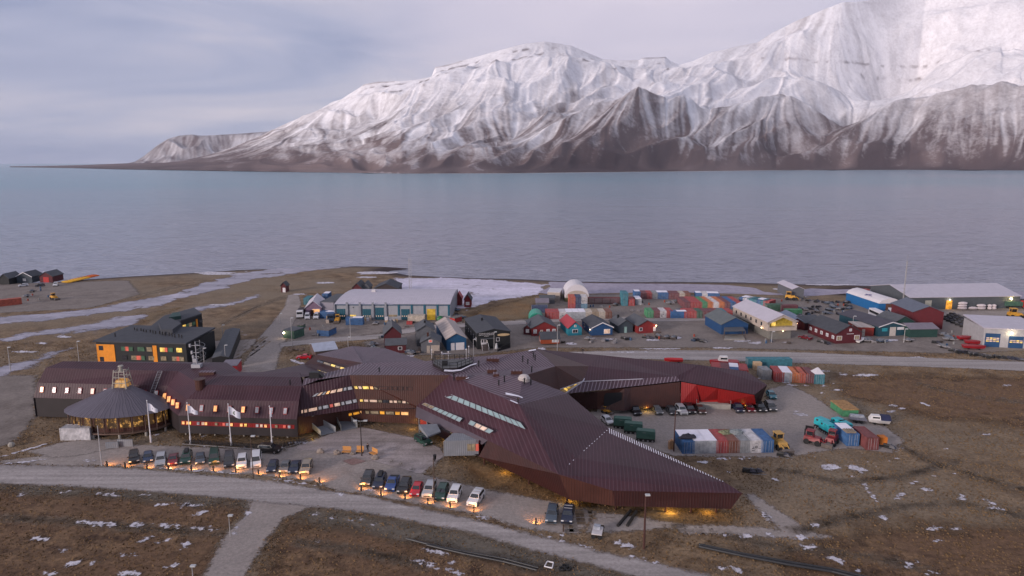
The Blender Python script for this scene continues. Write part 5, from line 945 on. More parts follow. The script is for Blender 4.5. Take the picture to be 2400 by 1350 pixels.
# long grey warehouse at the right
A, B, bk_ = (2130, 726), (2388, 722), (2081, 708, 0); a = G(*A); b = G(*B); xx = (b - a).normalized(); ax = Vector((-xx.y, xx.x, 0)); wd = (b - a).length; dp = 26; rz = math.atan2(xx.y, xx.x); o = a + xx * wd / 2; w2 = wd / 2
t = thing('warehouse', 'very long grey warehouse with pale roof and lamps at the shore', 'warehouse', (o.x, o.y, 0), rz); mb = MB(); f = [(-w2, 0, 0), (-w2, dp, 0), (-w2, dp, 8.0), (-w2, dp / 2, 12.5), (-w2, 0, 8.0)]; f = [(x, y, z * .6) for x, y, z in f]; mb.prism(f, [(-x, y, z) for x, y, z in f]); mb.build('wall', pal('graphite', (.075, .085, .095)), t)
mb = MB()
for sg in (0, 1):
    y0 = -.4 if sg == 0 else dp + .4; p = [(-w2 - .3, y0, 4.75), (w2 + .3, y0, 4.75), (w2 + .3, dp / 2, 7.55), (-w2 - .3, dp / 2, 7.55)]; mb.prism(p, [(x, y, z + .2) for x, y, z in p])
mb.build('roof', RLG, t)
mb = MB(); mb.box(-w2 + .33 * wd, -.15, 0, -w2 + .33 * wd + 2.4, .05, 3.4); mb.build('door', GL['amber'], t); mb = MB(); mb.box(-w2 + .14 * wd, -.12, 1.2, -w2 + .14 * wd + 2.6, .05, 3.6); mb.build('hatch', M('pale_board', (.36, .35, .30)), t)
lampglow(t, (-w2 + .33 * wd + 1.2, -.3, 3.8), 90, (1, .85, .6), .25); lampglow(t, (w2 - 4, -.3, 3.9), 260, (1, .80, .35), .45)
# white workshop with blue doors at the far right
a = G(2302, 812); b = G(2440, 819); xx = (b - a).normalized(); rz = math.atan2(xx.y, xx.x); wd = (b - a).length; dp = 15
t = thing('workshop', 'white workshop with two blue lifting doors at the right edge', 'workshop', (a.x, a.y, 0), rz); mb = MB(); mb.box(0, 0, 0, wd, dp, 5.8); mb.build('wall', pal('off_white', (.36, .35, .36)), t)
mb = MB(); p = [(-.3, -.3, 5.8), (wd + .3, -.3, 5.8), (wd + .3, dp + .3, 6.6), (-.3, dp + .3, 6.6)]; mb.prism(p, [(x, y, z + .3) for x, y, z in p]); mb.build('roof', RLG, t)
for x0, x1, h in ((.5, 4.6, 4.3), (7.0, 11.0, 3.7)):
    mb = MB(); mb.box(x0, -.12, 0, x1, .02, h); d = mb.build('lifting_door', pal('door_blue', (.015, .06, .15)), t)
    for r_ in range(3 if h > 4 else 2):
        for c_ in range(4):
            mb = MB(); q = (x1 - x0 - .4) / 4; mb.box(x0 + .2 + c_ * q + .08, -.16, 1.7 + r_ * .5, x0 + .2 + (c_ + 1) * q - .08, -.12, 2.0 + r_ * .5); mb.build('pane', GL['peach' if (r_ + c_) % 3 else 'yel'], d)
mb = MB(); mb.box(12.2, -.12, 0, 13.3, .02, 2.1); mb.build('door', pal('door_blue', (.015, .06, .15)), t); lampglow(t, (7.4, -.35, 4.8), 160, (1, .85, .5), .32)
# industrial hall with teal doors
a = G(785, 749); b = G(1056, 750); xx = (b - a).normalized(); rz = math.atan2(xx.y, xx.x); wd = (b - a).length; dp = 30; EH = 5.8
t = thing('industrial_hall', 'long grey industrial hall with teal doors and pale curved roof', 'hall', (a.x, a.y, 0), rz); mb = MB(); mb.box(0, 0, 0, wd, dp, EH); mb.build('wall', M('hall_cladding', (.27, .28, .31), .6, .08, .6, stripes=(.5, .12, (.2, .21, .24))), t)
arc = [(-.3, EH - .05), (dp * .12, EH + .5), (dp * .3, EH + 1.0), (dp * .5, EH + 1.15), (dp * .7, EH + 1.0), (dp * .88, EH + .5), (dp + .3, EH - .05)]
X1 = wd * .51; 
for x0, x1, dz in ((0, X1, .0), (X1, wd, .15)):
    mb = MB(); mb.prism([(x0, y, z + dz) for y, z in arc], [(x1, y, z + dz) for y, z in arc]); mb.build('roof', RLG, t)
mb = MB(); mb.box(0, -.12, EH - .5, wd, .0, EH - .12); mb.build('eave_band', M('band_blue', (.035, .075, .13), .5), t)
bay = wd / 9
for i in range(10):
    x = min(i * bay, wd - .6); mb = MB(); tall = i < 5; mb.box(x - .35 + (.35 if i == 0 else 0), -.5 if tall else -.2, 0 if tall else 1.6, x + .35, -.02, EH + (.7 if tall and i else -.1)); mb.build('pillar', M('pillar_grey', (.22, .23, .26)) if tall else M('pillar_teal', (.012, .085, .13)), t)
for i, w, h, m in ((0, .65, 4.0, TDOOR), (2, .65, 4.0, TDOOR), (3, .65, 4.5, TDOOR), (5, .65, 4.0, TDOOR), (7, .65, 4.1, M('lit_gate', (.3, .2, .03), .5, .3, 1.2, emit=.16, ecol=(1, .58, .05)))):
    mb = MB(); x0 = i * bay + bay * .18; mb.box(x0, -.12, 0, x0 + bay * w, .02, h); d = mb.build('lifting_door', m, t)
    if m is TDOOR:
        for c_ in range(4): mb = MB(); q = bay * w / 4; mb.box(x0 + c_ * q + .25, -.17, 1.2, x0 + (c_ + 1) * q - .25, -.12, 1.6); mb.build('pane', GL['peach'], d)
mb = MB(); mb.box(bay * 1.2, -.1, 1.1, bay * 1.65, .02, 1.8); mb.build('window', GL['yel'], t); mb = MB(); mb.box(bay * 4.2, -.1, 1.2, bay * 4.85, .02, 1.9); mb.build('window', GL['dim'], t)
mb = MB(); mb.face([(bay * 1.48, -.1, 4.3), (bay * 1.55, -.1, 4.75), (bay * 1.41, -.1, 4.75)]); mb.build('wall_logo', blackm, t)
text('BYDRIFT', .62, M('letter_grey', (.06, .06, .07)), t, (bay * 1.5, -.1, 5.2)) if False else None
mb = MB(); mb.box(wd * .23, dp * .6, EH + .9, wd * .23 + 1.5, dp * .6 + 1.5, EH + 2.0); mb.build('roof_vent', trimw, t)
H('annex', 'windowless grey lilac flat annex at the left end of the industrial hall', 'annex', (752, 738), (783, 739), 16, 4.9, 5.2, M('annex_wall', (.22, .21, .25), .7, .08, .8), RG, flat=True)
t, w2, dp = H('tent_shed', 'lilac timber shed with pale gable roof and lit windows', 'shed', (717, 741), (753, 741), wh=3.2, rh=5.6, wall=PINKW, roof=RLG, back=(728, 722, 0), win=[(.66, 1.2, 2.6, 1.3, 'warm')], doors=[(.42, 1.1, 2.3, wallB)])
H('shed', 'low timber shed with snow pale mono roof near the red car', 'shed', (740, 842), (790, 836), 9, 2.3, 3.5, M('shed_brown', (.10, .07, .065), .8), M('roof_snowy', (.34, .37, .45), .7, .15, .6), gable=False)
# distant cabins
for i, (A, B, d, wl, rf, lb) in enumerate([((0, 667), (22, 667), 8, BLK, RG, 'dark cabin at the far left shore edge'), ((40, 663), (76, 663), 8, DBLU, RD, 'dark cabin with white bargeboards on the left shore'), ((94, 662), (124, 662), 8, DRED, RG, 'boathouse with bright red door on the left shore'), ((659, 685), (671, 685), 4, DRED, RD, 'tiny dark red cabin alone beside the gravel track'),
        ((826, 691), (848, 691), 9, DRED, RD, 'dark red cabin behind the industrial hall roof'), ((878, 692), (932, 692), 12, pal('tar', (.04, .03, .03)), RD, 'broad dark cabin with low roof behind the hall'), ((1068, 716), (1082, 716), 5, RED, RRD, 'small red shed at the right end of the hall'), ((1088, 720), (1104, 720), 6, RED, RD, 'red cabin with pale windows at the frozen pond'), ((848, 689), (866, 689), 6, GREY, RG, 'small grey roofed outbuilding behind the hall')]):
    H('cabin', lb, 'cabin', A, B, d, 3.0, 5.0 if i != 3 else 4.4, wl, rf, trim=WTR if i == 1 else None, doors=[(.5, 2.6, 2.6, M('bright_red', (.62, .02, .02)))] if i == 2 else ([(.6, 1.2, 2, WTR)] if i == 3 else []), win=[(.5, 1, 1.2, 1, 'pale')] if i in (1, 7) else [])
# orange and black apartment building
A0 = G(231, 860); B0 = G(441, 866); xx = (B0 - A0).normalized(); rz = math.atan2(xx.y, xx.x); wd = (B0 - A0).length; dp = 15; t = thing('apartment_block', 'black student housing block with bright orange wall panels and flat dark roofs', 'apartment block', (A0.x, A0.y, 0), rz)
HB = 7.3
mb = MB(); mb.box(0, 0, 0, wd, dp, HB); mb.build('wall', BLK, t)
mb = MB(); p = [(-.5, -.6, HB), (wd + .3, -.6, HB), (wd + .4, dp, HB + .7), (0, dp + .5, HB + .7)]; mb.prism(p, [(x, y, z + .35) for x, y, z in p]); rf = mb.build('roof', RD, t)
mb = MB(); mb.box(.1, -.12, .2, wd * .205, .02, 6.6); mb.build('wall_panel', YOR, t); mb = MB(); mb.box(wd * .63, -.12, .2, wd * .675, .02, 6.6); mb.build('wall_panel', YOR, t)
for x, z, w, h, k in [(0.030, 4.9, 1.3, 1.3, 'dark'), (.03, 1.7, 1.2, 1.3, 'dark'), (0.282, 4.9, 1.3, 1.2, 'green'), (0.322, 4.9, 1.1, 1.2, 'redl'), (0.362, 4.9, 1.3, 1.2, 'green'), (0.463, 4.9, 2, 1.2, 'green'), (0.565, 4.9, 1.5, 1.2, 'dim'), (0.712, 4.9, 1.4, 1.2, 'yel'), (0.751, 4.9, 1.1, 1.2, 'redl'), (0.802, 4.9, 1.4, 1.2, 'green'), (0.893, 4.9, 1.6, 1.2, 'yel'),
        (0.282, 2.4, 1.4, 1.2, 'dark'), (0.384, 2.4, 1.6, 1.2, 'dim'), (0.435, 2.4, 1.6, 1.2, 'redl'), (0.486, 2.4, 1.3, 1.2, 'green'), (0.576, 2.4, 1.6, 1.2, 'dim'), (0.712, 2.4, 1.6, 1.2, 'dim'), (0.836, 2.4, 1.4, 1.2, 'dim'), (0.876, 2.4, 1.1, 1.2, 'redl'), (0.915, 2.4, 1.4, 1.2, 'dim')]:
    mb = MB(); mb.box(x * wd, -.16, z, x * wd + w, -.121, z + h); w_ = mb.build('window', GL[k], t)
# rear wing angled behind
def rw_(pts, z): 
    inv = t.matrix_basis.inverted(); return [inv @ G(x, y, z) for x, y in pts]
q0_ = rw_([(352, 768), (385, 742), (455, 723), (473, 737), (424, 753), (408, 768)], HB + .6)[::-1]; flo = [Vector((q.x, q.y, 0)) for q in q0_]
mb = MB(); mb.prism(flo, q0_); mb.build('rear_wing', BLK, t); mb = MB(); mb.prism([q + Vector((0, 0, .01)) for q in q0_], [q + Vector((0, 0, .35)) for q in q0_]); mb.build('roof', RD, t)
e0, e1_ = q0_[1], q0_[2]; d_ = (e1_ - e0).normalized(); nr = Vector((d_.y, -d_.x, 0)) * .1; L0 = (e1_ - e0).length
for u, k in ((.05, 'yel'), (.2, 'green'), (.33, 'dim'), (.5, 'green'), (.86, 'dark')):
    c = e0.lerp(e1_, u); c.z -= 2.6; mb = MB(); mb.face([c + nr, c + d_ * 1.4 + nr, c + d_ * 1.4 + nr + Vector((0, 0, 1.2)), c + nr + Vector((0, 0, 1.2))]); mb.build('window', GL[k], t)
c = e0.lerp(e1_, .68); mb = MB(); mb.face([c + nr - Vector((0, 0, 4)), c + d_ * .8 + nr - Vector((0, 0, 4)), c + d_ * .8 + nr - Vector((0, 0, .9)), c + nr - Vector((0, 0, .9))]); mb.build('wall_panel', YOR, t)
mb = MB(); q = rw_([(378, 772), (404, 772), (425, 757), (400, 745), (372, 757)], HB + 2.1)[::-1]; mb.prism([Vector((p.x, p.y, HB + .3)) for p in q], q); mb.build('roof_house', RD, t)
mb = MB(); q = rw_([(396, 744), (424, 740), (421, 731), (404, 733)], HB + 2.0)[::-1]; mb.prism([Vector((p.x, p.y, HB + .5)) for p in q], q); mb.build('plant_room', DGRN, t)
for k in range(17): 
    u = .12 + .8 * ((k * 37 % 17) / 17); mb = MB(); y = dp * (.25 + .5 * ((k * 53 % 11) / 11)); mb.cyl((wd * u, y, HB + .3), (wd * u, y, HB + 1.6), .16, n=6); mb.build('flue', blackm, rf)
mb = MB(); cx, cy = wd + 2.2, 3.0
for k in range(40): a_ = k * .42; z = k * .17; mb.box(cx + math.cos(a_) * .2 - .1, cy + math.sin(a_) * .2 - .1, z, cx + math.cos(a_) * 1.3 + .1, cy + math.sin(a_) * 1.3 + .1, z + .06) if False else mb.face([(cx, cy, z), (cx + 1.3 * math.cos(a_), cy + 1.3 * math.sin(a_), z), (cx + 1.3 * math.cos(a_ + .4), cy + 1.3 * math.sin(a_ + .4), z)])
hel = [(cx + 1.3 * math.cos(k * .42), cy + 1.3 * math.sin(k * .42), k * .17 + .9) for k in range(40)]; mb.tube(hel, .05, 4); mb.cyl((cx, cy, 0), (cx, cy, 7.6), .1, n=6); mb.build('spiral_stair', steel, t)
# long dark shed
t, w2, dp = H('long_shed', 'long low charcoal shed stretching away beside the apartment block', 'shed', (499, 866), (536, 868), wh=3.1, rh=3.6, wall=BLK, roof=RG, back=(531, 796, 0), over=.1)
H('red_hut', 'small flat red hut with lilac roof behind the science building', 'hut', (520, 884), (557, 882), 6, 2.9, 3.2, pal('crimson2', (.40, .02, .03)), M('roof_lilac', (.17, .15, .18)), flat=True, win=[(.5, .9, 2.5, .8, 'dim')])
# arched white tent and pale depot at the shore
t = thing('arched_tent', 'white arched storage tent rising above the container yard', 'tent', G(1352, 707)); o = G(1352, 707); R_ = 5.0
mb = MB(); arc = [(R_ * math.cos(a), R_ * 1.12 * math.sin(a)) for a in [math.pi * k / 12 for k in range(13)]]; mb.prism([(x, 0, z + 1.6) for x, z in arc[::-1]], [(x, 13, z + 1.6) for x, z in arc[::-1]]); mb.build('membrane', M('white_membrane', (.56, .53, .55)), t)
mb = MB(); a2 = [(x * .93, z * .55 + .0) for x, z in arc]; mb.prism([(x, -.15, z + 1.6) for x, z in a2[::-1]], [(x, -.02, z + 1.6) for x, z in a2[::-1]]); mb.build('end_panel', CREAM, t); mb = MB(); mb.box(-R_, -.1, 0, R_, 13, 1.6); mb.build('base_wall', M('olive_base', (.10, .10, .05), .8, .2, 1), t); mb = MB(); mb.box(-1.2, -.25, 0, 2.2, -.16, 3.2); mb.build('door', CREAM, t)
H('depot', 'pale cream low depot building at the pond shore', 'depot', (1283, 705), (1312, 706), 9, 3.6, 4.4, CREAM, RWH, flat=True)
H('shed', 'long low shed with grey lilac roof left of the arched tent', 'shed', (1257, 722), (1285, 722), 6, 2.2, 3.2, GREY, M('roof_lilac', (.17, .15, .18)), gable=False)
H('shed', 'dark low shed with white edged roof below the cream depot', 'shed', (1266, 712), (1300, 712), 5, 2.2, 3.0, GREY, RG, gable=False)
H('hut', 'pale grey hall with sloping roof at the far lagoon shore', 'hut', (1856, 701), (1883, 701), 16, 4.2, 5.2, GREY, RLG)
# green quonset tank
t = thing('green_tank', 'upright rounded green storage tent at the left end of the yard', 'tent', G(1257, 752)); mb = MB(); arc = [(2.7 * math.cos(a), 2.9 * math.sin(a)) for a in [math.pi * k / 10 for k in range(11)]]; mb.prism([(x, 0, z) for x, z in arc[::-1]], [(x, 8, z + .0) for x, z in arc[::-1]]); mb.build('membrane', M('green_tarp', (.03, .26, .18), .5, .1, 1), t); mb = MB(); a2 = [(x * .9, z * .85) for x, z in arc]; mb.prism([(x, -.1, z) for x, z in a2[::-1]], [(x, -.02, z) for x, z in a2[::-1]]); mb.build('end_panel', M('green_tarp_dark', (.015, .16, .11), .5, .1, 1), t)
# ------------------------------------------------------------------ shipping containers
CC = {'blue': (.010, .09, .25), 'navy': (.015, .035, .10), 'red': (.33, .03, .03), 'dark red': (.15, .018, .018), 'maroon': (.13, .025, .035), 'brown': (.17, .05, .025), 'white': (.52, .50, .51), 'grey': (.22, .23, .24), 'pale grey': (.36, .38, .41), 'green': (.035, .22, .09), 'dark green': (.02, .085, .05), 'orange': (.48, .13, .025), 'teal': (.015, .16, .21), 'cream': (.46, .40, .33), 'tan': (.27, .20, .13), 'pale blue': (.10, .22, .32), 'orange-red': (.42, .07, .03)}
CM_ = {k: M('container_' + k.replace(' ', '_').replace('-', '_'), tuple(.82 * x + .03 for x in v), .65, .32, 1.1) for k, v in CC.items()}
lockm = M('lock_rod', (.35, .35, .36), .5)
CCACHE = {}
def cont(col, loc, rz, label, group=None, L=6.06, z=0.0, name='shipping_container', doors=True, Hc=2.59):
    key = (col, L, doors, Hc)
    if key in CCACHE: return dup(CCACHE[key], (loc[0], loc[1], z), rz, label, group or '')
    t = thing(name, label, 'container', (loc[0], loc[1], z), rz, group); m = CM_[col]; mb = MB(); W = 1.22
    for x in (-W, W - .12):
        for y in (0, L - .12): mb.box(x, y, 0, x + .12, y + .12, Hc)
    for zz in (0, Hc - .12):
        mb.box(-W + .12, .01, zz, W - .12, .11, zz + .12); mb.box(-W + .12, L - .11, zz, W - .12, L - .01, zz + .12)
        mb.box(-W + .01, .12, zz, -W + .11, L - .12, zz + .12); mb.box(W - .11, .12, zz, W - .01, L - .12, zz + .12)
    n = int(L / .28); st = (L - .24) / n
    for sg in (-1, 1):
        pts = []
        for i in range(n):
            y0 = .12 + i * st
            for fy, fx in ((0, .045), (.3, .045), (.45, .01), (.85, .01)): pts.append((sg * (W - .012 - fx), y0 + fy * st))
        pts.append((sg * (W - .05), L - .12))
        for (xa, ya), (xb, yb) in zip(pts[:-1], pts[1:]):
            q = [(xa, ya, .12), (xb, yb, .12), (xb, yb, Hc - .12), (xa, ya, Hc - .12)]; mb.face(q if sg > 0 else q[::-1])
    mb.face([(-W + .1, .1, Hc - .06), (W - .1, .1, Hc - .06), (W - .1, L - .1, Hc - .06), (-W + .1, L - .1, Hc - .06)]); mb.face([(-W + .1, L - .05, .1), (-W + .1, L - .05, Hc - .1), (W - .1, L - .05, Hc - .1), (W - .1, L - .05, .1)])
    for k in range(int(L / .7)): mb.box(-W + .15, .35 + k * .7, Hc - .06, W - .15, .5 + k * .7, Hc - .03)
    mb.build('body', m, t)
    if doors:
        for sg in (-1, 1):
            mb = MB(); x0, x1 = (-W + .13, -.02) if sg < 0 else (.02, W - .13); mb.box(x0, .03, .13, x1, .08, Hc - .13)
            for k in range(4): c = x0 + (k + .5) * (x1 - x0) / 4; mb.box(c - .06, .015, .2, c + .06, .03, Hc - .2)
            d = mb.build('door', m, t); mb = MB()
            for c in (x0 + .3, x1 - .3): mb.cyl((c, -.01, .15), (c, -.01, Hc - .15), .025, n=5)
            lr = mb.build('lock_rods', lockm, d); lr['kind'] = 'stuff'
    else:
        mb = MB(); mb.face([(-W + .1, .05, .1), (W - .1, .05, .1), (W - .1, .05, Hc - .1), (-W + .1, .05, Hc - .1)]); mb.build('end_panel', m, t)
    CCACHE[key] = t; return t
ORD = ['first', 'second', 'third', 'fourth', 'fifth', 'sixth', 'seventh', 'eighth', 'ninth', 'tenth', 'eleventh', 'twelfth', 'thirteenth', 'fourteenth', 'fifteenth', 'sixteenth', 'seventeenth', 'eighteenth']
def crow(cols, A, B, where, group, L=6.06, z=0, skew=0, doors=True, start=0):
    a, b = G(*A), G(*B); d = (b - a).normalized(); rz = math.atan2(d.y, d.x) + skew; r = []
    for i, c in enumerate(cols):
        if c is None: continue
        p = a.lerp(b, (i + .5) / len(cols)); col, Lc = (c, L) if isinstance(c, str) else c
        r.append(cont(col, p, rz + random.uniform(-.008, .008), ' '.join(('%s container, %s from left in %s' % (col, ORD[i + start], where)).split()[:16]), group, Lc, z, doors=doors))
    return r
# the row of eight beside the lamp post
a, b = G(1600, 1064), G(1811, 1061)
seven = crow(['blue', 'pale grey', 'pale grey', 'red', 'brown', 'grey', 'white', 'blue'], (1600, 1064), (1811, 1061), 'the row beside the tall lamp post', 'containers in the row beside the lamp post', skew=.0)
wc = seven[6]; 
def ringmesh(r0, r1, cx, cz, y, n=18):
    mb = MB()
    for k in range(n): t0, t1 = 2 * math.pi * k / n, 2 * math.pi * (k + 1) / n; mb.face([(cx + r * math.cos(t), y, cz + r * math.sin(t)) for r, t in ((r0, t0), (r1, t0), (r1, t1), (r0, t1))])
    return mb
lg = ringmesh(.15, .24, 0, 1.25, -.05); lg.face([(-.9, -.05, .85), (-.35, -.05, .95), (-.45, -.05, 1.1), (-.8, -.05, 1.05)]); lg.face([(.35, -.05, .95), (.9, -.05, .9), (.85, -.05, 1.05), (.5, -.05, 1.02)]); lg.face([(-.6, -.05, 1.15), (-.5, -.05, 1.1), (-.75, -.05, 1.7)]); lg.face([(.6, -.05, 1.2), (.9, -.05, 1.7), (.8, -.05, 1.4)]); lg.face([(-.85, -.05, .45), (-.3, -.05, .45), (-.3, -.05, .58), (-.85, -.05, .58)]); lg.face([(-.25, -.05, 2.0), (.3, -.05, 2.0), (.3, -.05, 2.07), (-.25, -.05, 2.07)])
e_ = lg.build('emblem', M('emblem_black', (.05, .05, .06)), wc)
snowtops = [(1, 2), (2, 2)]
for i in (1, 2, 0):
    c = seven[i]; mb = MB(); rnd = random.Random(i); mb.box(-1.15, .3 if i else 2.4, 2.56, 1.15, 5.9, 2.66); mb.build('snow_cover', frost, c)
def loose(name, label, cat, px, py, z, fn, mat, group=None, rz=0):
    mb = MB(); fn(mb); o = mb.build(name, mat); p = G(px, py, z); o.location = p; o.rotation_euler = (0, 0, rz); return tag(o, label, cat, group)
loose('net_heap', 'dark heap of netting lying on the blue and grey containers', 'net', 1611, 1026, 2.6, lambda m: m.blob((0, 0, .1), 1.6, 1.1, .6, 10, 5, 3, .35, 0), M('net_dark', (.03, .03, .04), .9, .3, 3))
loose('rope_coils', 'green and tan rope coils on the brown container', 'rope', 1700, 1015, 2.6, lambda m: (m.blob((0, 0, .1), 1.2, .8, .5, 9, 5, 5, .4, 0)), M('rope_mixed', (.16, .17, .10), .9, .5, 3))
loose('tarp_bundle', 'grey tarpaulin bundle lying on the grey container', 'tarpaulin', 1724, 1014, 2.6, lambda m: m.blob((0, 0, .1), 1.5, 1.0, .5, 10, 5, 6, .25, 0), M('tarp_grey', (.20, .22, .22), .8, .3, 2))
loose('timber_planks', 'orange timber planks leaning by the leftmost blue container', 'timber', 1576, 1052, 0, lambda m: [m.box(-.8 + .3 * k, -.4, 0, -.6 + .3 * k, .5, 1.6 + .2 * (k % 3)) for k in range(4)] and None, M('planks_orange', (.42, .24, .13), .8, .2, 3))
# white container in the foreground and others
p = G(196, 1027); cont('white', (p.x, p.y), 0, 'white container alone on the concrete pad by the rotunda', None); cw = CCACHE[('white', 6.06, True, 2.59)]
wl = [o for o in COL.objects if o.get('label', '').startswith('white container alone')][0]
a = G(228, 1021); b = G(212, 1032); d = (a - b).normalized(); wl.rotation_euler = (0, 0, math.atan2(d.y, d.x)); wl.location = ((a.x + b.x) / 2, (a.y + b.y) / 2, 0)
crow(['grey'], (1786, 890), (1808, 890), 'the row by the fjord road', 'containers by the fjord road', L=4)
crow(['red', 'pale grey', 'orange', 'orange-red', 'maroon'], (1817, 895), (1908, 899), 'the row by the fjord road', 'containers by the fjord road', start=1)
crow(['teal'], (1908, 900), (1932, 901), 'the row by the fjord road', 'containers by the fjord road', L=3, start=6)
wp = G(1920, 900, 2.6); mb = MB(); mb.prism([(-1.2, 0, 0), (1.2, 0, 0), (1.2, 3, 0), (-1.2, 3, 0)], [(-.1, 1.2, 1.4), (.1, 1.2, 1.4), (.1, 1.6, 1.4), (-.1, 1.6, 1.4)]); o = mb.build('pyramid_cover', RWH); o.location = G(1920, 900, 0) + Vector((0, 0, 2.6)); tag(o, 'white pyramid cover sitting on the small teal container', 'cover')
def cside(col, A, B, label, group=None, z=0, name='shipping_container', Hc=2.59):
    a, b = G(*A), G(*B); L = (b - a).length; d = (b - a).normalized(); L = min((6.06, 12.19), key=lambda q: abs(q - L)); t = cont(col, (0, 0), 0, label, group, L, z, name); n = Vector((-d.y, d.x, 0)); m = (a + b) / 2 - d * L / 2 + n * 1.22; t.location = (m.x, m.y, z); t.rotation_euler = (0, 0, math.atan2(d.y, d.x) - math.pi / 2); return t
cside('teal', (1756, 863), (1853, 863), 'long teal container lying sideways behind the north wing')
crow(['red', 'maroon', 'blue', 'red'], (1668, 884), (1752, 890), 'the line peeking over the dark roof', 'containers half hidden by the roof', L=6.06)
loose('wooden_crate', 'tall light wooden crate in front of the long teal container', 'crate', 1774, 866, 0, lambda m: (m.box(-1, -.8, 0, 1, .8, 2.2), [m.box(-1.05, -.86, z, 1.05, -.8, z + .12) for z in (.1, 1.0, 2.0)]), M('fresh_wood', (.50, .36, .22), .8, .15, 2))
# blue and dark red containers near the tracked carriers
crow(['blue'], (1984, 1046), (2013, 1046), 'the corner beside the turquoise carriers', None, skew=.0); crow(['dark red'], (2028, 1055), (2060, 1055), 'the corner beside the turquoise carriers', None, start=1)
loose('timber_load', 'pale timber offcuts stacked on the blue corner container', 'timber', 1993, 1013, 2.6, lambda m: [m.box(-1 + .25 * k, -.5, 0, -.8 + .25 * k, 1.4, .2 + .1 * (k % 2)) for k in range(8)] and None, M('offcuts', (.25, .20, .15), .8, .3, 3))
loose('orange_trailer_box', 'orange box trailer end behind the dark red container', 'trailer', 2068, 1046, 0, lambda m: (m.box(-.7, -.4, .5, .7, 1.2, 2.0), m.cyl((-.8, .4, .35), (-.65, .4, .35), .35), m.cyl((.65, .4, .35), (.8, .4, .35), .35)), M('tractor_orange', (.5, .15, .02)))
# yard rows
Y1 = 'containers in the upper yard rows'
crow(['maroon', 'red', 'grey', 'blue', 'blue', 'maroon', 'maroon', 'cream', 'brown'], (1503, 701), (1618, 702), 'the far row at the lagoon', Y1)
crow(['blue', 'white', 'blue', 'blue'], (1631, 702.5), (1686, 704), 'the far row at the lagoon', Y1, start=9)
crow(['blue'], (1488, 699), (1503, 699), 'the pair facing the pipe rack', Y1, z=0, start=2); crow(['pale grey'], (1489, 715), (1504, 715), 'the pair facing the pipe rack', Y1, start=3)
crow(['teal', 'red'], (1457, 717), (1488, 717), 'the pair facing the pipe rack', Y1); crow(['teal'], (1457, 717), (1472.5, 717), 'the upper tier above the pipe rack pair', Y1, z=2.6)
crow(['maroon', 'red', 'red', 'green', 'orange', 'white', 'orange', 'maroon', 'blue', 'red'], (1605, 724), (1738, 724), 'the long colourful middle row', Y1, L=12.19)
crow(['green', 'maroon', 'white', 'red'], (1517, 745), (1577, 745), 'the front row along the village road', Y1); cside('blue', (1577, 746), (1604, 746), 'blue container lying sideways in the front row along the village road', Y1)
crow(['red', 'red', 'dark green', 'maroon', 'maroon', 'dark red', 'teal', 'red'], (1604, 746), (1717, 746), 'the front row along the village road', Y1, start=5)
crow(['red', 'red', 'white', 'pale grey', 'pale grey', 'pale grey', 'cream', 'tan', 'cream', 'brown'], (1280, 748), (1434, 747), 'the pale row near the green tent', Y1, L=6.06)
for z, cs in ((0, ['red', 'navy', 'pale blue']), (2.6, ['orange-red', 'navy', 'white'])):
    crow(cs, (1334, 727), (1376, 727), ('the lower' if z == 0 else 'the upper') + ' tier of the stack by the tent', Y1, z=z)
cside('navy', (1247, 733), (1282, 733), 'dark navy container with pink roof beside the green tent', Y1)
crow(['blue', 'white', 'teal', 'teal', 'blue', 'teal', 'red'], (1733, 712), (1800, 722), 'the diagonal row behind the cream hall', Y1)
cside('dark green', (1796, 729), (1836, 729), 'long dark green container with white roof behind the cream hall', Y1)
cside('green', (1838, 742), (1883, 742), 'long bright green container right of the cream hall', Y1); cside('maroon', (1838, 731), (1864, 731), 'maroon container behind the bright green container', Y1)
cside('blue', (815, 762), (846, 762), 'blue container with white sign on the industrial hall yard', None); cside('blue', (752, 746), (782, 748), 'blue container parked beside the lilac shed', None)
crow(['teal', 'dark green'], (711, 714), (742, 714), 'the pair behind the lilac shed', None); crow(['blue'], (755, 704), (768, 704), 'the lone spot behind the annex', None)
cside('orange-red', (-45, 724), (60, 712), 'long rust orange container at the left picture edge', None)
cside('red', (2002, 694), (2044, 692), 'red cabin container at the left end of the blue hangar', None)
H('skip', 'open blue skip with rubbish on the industrial hall yard', 'skip', (743, 787), (771, 789), 5, 2.0, 2.0, CM_['blue'], M('rubbish', (.15, .13, .12), .9, .5, 2), flat=True)
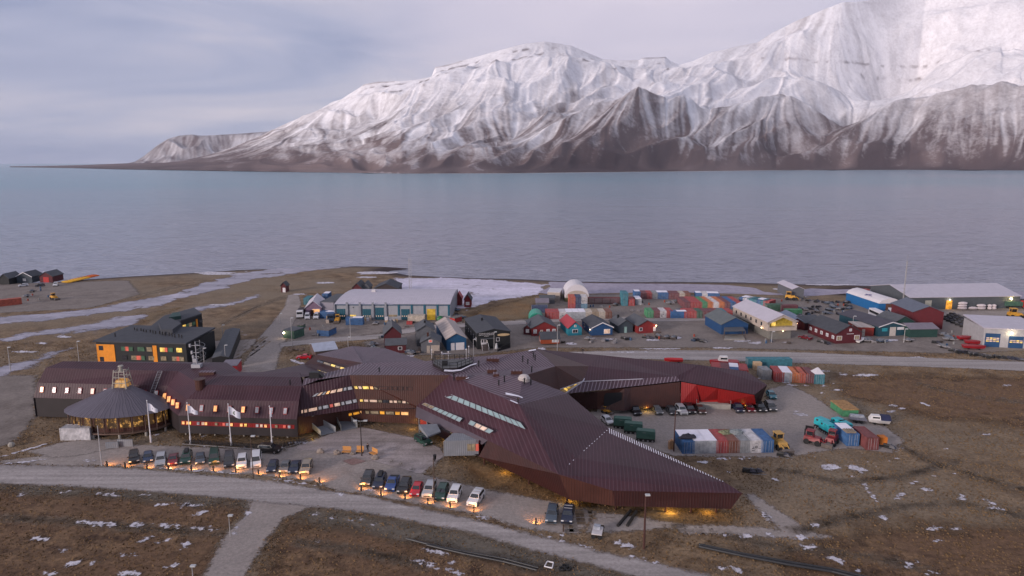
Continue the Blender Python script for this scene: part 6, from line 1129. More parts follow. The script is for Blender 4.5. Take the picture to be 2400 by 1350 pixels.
# ------------------------------------------------------------------ cars
tyre = M('tyre_rubber', (.012, .012, .013), .8); rim = M('wheel_rim', (.30, .30, .32), .35, .1, 1, metal=.6); glass = M('car_glass', (.015, .018, .022), .05, .1, 1, spec=.9); hl = M('headlight_glass', (.55, .55, .55), .2); tl = M('taillight', (.25, .01, .01), .3)
CARC = {'dark blue': (.012, .028, .075), 'navy': (.01, .016, .04), 'black': (.008, .008, .010), 'dark grey': (.035, .037, .042), 'grey': (.12, .125, .13), 'silver': (.34, .35, .37), 'white': (.60, .60, .62), 'red': (.42, .008, .02), 'dark red': (.11, .008, .015), 'dark green': (.010, .045, .032), 'beige': (.26, .22, .17), 'blue': (.02, .055, .20), 'teal': (.02, .16, .20), 'steel blue': (.055, .075, .10), 'brown': (.05, .032, .028)}
KIND = {'hatch': (4.1, 1.72, 1.48, .92, [(-.50, .62), (-.47, .80), (-.24, .95), (-.06, 1.44), (.24, 1.48), (.42, 1.35), (.50, .92)], .95),
        'sedan': (4.6, 1.76, 1.44, .90, [(-.50, .60), (-.47, .78), (-.22, .93), (-.06, 1.40), (.18, 1.44), (.33, 1.05), (.49, .98)], .93),
        'suv': (4.7, 1.86, 1.74, 1.05, [(-.50, .72), (-.48, .98), (-.24, 1.10), (-.11, 1.68), (.30, 1.74), (.45, 1.62), (.50, 1.05)], 1.10),
        'van': (5.0, 1.92, 2.05, 1.15, [(-.50, .70), (-.49, .98), (-.36, 1.20), (-.20, 1.98), (.30, 2.05), (.48, 2.0), (.50, 1.15)], 1.20),
        'pickup': (5.2, 1.84, 1.76, 1.05, [(-.50, .72), (-.48, .98), (-.24, 1.10), (-.12, 1.70), (.06, 1.76), (.13, 1.10), (.50, 1.06)], 1.10)}
CARS = {}
def car(kind, col, front, rear, label, group=None, extra=None, at=None, rz=None, cat='car', lit=False):
    if at is None:
        f, r = G(*front), G(*rear); d = (f - r).normalized(); rz = math.atan2(d.y, d.x) + math.pi / 2; at = (f + r) / 2
    key = (kind, col)
    if key in CARS and not extra: return dup(CARS[key], (at.x, at.y, 0), rz, label, group or '')
    L, W, Hh, bz, prof, bl = KIND[kind]; L *= .95; W *= .95; t = thing('parked_car' if kind not in ('van', 'pickup') else ('parked_van' if kind == 'van' else 'pickup_truck'), label, cat, (at.x, at.y, 0), rz, group)
    m = M('car_paint_' + col.replace(' ', '_'), CARC[col], .28, .06, 1, spec=.6); w2 = W / 2; mb = MB()
    P = [(y * L, z) for y, z in prof]; body = [(P[0][0], .32)] + [P[0], P[1], P[2]] + ([P[-2], P[-1]] if kind in ('sedan', 'pickup') else [(P[-1][0], bl)]) + [(P[-1][0], .34)]
    lo = [(-w2, y, z) for y, z in body]; hi = [(w2, y, z) for y, z in body]
    mb.prism(lo, hi)
    # cabin, narrower towards the roof
    cab = [P[2]] + P[3:6] + ([P[6]] if kind in ('hatch', 'suv', 'van') else []); 
    if kind in ('sedan',): cab = [P[2], P[3], P[4], P[5]]
    if kind == 'pickup': cab = [P[2], P[3], P[4], P[5]]
    zb = min(c[1] for c in cab); zt = max(c[1] for c in cab)
    hx = lambda z: w2 - .02 - .20 * max(0, z - zb) / (zt - zb)
    A = [(-hx(z), y, z) for y, z in cab]; B = [(hx(z), y, z) for y, z in cab]; mb.prism(A, B)
    mb.build('body', m, t)
    def quadpart(nm, q, mt): mb = MB(); mb.face(q); return mb.build(nm, mt, t)
    c0, c1, c2, c3 = cab[0], cab[1], cab[2], cab[3]
    lerp = lambda a, b, u: (a[0] + (b[0] - a[0]) * u, a[1] + (b[1] - a[1]) * u)
    a_, b_ = lerp(c0, c1, .10), lerp(c0, c1, .93); nn = Vector((0, c0[1] - c1[1], c1[0] - c0[0])).normalized() * .03; nn = nn if nn.z > 0 else -nn
    quadpart('windscreen', [Vector((-hx(a_[1]) + .1, *a_)) + nn, Vector((hx(a_[1]) - .1, *a_)) + nn, Vector((hx(b_[1]) - .1, *b_)) + nn, Vector((-hx(b_[1]) + .1, *b_)) + nn], glass)
    re0, re1 = cab[-2], cab[-1]
    a_, b_ = lerp(re1, re0, .25 if kind in ('van', 'hatch', 'suv') else .1), lerp(re1, re0, .9); nn = Vector((0, .03, .01))
    quadpart('rear_window', [Vector((hx(a_[1]) - .12, *a_)) + nn, Vector((-hx(a_[1]) + .12, *a_)) + nn, Vector((-hx(b_[1]) + .12, *b_)) + nn, Vector((hx(b_[1]) - .12, *b_)) + nn], glass)
    zl, zh = zb + .10 + (0 if kind != 'van' else .1), zt - .14
    for sg in (-1, 1):
        yf = lambda z: c0[0] + (c1[0] - c0[0]) * (z - c0[1]) / (c1[1] - c0[1]) + .18; yr = min(cab[-1][0], cab[-2][0]) - .12 if kind != 'sedan' else c2[0] + .25
        o = .02; q = [(sg * (hx(zl) + o), yf(zl), zl), (sg * (hx(zl) + o), yr, zl), (sg * (hx(zh) + o), yr - (.1 if kind != 'sedan' else .3), zh), (sg * (hx(zh) + o), yf(zh), zh)]; quadpart('side_window', q if sg > 0 else q[::-1], glass)
        mb = MB(); mb.box(min(sg * w2 - .14 * 0, sg * (w2 - .42)), -L / 2 - .03, P[0][1] - .02, max(sg * w2, sg * (w2 - .42)), -L / 2 + .12, P[0][1] + .16); mb.build('headlight', hl, t)
        mb = MB(); mb.box(min(sg * w2, sg * (w2 - .22)), L / 2 - .1, .75, max(sg * w2, sg * (w2 - .22)), L / 2 + .03, .98); mb.build('taillight', tl, t)
        mb = MB(); mb.box(min(sg * w2, sg * (w2 + .2)), c0[0] + .25, zb + .05, max(sg * w2, sg * (w2 + .2)), c0[0] + .40, zb + .22); mb.build('wing_mirror', blackm, t)
        for y in (-L * .31, L * .30):
            R_ = .34 if kind in ('hatch', 'sedan') else .38; mb = MB(); mb.cyl((sg * (w2 - .2), y, R_), (sg * (w2 + .02), y, R_), R_, n=12); wl_ = mb.build('wheel', tyre, t); mb = MB(); mb.cyl((sg * (w2 + .0), y, R_), (sg * (w2 + .035), y, R_), R_ * .6, n=8); mb.build('rim', rim, wl_)
    mb = MB(); mb.box(-w2 + .3, -L / 2 - .03, .42, w2 - .3, -L / 2 + .02, .60); mb.build('grille', blackm, t)
    if kind == 'pickup': mb = MB(); mb.box(-w2 + .12, P[5][0] + .15, 1.07, w2 - .12, L / 2 - .12, 1.13); mb.build('cargo_bed', blackm, t)
    if extra == 'box': mb = MB(); mb.prism([(-.4, -.3, zt + .08), (.4, -.3, zt + .08), (.4, 1.5, zt + .08), (-.4, 1.5, zt + .08)], [(-.32, 0, zt + .42), (.32, 0, zt + .42), (.35, 1.45, zt + .42), (-.35, 1.45, zt + .42)]); mb.build('roof_box', blackm, t)
    if extra == 'rack':
        mb = MB()
        for y in (0, .9): mb.box(-w2 + .2, y, zt + .03, w2 - .2, y + .08, zt + .12)
        mb.build('roof_rack', M('rack', (.25, .25, .26)), t)
    if not extra: CARS[key] = t
    return t
FR = 'cars parked in the front row'
lot = [(315, 1085, 0, 'suv', 'black', None, 'black off-road car, leftmost of the front row'), (348, 1084, -1, 'hatch', 'dark blue', None, 'dark blue car second from the left in front row'), (378, 1091, -3, 'suv', 'silver', None, 'silver estate car between blue and dark red cars'), (407, 1089, -3, 'sedan', 'dark red', None, 'dark red car beside the silver estate'), (438, 1086, -4, 'suv', 'dark green', 'box', 'dark green car with black roof box'), (470, 1088, -1, 'hatch', 'steel blue', None, 'steel blue car right of the roof box car'),
       (503, 1086, -1, 'van', 'dark green', None, 'dark green van with light behind its bollard'), (538, 1093, -1, 'van', 'dark grey', None, 'dark grey green van beside a small white car'), (568, 1095, -2, 'suv', 'white', None, 'small white car left of the tall white van'), (601, 1093, -1, 'van', 'white', None, 'tall white van behind the slim wooden pole'), (640, 1106, -6, 'hatch', 'navy', None, 'navy hatchback right of the white van'), (669, 1107, -6, 'hatch', 'grey', None, 'grey hatchback behind a glowing bollard'), (692, 1107, -6, 'sedan', 'navy', None, 'navy saloon between the grey and the beige car'), (719, 1109, -6, 'suv', 'beige', None, 'beige car at the right end of the left row')]
for x, y, ln, k, c, ex, lb in lot: car(k, c, (x + ln * 1.0, y + 7.5), (x - ln * .8, y - 18), lb, FR, ex)
row2 = [(862, 1136, 'suv', 'dark grey', None, 'dark grey car at the left end of the right row'), (891, 1142, 'suv', 'navy', 'box', 'navy car carrying a long black roof box'), (920, 1146, 'pickup', 'blue', None, 'blue pickup in the right front row'), (949, 1153, 'suv', 'black', None, 'black off-road car between blue pickup and red car'), (977, 1160, 'hatch', 'red', None, 'bright red hatchback in the right front row'), (1007, 1161, 'suv', 'silver', None, 'silver car parked at the tall wooden pole'), (1036, 1168, 'suv', 'dark green', None, 'very dark green car between silver and white cars'), (1066, 1172, 'suv', 'white', None, 'white estate car second from right end of row'), (1116, 1181, 'suv', 'white', 'rack', 'big white off-road car with roof rack'),
        (1294, 1220, 'suv', 'steel blue', None, 'steel blue off-road car near the lone glowing bollard'), (1331, 1221, 'suv', 'navy', 'rack', 'navy off-road car at the gravel lot corner')]
for i, (x, y, k, c, ex, lb) in enumerate(row2): ln = -7 if i < 9 else -3; ln = -11 if i == 8 else ln; car(k, c, (x + ln, y + 9.5), (x - ln * .9, y - 20), lb, FR, ex)
car('suv', 'black', (656, 1061), (610, 1058), 'black people carrier crossing the lot behind the parked row'); car('suv', 'dark green', (1005, 1047), (979, 1031), 'dark car at the porch of the main entrance', None, 'rack')
BR = 'cars parked behind the building'
for x, y, k, c, lb in [(1488, 969, 'suv', 'black', 'black car left end of the row behind the building'), (1540, 968, 'hatch', 'grey', 'grey hatchback beside the glowing slot under the wall'), (1573, 969, 'hatch', 'dark grey', 'dark grey hatchback left of the silver estate'), (1596, 968, 'suv', 'silver', 'silver estate in the row behind the building'), (1615, 966, 'suv', 'black', 'large black car right of the silver estate'), (1641, 967, 'hatch', 'brown', 'dark brown hatchback beside the loading steps'), (1728, 962, 'pickup', 'navy', 'navy pickup in front of the red wall'), (1755, 962, 'sedan', 'dark red', 'dark red saloon in front of the red wall'), (1781, 962, 'suv', 'black', 'black car right of the dark red saloon'), (1805, 960, 'suv', 'dark grey', 'dark grey car at the right end before the red wall'), (1807, 932, 'hatch', 'teal', 'teal hatchback under the sharp dark roof corner')]:
    car(k, c, (x + 7, y + 7), (x - 6, y - 8), lb, BR)
car('hatch', 'white', (1430, 997), (1417, 986), 'white car half hidden by the long roof')
car('sedan', 'red', (700, 841), (727, 841), 'bright red car parked beside the gravel road')
car('van', 'white', (720, 751), (721, 743), 'white van in front of the lilac shed'); car('van', 'white', (739, 751), (745, 741), 'white van right of the lilac shed door')
car('suv', 'white', (129, 672), (133, 668), 'white car near the orange kayaks'); car('hatch', 'dark grey', (88, 672), (100, 671), 'dark car on the left shore yard'); car('hatch', 'white', (50, 672), (60, 671), 'white car on the left shore yard'); car('sedan', 'dark red', (1875, 792), (1900, 798), 'dark red car beside the dark red house')
# ------------------------------------------------------------------ glowing bollards
BO = [(251, 1094), (293.5, 1097), (345, 1100), (395, 1101.5), (449, 1104), (500.5, 1106), (553, 1109), (606, 1114.5), (655, 1120), (705, 1125), (749, 1133), (847, 1151), (893, 1163), (949.5, 1171), (1003, 1183), (1055, 1192), (1110.5, 1202), (1256, 1230), (1320.5, 1246)]
bw_ = M('bollard_timber', (.06, .035, .025), .8, .2, 3); bt = None
for i, (x, y) in enumerate(BO):
    p = G(x, y); lb = 'low wooden bollard lamp, %s from the left along the lots' % (ORD[i] if i < 18 else 'last and unlit')
    if bt is None:
        bt = thing('bollard_lamp', lb, 'bollard', p, 0, 'bollard lamps along the parking rows'); mb = MB(); mb.box(-.11, -.11, 0, .11, .11, 1.15); mb.build('post', bw_, bt)
        mb = MB(); mb.box(-.09, .112, .9, .09, .15, 1.05); mb.build('lamp', M('bollard_glow', (1, .6, .3), .5, 0, emit=7, ecol=(1, .55, .2)), bt)
    else: dup(bt, p, 0, lb)
    if i < 18: spot((p.x, p.y + .22, 1.0), (p.x + .15, p.y + 1.5, 0), 240, (1, .38, .08), 120, .05)
# ------------------------------------------------------------------ poles, flags, masts
pw = M('pole_wood', (.075, .05, .038), .85, .2, 2); pg = M('pole_steel', (.34, .33, .33), .5, .1, 1)
def hgt(bx, by, ty): p = G(bx, by); return p, zat(p.y, ty)
def street_lamp(bx, by, ty, label, mat=pg, r=.09, arm=1.0, head=True, lit=False, group=None, two=False):
    p, h = hgt(bx, by, ty); t = thing('street_lamp', label, 'street lamp', p, 0, group); mb = MB(); mb.cyl((0, 0, 0), (0, 0, h), r * 1.25, r * .75, 7); mb.build('pole', mat, t)
    if head:
        for sg in ((-1, 1) if two else (1,)):
            mb = MB(); mb.cyl((0, 0, h - .1), (sg * arm, -.1, h + .05), r * .5, n=5); mb.box(sg * arm - .35, -.3, h - .05, sg * arm + .35, .15, h + .14); mb.build('lamp_head', M('lamp_grey', (.40, .41, .42)), t)
    return t
street_lamp(848, 1069, 986, 'dark two headed lamp post standing at the benches', M('post_dark', (.03, .022, .02)), .1, 1.0, two=True)
street_lamp(1579, 1058, 962, 'rust brown lamp post left of the container row', M('post_rust', (.06, .025, .02)), .11, .7)
street_lamp(1509, 1286, 1160, 'tall rust brown pole with small lamp near the building tip', M('post_rust', (.06, .025, .02)), .15, .25)
street_lamp(239, 1092, 998, 'bare grey pole left of the first bollard', pg, .1, head=False); street_lamp(594, 1122, 1022, 'slim dark pole in front of the white van', pw, .07, .5)
street_lamp(1018, 1178, 1075, 'dark wooden pole beside the silver parked car', pw, .1, head=False)
street_lamp(540, 1258, 1208, 'thin pale pole beside the footpath edge', pg, .06, .3); street_lamp(452, 1352, 1326, 'short pale pole at the bottom edge', pg, .06, .2)
for x, b_, tp_, lb in [(25, 870, 814, 'thin lamp post near the left picture edge'), (480, 868, 816, 'lamp post in front of the orange wall panel'), (530, 862, 809, 'white lamp post beside the long charcoal shed'), (188, 868, 800, 'far lamp post left of the apartment block'), (523, 802, 762, 'lamp post behind the charcoal shed'), (685, 812, 745, 'lamp post on the industrial yard edge'), (657, 758, 735, 'small lamp post beside the gravel road'), (817, 834, 790, 'lit pale lamp post behind the science building'), (822, 798, 745, 'slim lamp post on the industrial yard'), (1306, 822, 762, 'thin lamp post by the orange red cabin'), (1808, 803, 777, 'lamp post in front of the cream hall'), (2118, 803, 771, 'yellow lit post by the petrol blue shop'), (1997, 782, 741, 'white flagpole above the dark red house'), (1158, 822, 778, 'post left of the museum'), (1110, 836, 795, 'dark post behind the roof terrace')]:
    street_lamp(x, b_, tp_, lb, pg, .09, .5, group=None)
flm = M('flag_cloth', (.55, .55, .62), .8, .08, 2)
for i, (bx, by, ty, lb, st) in enumerate([(354, 1037, 939, 'white flagpole with drooping white flag before the rotunda', 1), (447, 1040, 944, 'second flagpole from the left with white flag', 1), (542, 1044, 947, 'third flagpole, its white flag bearing a green emblem', 2), (638, 1049, 952, 'flagpole at right without a spread flag', 0)]):
    p, h = hgt(bx, by, ty); t = thing('flagpole', lb, 'flagpole', p, 0, 'flagpoles in front of the building'); mb = MB(); mb.cyl((0, 0, 0), (0, 0, h), .13, .06, 8); mb.cyl((0, 0, 0), (0, 0, 1.6), .2, .18, 8); mb.build('pole', WTR, t)
    mb = MB(); mb.blob((0, 0, h), .12, .12, .14, 6, 4, 0, 0); mb.build('finial', WTR, t)
    if st:
        nx_, nz_ = 8, 5; W_, H_ = 1.9 + .3 * (st == 2), 1.7; pts = [[Vector((.08 + W_ * u / nx_ , .22 * math.sin(3.2 * u / nx_ * math.pi / 1.6), h - .5 - H_ * v_ / nz_ * (1 if st == 2 else 1 - .35 * u / nx_) - 1.25 * (u / nx_) ** 1.1 * (1 - .25 * v_ / nz_))) for v_ in range(nz_ + 1)] for u in range(nx_ + 1)]
        mb = MB()
        for u in range(nx_):
            for v_ in range(nz_): mb.face([pts[u][v_], pts[u][v_ + 1], pts[u + 1][v_ + 1], pts[u + 1][v_]])
        fl_ = mb.build('flag', flm, t)
        c = (pts[4][2] + pts[4][3]) / 2 + Vector((.1, -.06, 0)); e = ringmesh(.24 if st == 2 else .12, .42 if st == 2 else .2, c.x, c.z, c.y, 12); e.build('emblem', M('emblem_green', (.12, .16, .10)) if st == 2 else M('emblem_grey', (.16, .17, .22)), fl_)
    else: mb = MB(); mb.prism([(.06, 0, h - .4), (.3, .05, h - .4), (.24, -.04, h - .4)], [(.06, 0, h - 2.2), (.34, .06, h - 2.3), (.26, -.05, h - 2.2)]); mb.build('flag', flm, t)
def mast(bx, by, ty, w, label):
    p, h = hgt(bx, by, ty); t = thing('lattice_mast', label, 'mast', p); mb = MB(); n = int(h / 1.6)
    for k in range(3):
        a = 2 * math.pi * k / 3; c = Vector((math.cos(a), math.sin(a), 0)) * w; mb.tube([c, c + Vector((0, 0, h))], .06, 4)
        a2 = 2 * math.pi * (k + 1) / 3; c2 = Vector((math.cos(a2), math.sin(a2), 0)) * w
        for i in range(n): mb.tube([c + Vector((0, 0, i * h / n)), c2 + Vector((0, 0, (i + 1) * h / n))], .04, 3)
    mb.tube([(0, 0, h), (0, 0, h + 2.5)], .05, 4); mb.build('frame', pg, t); return t
mast(962, 700, 606, .65, 'tall pale lattice mast behind the industrial hall'); mast(2115, 722, 612, .22, 'thin dark lattice mast before the long warehouse'); 
mb = MB(); q = G(462, 857, 11.5); mb.tube([q, q + Vector((0, 0, 5.5))], .12, 6)
for z, s in ((2.0, .9), (3.0, 1.1), (4.6, 1.4)): mb.tube([q + Vector((-s, 0, z)), q + Vector((s * .7, 0, z + .1))], .07, 4); mb.box(q.x - s, q.y - .2, z - .3 + q.z, q.x - s + .35, q.y + .2, z + .4 + q.z)
mb.box(q.x - 1.1, q.y - .6, q.z - .4, q.x + .9, q.y + .7, q.z + .4); mb.box(q.x - .8, q.y - .3, q.z + .8, q.x + .1, q.y + .3, q.z + 1.6); part(mb, 'antenna_mast', M('antenna_grey', (.32, .32, .34)))
# ------------------------------------------------------------------ plaza things, people, machines
bm_ = M('bench_orange', (.50, .24, .07), .7, .12, 3)
def bench(x0, y0, x1, y1, label, first=[None]):
    a, b = G(x0, y0), G(x1, y1); d = (b - a); L = d.length; t = thing('timber_bench', label, 'bench', (a + b) / 2, math.atan2(d.y, d.x), 'slatted orange benches by the lamp post'); mb = MB()
    for k in range(5): mb.box(-L / 2, .05 + k * .16, .42, L / 2, .17 + k * .16, .48)
    mb.build('seat', bm_, t)['kind'] = 'stuff'; mb = MB()
    for k in range(5): mb.box(-L / 2, .84, .55 + k * .17, L / 2, .89, .69 + k * .17)
    mb.build('backrest', bm_, t)['kind'] = 'stuff'
    for x in (-L / 2 + .15, L / 2 - .25): mb = MB(); mb.box(x, .05, 0, x + .1, .85, .42); mb.build('leg', blackm, t)
bench(800, 1065, 820, 1066, 'left orange slatted bench among the boulders'); bench(833, 1064, 850, 1065, 'middle orange slatted bench left of the lamp post'); bench(864, 1066, 877, 1072, 'right orange slatted bench where a person stands')
for i, (x, y, r) in enumerate([(790, 1064, .75), (826, 1066, .55), (880, 1076, .8), (752, 1061, .75)]):
    mb = MB(); mb.blob((0, 0, r * .35), r, r * .8, r * .75, 9, 6, i + 40, .2, 0); o = mb.build('boulder', M('boulder_stone', (.24, .20, .17), .95, .25, 3, bump=.5), None); o.location = G(x, y); tag(o, ['tan boulder left of the left bench', 'small boulder between the left and middle benches', 'largest boulder right of the right bench', 'grey boulder standing apart, leftmost in the plaza'][i], 'boulder', 'boulders around the benches')
def bush(x, y, r, label, i):
    rnd = random.Random(i); mb = MB()
    for k in range(260):
        a = rnd.uniform(0, 6.28); e = rnd.uniform(.1, 1.5); q = r * rnd.uniform(.35, 1); c = Vector((math.cos(a) * math.cos(e) * q, math.sin(a) * math.cos(e) * q, math.sin(e) * q * .8)); s = .07; v1 = Vector([rnd.uniform(-1, 1) for _ in range(3)]) * s; v2 = Vector([rnd.uniform(-1, 1) for _ in range(3)]) * s; mb.face([c, c + v1, c + v1 + v2])
    o = mb.build('shrub', M('shrub_leaf', (.075, .07, .045), .9, .4, 5)); o.location = G(x, y); tag(o, label, 'shrub', 'low shrubs on the plaza')
for i, (x, y, lb) in enumerate([(919, 1085, 'left low shrub in the paved plaza'), (941, 1091, 'middle low shrub in the paved plaza'), (967, 1104, 'right low shrub near the plaza corner'), (668, 1057, 'tiny shrub right of the black people carrier')]): bush(x, y, .9 if i < 3 else .7, lb, i)
loose('litter_bin', 'dark litter bin standing near the plaza corner', 'litter bin', 1019, 1082, 0, lambda m: (m.cyl((0, 0, 0), (0, 0, .5), .12, n=7), m.cyl((0, 0, .5), (0, 0, 1.3), .28, .32, 9), m.cyl((0, 0, 1.35), (0, 0, 1.45), .36, .2, 9)), blackm)
# bicycles in the long rack row
bt_ = None; path = [(432, 1040), (520, 1046), (600, 1052), (660, 1051), (700, 1040), (735, 1027)]; PW = [G(*p) for p in path]; seg = [(PW[i + 1] - PW[i]).length for i in range(5)]; tot = sum(seg); NB = 46
for k in range(NB):
    s_ = tot * (k + .5) / NB; i = 0
    while s_ > seg[i]: s_ -= seg[i]; i += 1
    p = PW[i].lerp(PW[i + 1], s_ / seg[i]); d = (PW[i + 1] - PW[i]).normalized(); rz = math.atan2(d.y, d.x) + random.uniform(-.25, .25)
    if bt_ is None:
        bt_ = thing('bicycle', 'dark bicycle standing in the long rack row below the flagpoles', 'bicycle', p, rz, 'bicycles in the long rack row')
        for y in (-.52, .52):
            mb = MB(); n = 12; 
            for q in range(n): t0, t1 = 2 * math.pi * q / n, 2 * math.pi * (q + 1) / n; mb.cyl((0, y + .33 * math.cos(t0), .35 + .33 * math.sin(t0)), (0, y + .33 * math.cos(t1), .35 + .33 * math.sin(t1)), .03, n=4, caps=False)
            mb.build('wheel', tyre, bt_)
        mb = MB(); mb.tube([(0, -.52, .35), (0, -.38, .85), (0, .18, .80), (0, .0, .32), (0, -.36, .75)], .03, 4); mb.tube([(0, .0, .32), (0, .52, .35), (0, .18, .80)], .025, 4); mb.build('frame', M('bike_paint', (.03, .035, .05)), bt_)
        mb = MB(); mb.tube([(-.28, -.36, 1.0), (0, -.40, .95), (.28, -.36, 1.0)], .025, 4); mb.build('handlebar', blackm, bt_); mb = MB(); mb.box(-.08, .1, .88, .08, .36, .95); mb.build('saddle', blackm, bt_)
    else: dup(bt_, p, rz)
mb = MB()
for i in range(5): mb.tube([PW[i] + Vector((0, -.9, .35)), PW[i + 1] + Vector((0, -.9, .35))], .05, 4)
tag(mb.build('bicycle_rack', pg, None, loc=PW[0]), 'low steel bicycle rack rail along the flagpoles', 'bicycle rack')
# people
skin = M('skin', (.45, .28, .21), .6)
def person(px, py, rz, label, pose, jacket, trousers, hair=(.03, .02, .015), name='person'):
    V_ = {'pel': (0, 0, .95, .14), 'che': (0, -.02, 1.32, .165), 'nek': (0, -.02, 1.50, .065), 'hd0': (0, -.03, 1.60, .085), 'hd1': (0, -.03, 1.73, .095)}
    V_.update(pose); E_ = [('pel', 'che'), ('che', 'nek'), ('nek', 'hd0'), ('hd0', 'hd1')]
    for s in 'lr': E_ += [('pel', 'k' + s), ('k' + s, 'a' + s), ('a' + s, 't' + s), ('che', 's' + s), ('s' + s, 'e' + s), ('e' + s, 'w' + s), ('w' + s, 'h' + s)]
    names = list(V_); me = bpy.data.meshes.new(name); me.from_pydata([V_[n][:3] for n in names], [(names.index(a), names.index(b)) for a, b in E_], [])
    o = bpy.data.objects.new(name, me); COL.objects.link(o); sk = o.modifiers.new('skin', 'SKIN'); sv = me.skin_vertices.new(name='skin') if not me.skin_vertices else me.skin_vertices[0]
    for i, n in enumerate(names): sv.data[i].radius = (V_[n][3], V_[n][3] * (.8 if n in ('che', 'pel') else 1)); sv.data[i].use_root = (n == 'pel')
    ss = o.modifiers.new('sub', 'SUBSURF'); ss.levels = 1; ss.render_levels = 1
    dg = bpy.context.evaluated_depsgraph_get(); m2 = bpy.data.meshes.new_from_object(o.evaluated_get(dg)); bpy.data.objects.remove(o)
    b = bpy.data.objects.new(name, m2); COL.objects.link(b); b.location = G(px, py); b.rotation_euler = (0, 0, rz); tag(b, label, 'person')
    m2.materials.clear(); [m2.materials.append(m) for m in (jacket, trousers, skin)]
    for p in m2.polygons: z = p.center.z; p.material_index = 2 if z > 1.5 else (1 if z < .92 and abs(p.center.x) < .26 else 0); p.use_smooth = True
    for s in 'lr':
        w = V_['h' + s]; mb = MB()
        for k in range(4): x = (k - 1.5) * .02; mb.cyl((w[0] + x, w[1], w[2]), (w[0] + x * 1.1, w[1] - .02, w[2] - (.075 + .01 * (k in (1, 2)))), .009, .007, 5)
        mb.cyl((w[0], w[1] - .02, w[2] + .02), (w[0], w[1] - .06, w[2] - .03), .010, .008, 5); f_ = mb.build('fingers', skin, b); f_['kind'] = 'stuff'
    mb = MB(); mb.blob((0, -.015, 1.78), .105, .115, .10, 9, 6, 1, .05, 1.68); mb.build('hair', M('dark_hair', hair), b)
    mb = MB(); mb.blob((0, -.135, 1.69), .014, .02, .025, 5, 4, 0, 0); [mb.blob((x, -.125, 1.72), .012, .008, .009, 5, 4, 0, 0) for x in (-.035, .035)]; fc = mb.build('face', M('face_dark', (.2, .11, .09)), b); fc['kind'] = 'stuff'
    return b
def legs(fl, fr, arml=(.30, 0), armr=(.30, 0)):
    d = {}
    for s, x, f, (ax, ay) in (('l', -1, fl, arml), ('r', 1, fr, armr)):
        d['k' + s] = (x * .11, f * .35 - .03, .50, .075); d['a' + s] = (x * .11, f * .8, .09 + abs(f) * .02, .05); d['t' + s] = (x * .13, f * .8 - .16, .05, .04)
        d['s' + s] = (x * .20, 0, 1.40, .075); d['e' + s] = (x * ax * .9, ay * .4 + .03, 1.13, .055); d['w' + s] = (x * ax, ay - .04, .90, .04); d['h' + s] = (x * ax, ay - .06, .82, .035)
    return d
jb = M('jacket_black', (.012, .012, .016), .8); jn = M('trousers_dark', (.02, .02, .028), .8)
person(862, 1059, .6, 'person in black standing at the right orange bench', legs(.03, -.05, (.27, -.18), (.30, .02)), jb, jn)
person(1020, 1141, .15, 'person in a brown jacket walking behind the silver car', legs(.38, -.36, (.28, -.25), (.28, .25)), M('jacket_brown', (.07, .035, .025), .8), jn)
person(1366, 829, 2.2, 'small dark figure walking along the fjord road edge', legs(.3, -.3, (.28, -.2), (.28, .2)), jb, jn)
# tracked carriers
def boxcar(name, label, cat, px, py, rz, col, L=3.0, W=1.9, H0=.85, H1=2.3, group=None, win='dark', nose=True):
    t = thing(name, label, cat, G(px, py), rz, group); w = W / 2; mb = MB(); sl = .35 if nose else .08
    f = [(-L / 2, H0), (-L / 2 - .05, H0 + .7), (-L / 2 + sl, H1 - .08), (-L / 2 + sl + .2, H1), (L / 2 - .2, H1), (L / 2, H1 - .15), (L / 2, H0)]
    A = [(-(w - (.12 if z > H0 + .8 else 0)), y, z) for y, z in f]; B = [(-x, y, z) for x, y, z in A]; mb.prism(A, B); mb.build('body', col, t)
    for sg in (-1, 1):
        mb = MB(); tr = [(-L / 2, .25), (-L / 2 + .3, 0), (L / 2 - .3, 0), (L / 2, .25), (L / 2 - .1, .62), (-L / 2 + .1, .62)]; x0, x1 = sorted((sg * (w - .05), sg * (w - .6))); mb.prism([(x0, y, z) for y, z in tr], [(x1, y, z) for y, z in tr]); tk = mb.build('track', tyre, t); mb = MB()
        for k in range(4): mb.cyl((sg * (w - .05), -L / 2 + .5 + k * (L - 1) / 3, .26), (sg * (w + .0), -L / 2 + .5 + k * (L - 1) / 3, .26), .2, n=8)
        rw_ = mb.build('road_wheels', rim, tk); rw_['kind'] = 'stuff'
        for k in range(2):
            y = -L / 2 + .8 + k * 1.1; mb = MB(); x = sg * (w - .10); mb.box(min(x, x + sg * .02), y, H0 + .85, max(x, x + sg * .02), y + .6, H0 + 1.25); mb.build('side_window', GL[win], t)
        mb = MB(); mb.box(sg * .45 - .28, -L / 2 - .02 + sl * .5, H0 + .75, sg * .45 + .28, -L / 2 + sl * .55, H0 + 1.2); mb.build('windscreen', glass, t)
    mb = MB(); mb.box(-w + .1, -L / 2 + .3, .5, w - .1, L / 2 - .3, H0); mb.build('chassis', blackm, t); return t
TQ = M('turquoise_paint', (.02, .33, .38), .5, .12, 2); GRP = 'tracked carriers parked in the east lot'
boxcar('tracked_carrier', 'turquoise tracked carrier cab at front left, white badge on its nose', 'tracked carrier', 1938, 1015, .25, TQ, group=GRP); boxcar('tracked_trailer', 'turquoise tracked trailer behind the left turquoise carrier', 'tracked trailer', 1927, 1005, .45, TQ, group=GRP)
boxcar('tracked_carrier', 'right turquoise tracked carrier beside the blue container', 'tracked carrier', 1979, 1013, .2, TQ, group=GRP); boxcar('tracked_trailer', 'turquoise tracked trailer furthest right at the back', 'tracked trailer', 1966, 1006, .35, TQ, group=GRP)
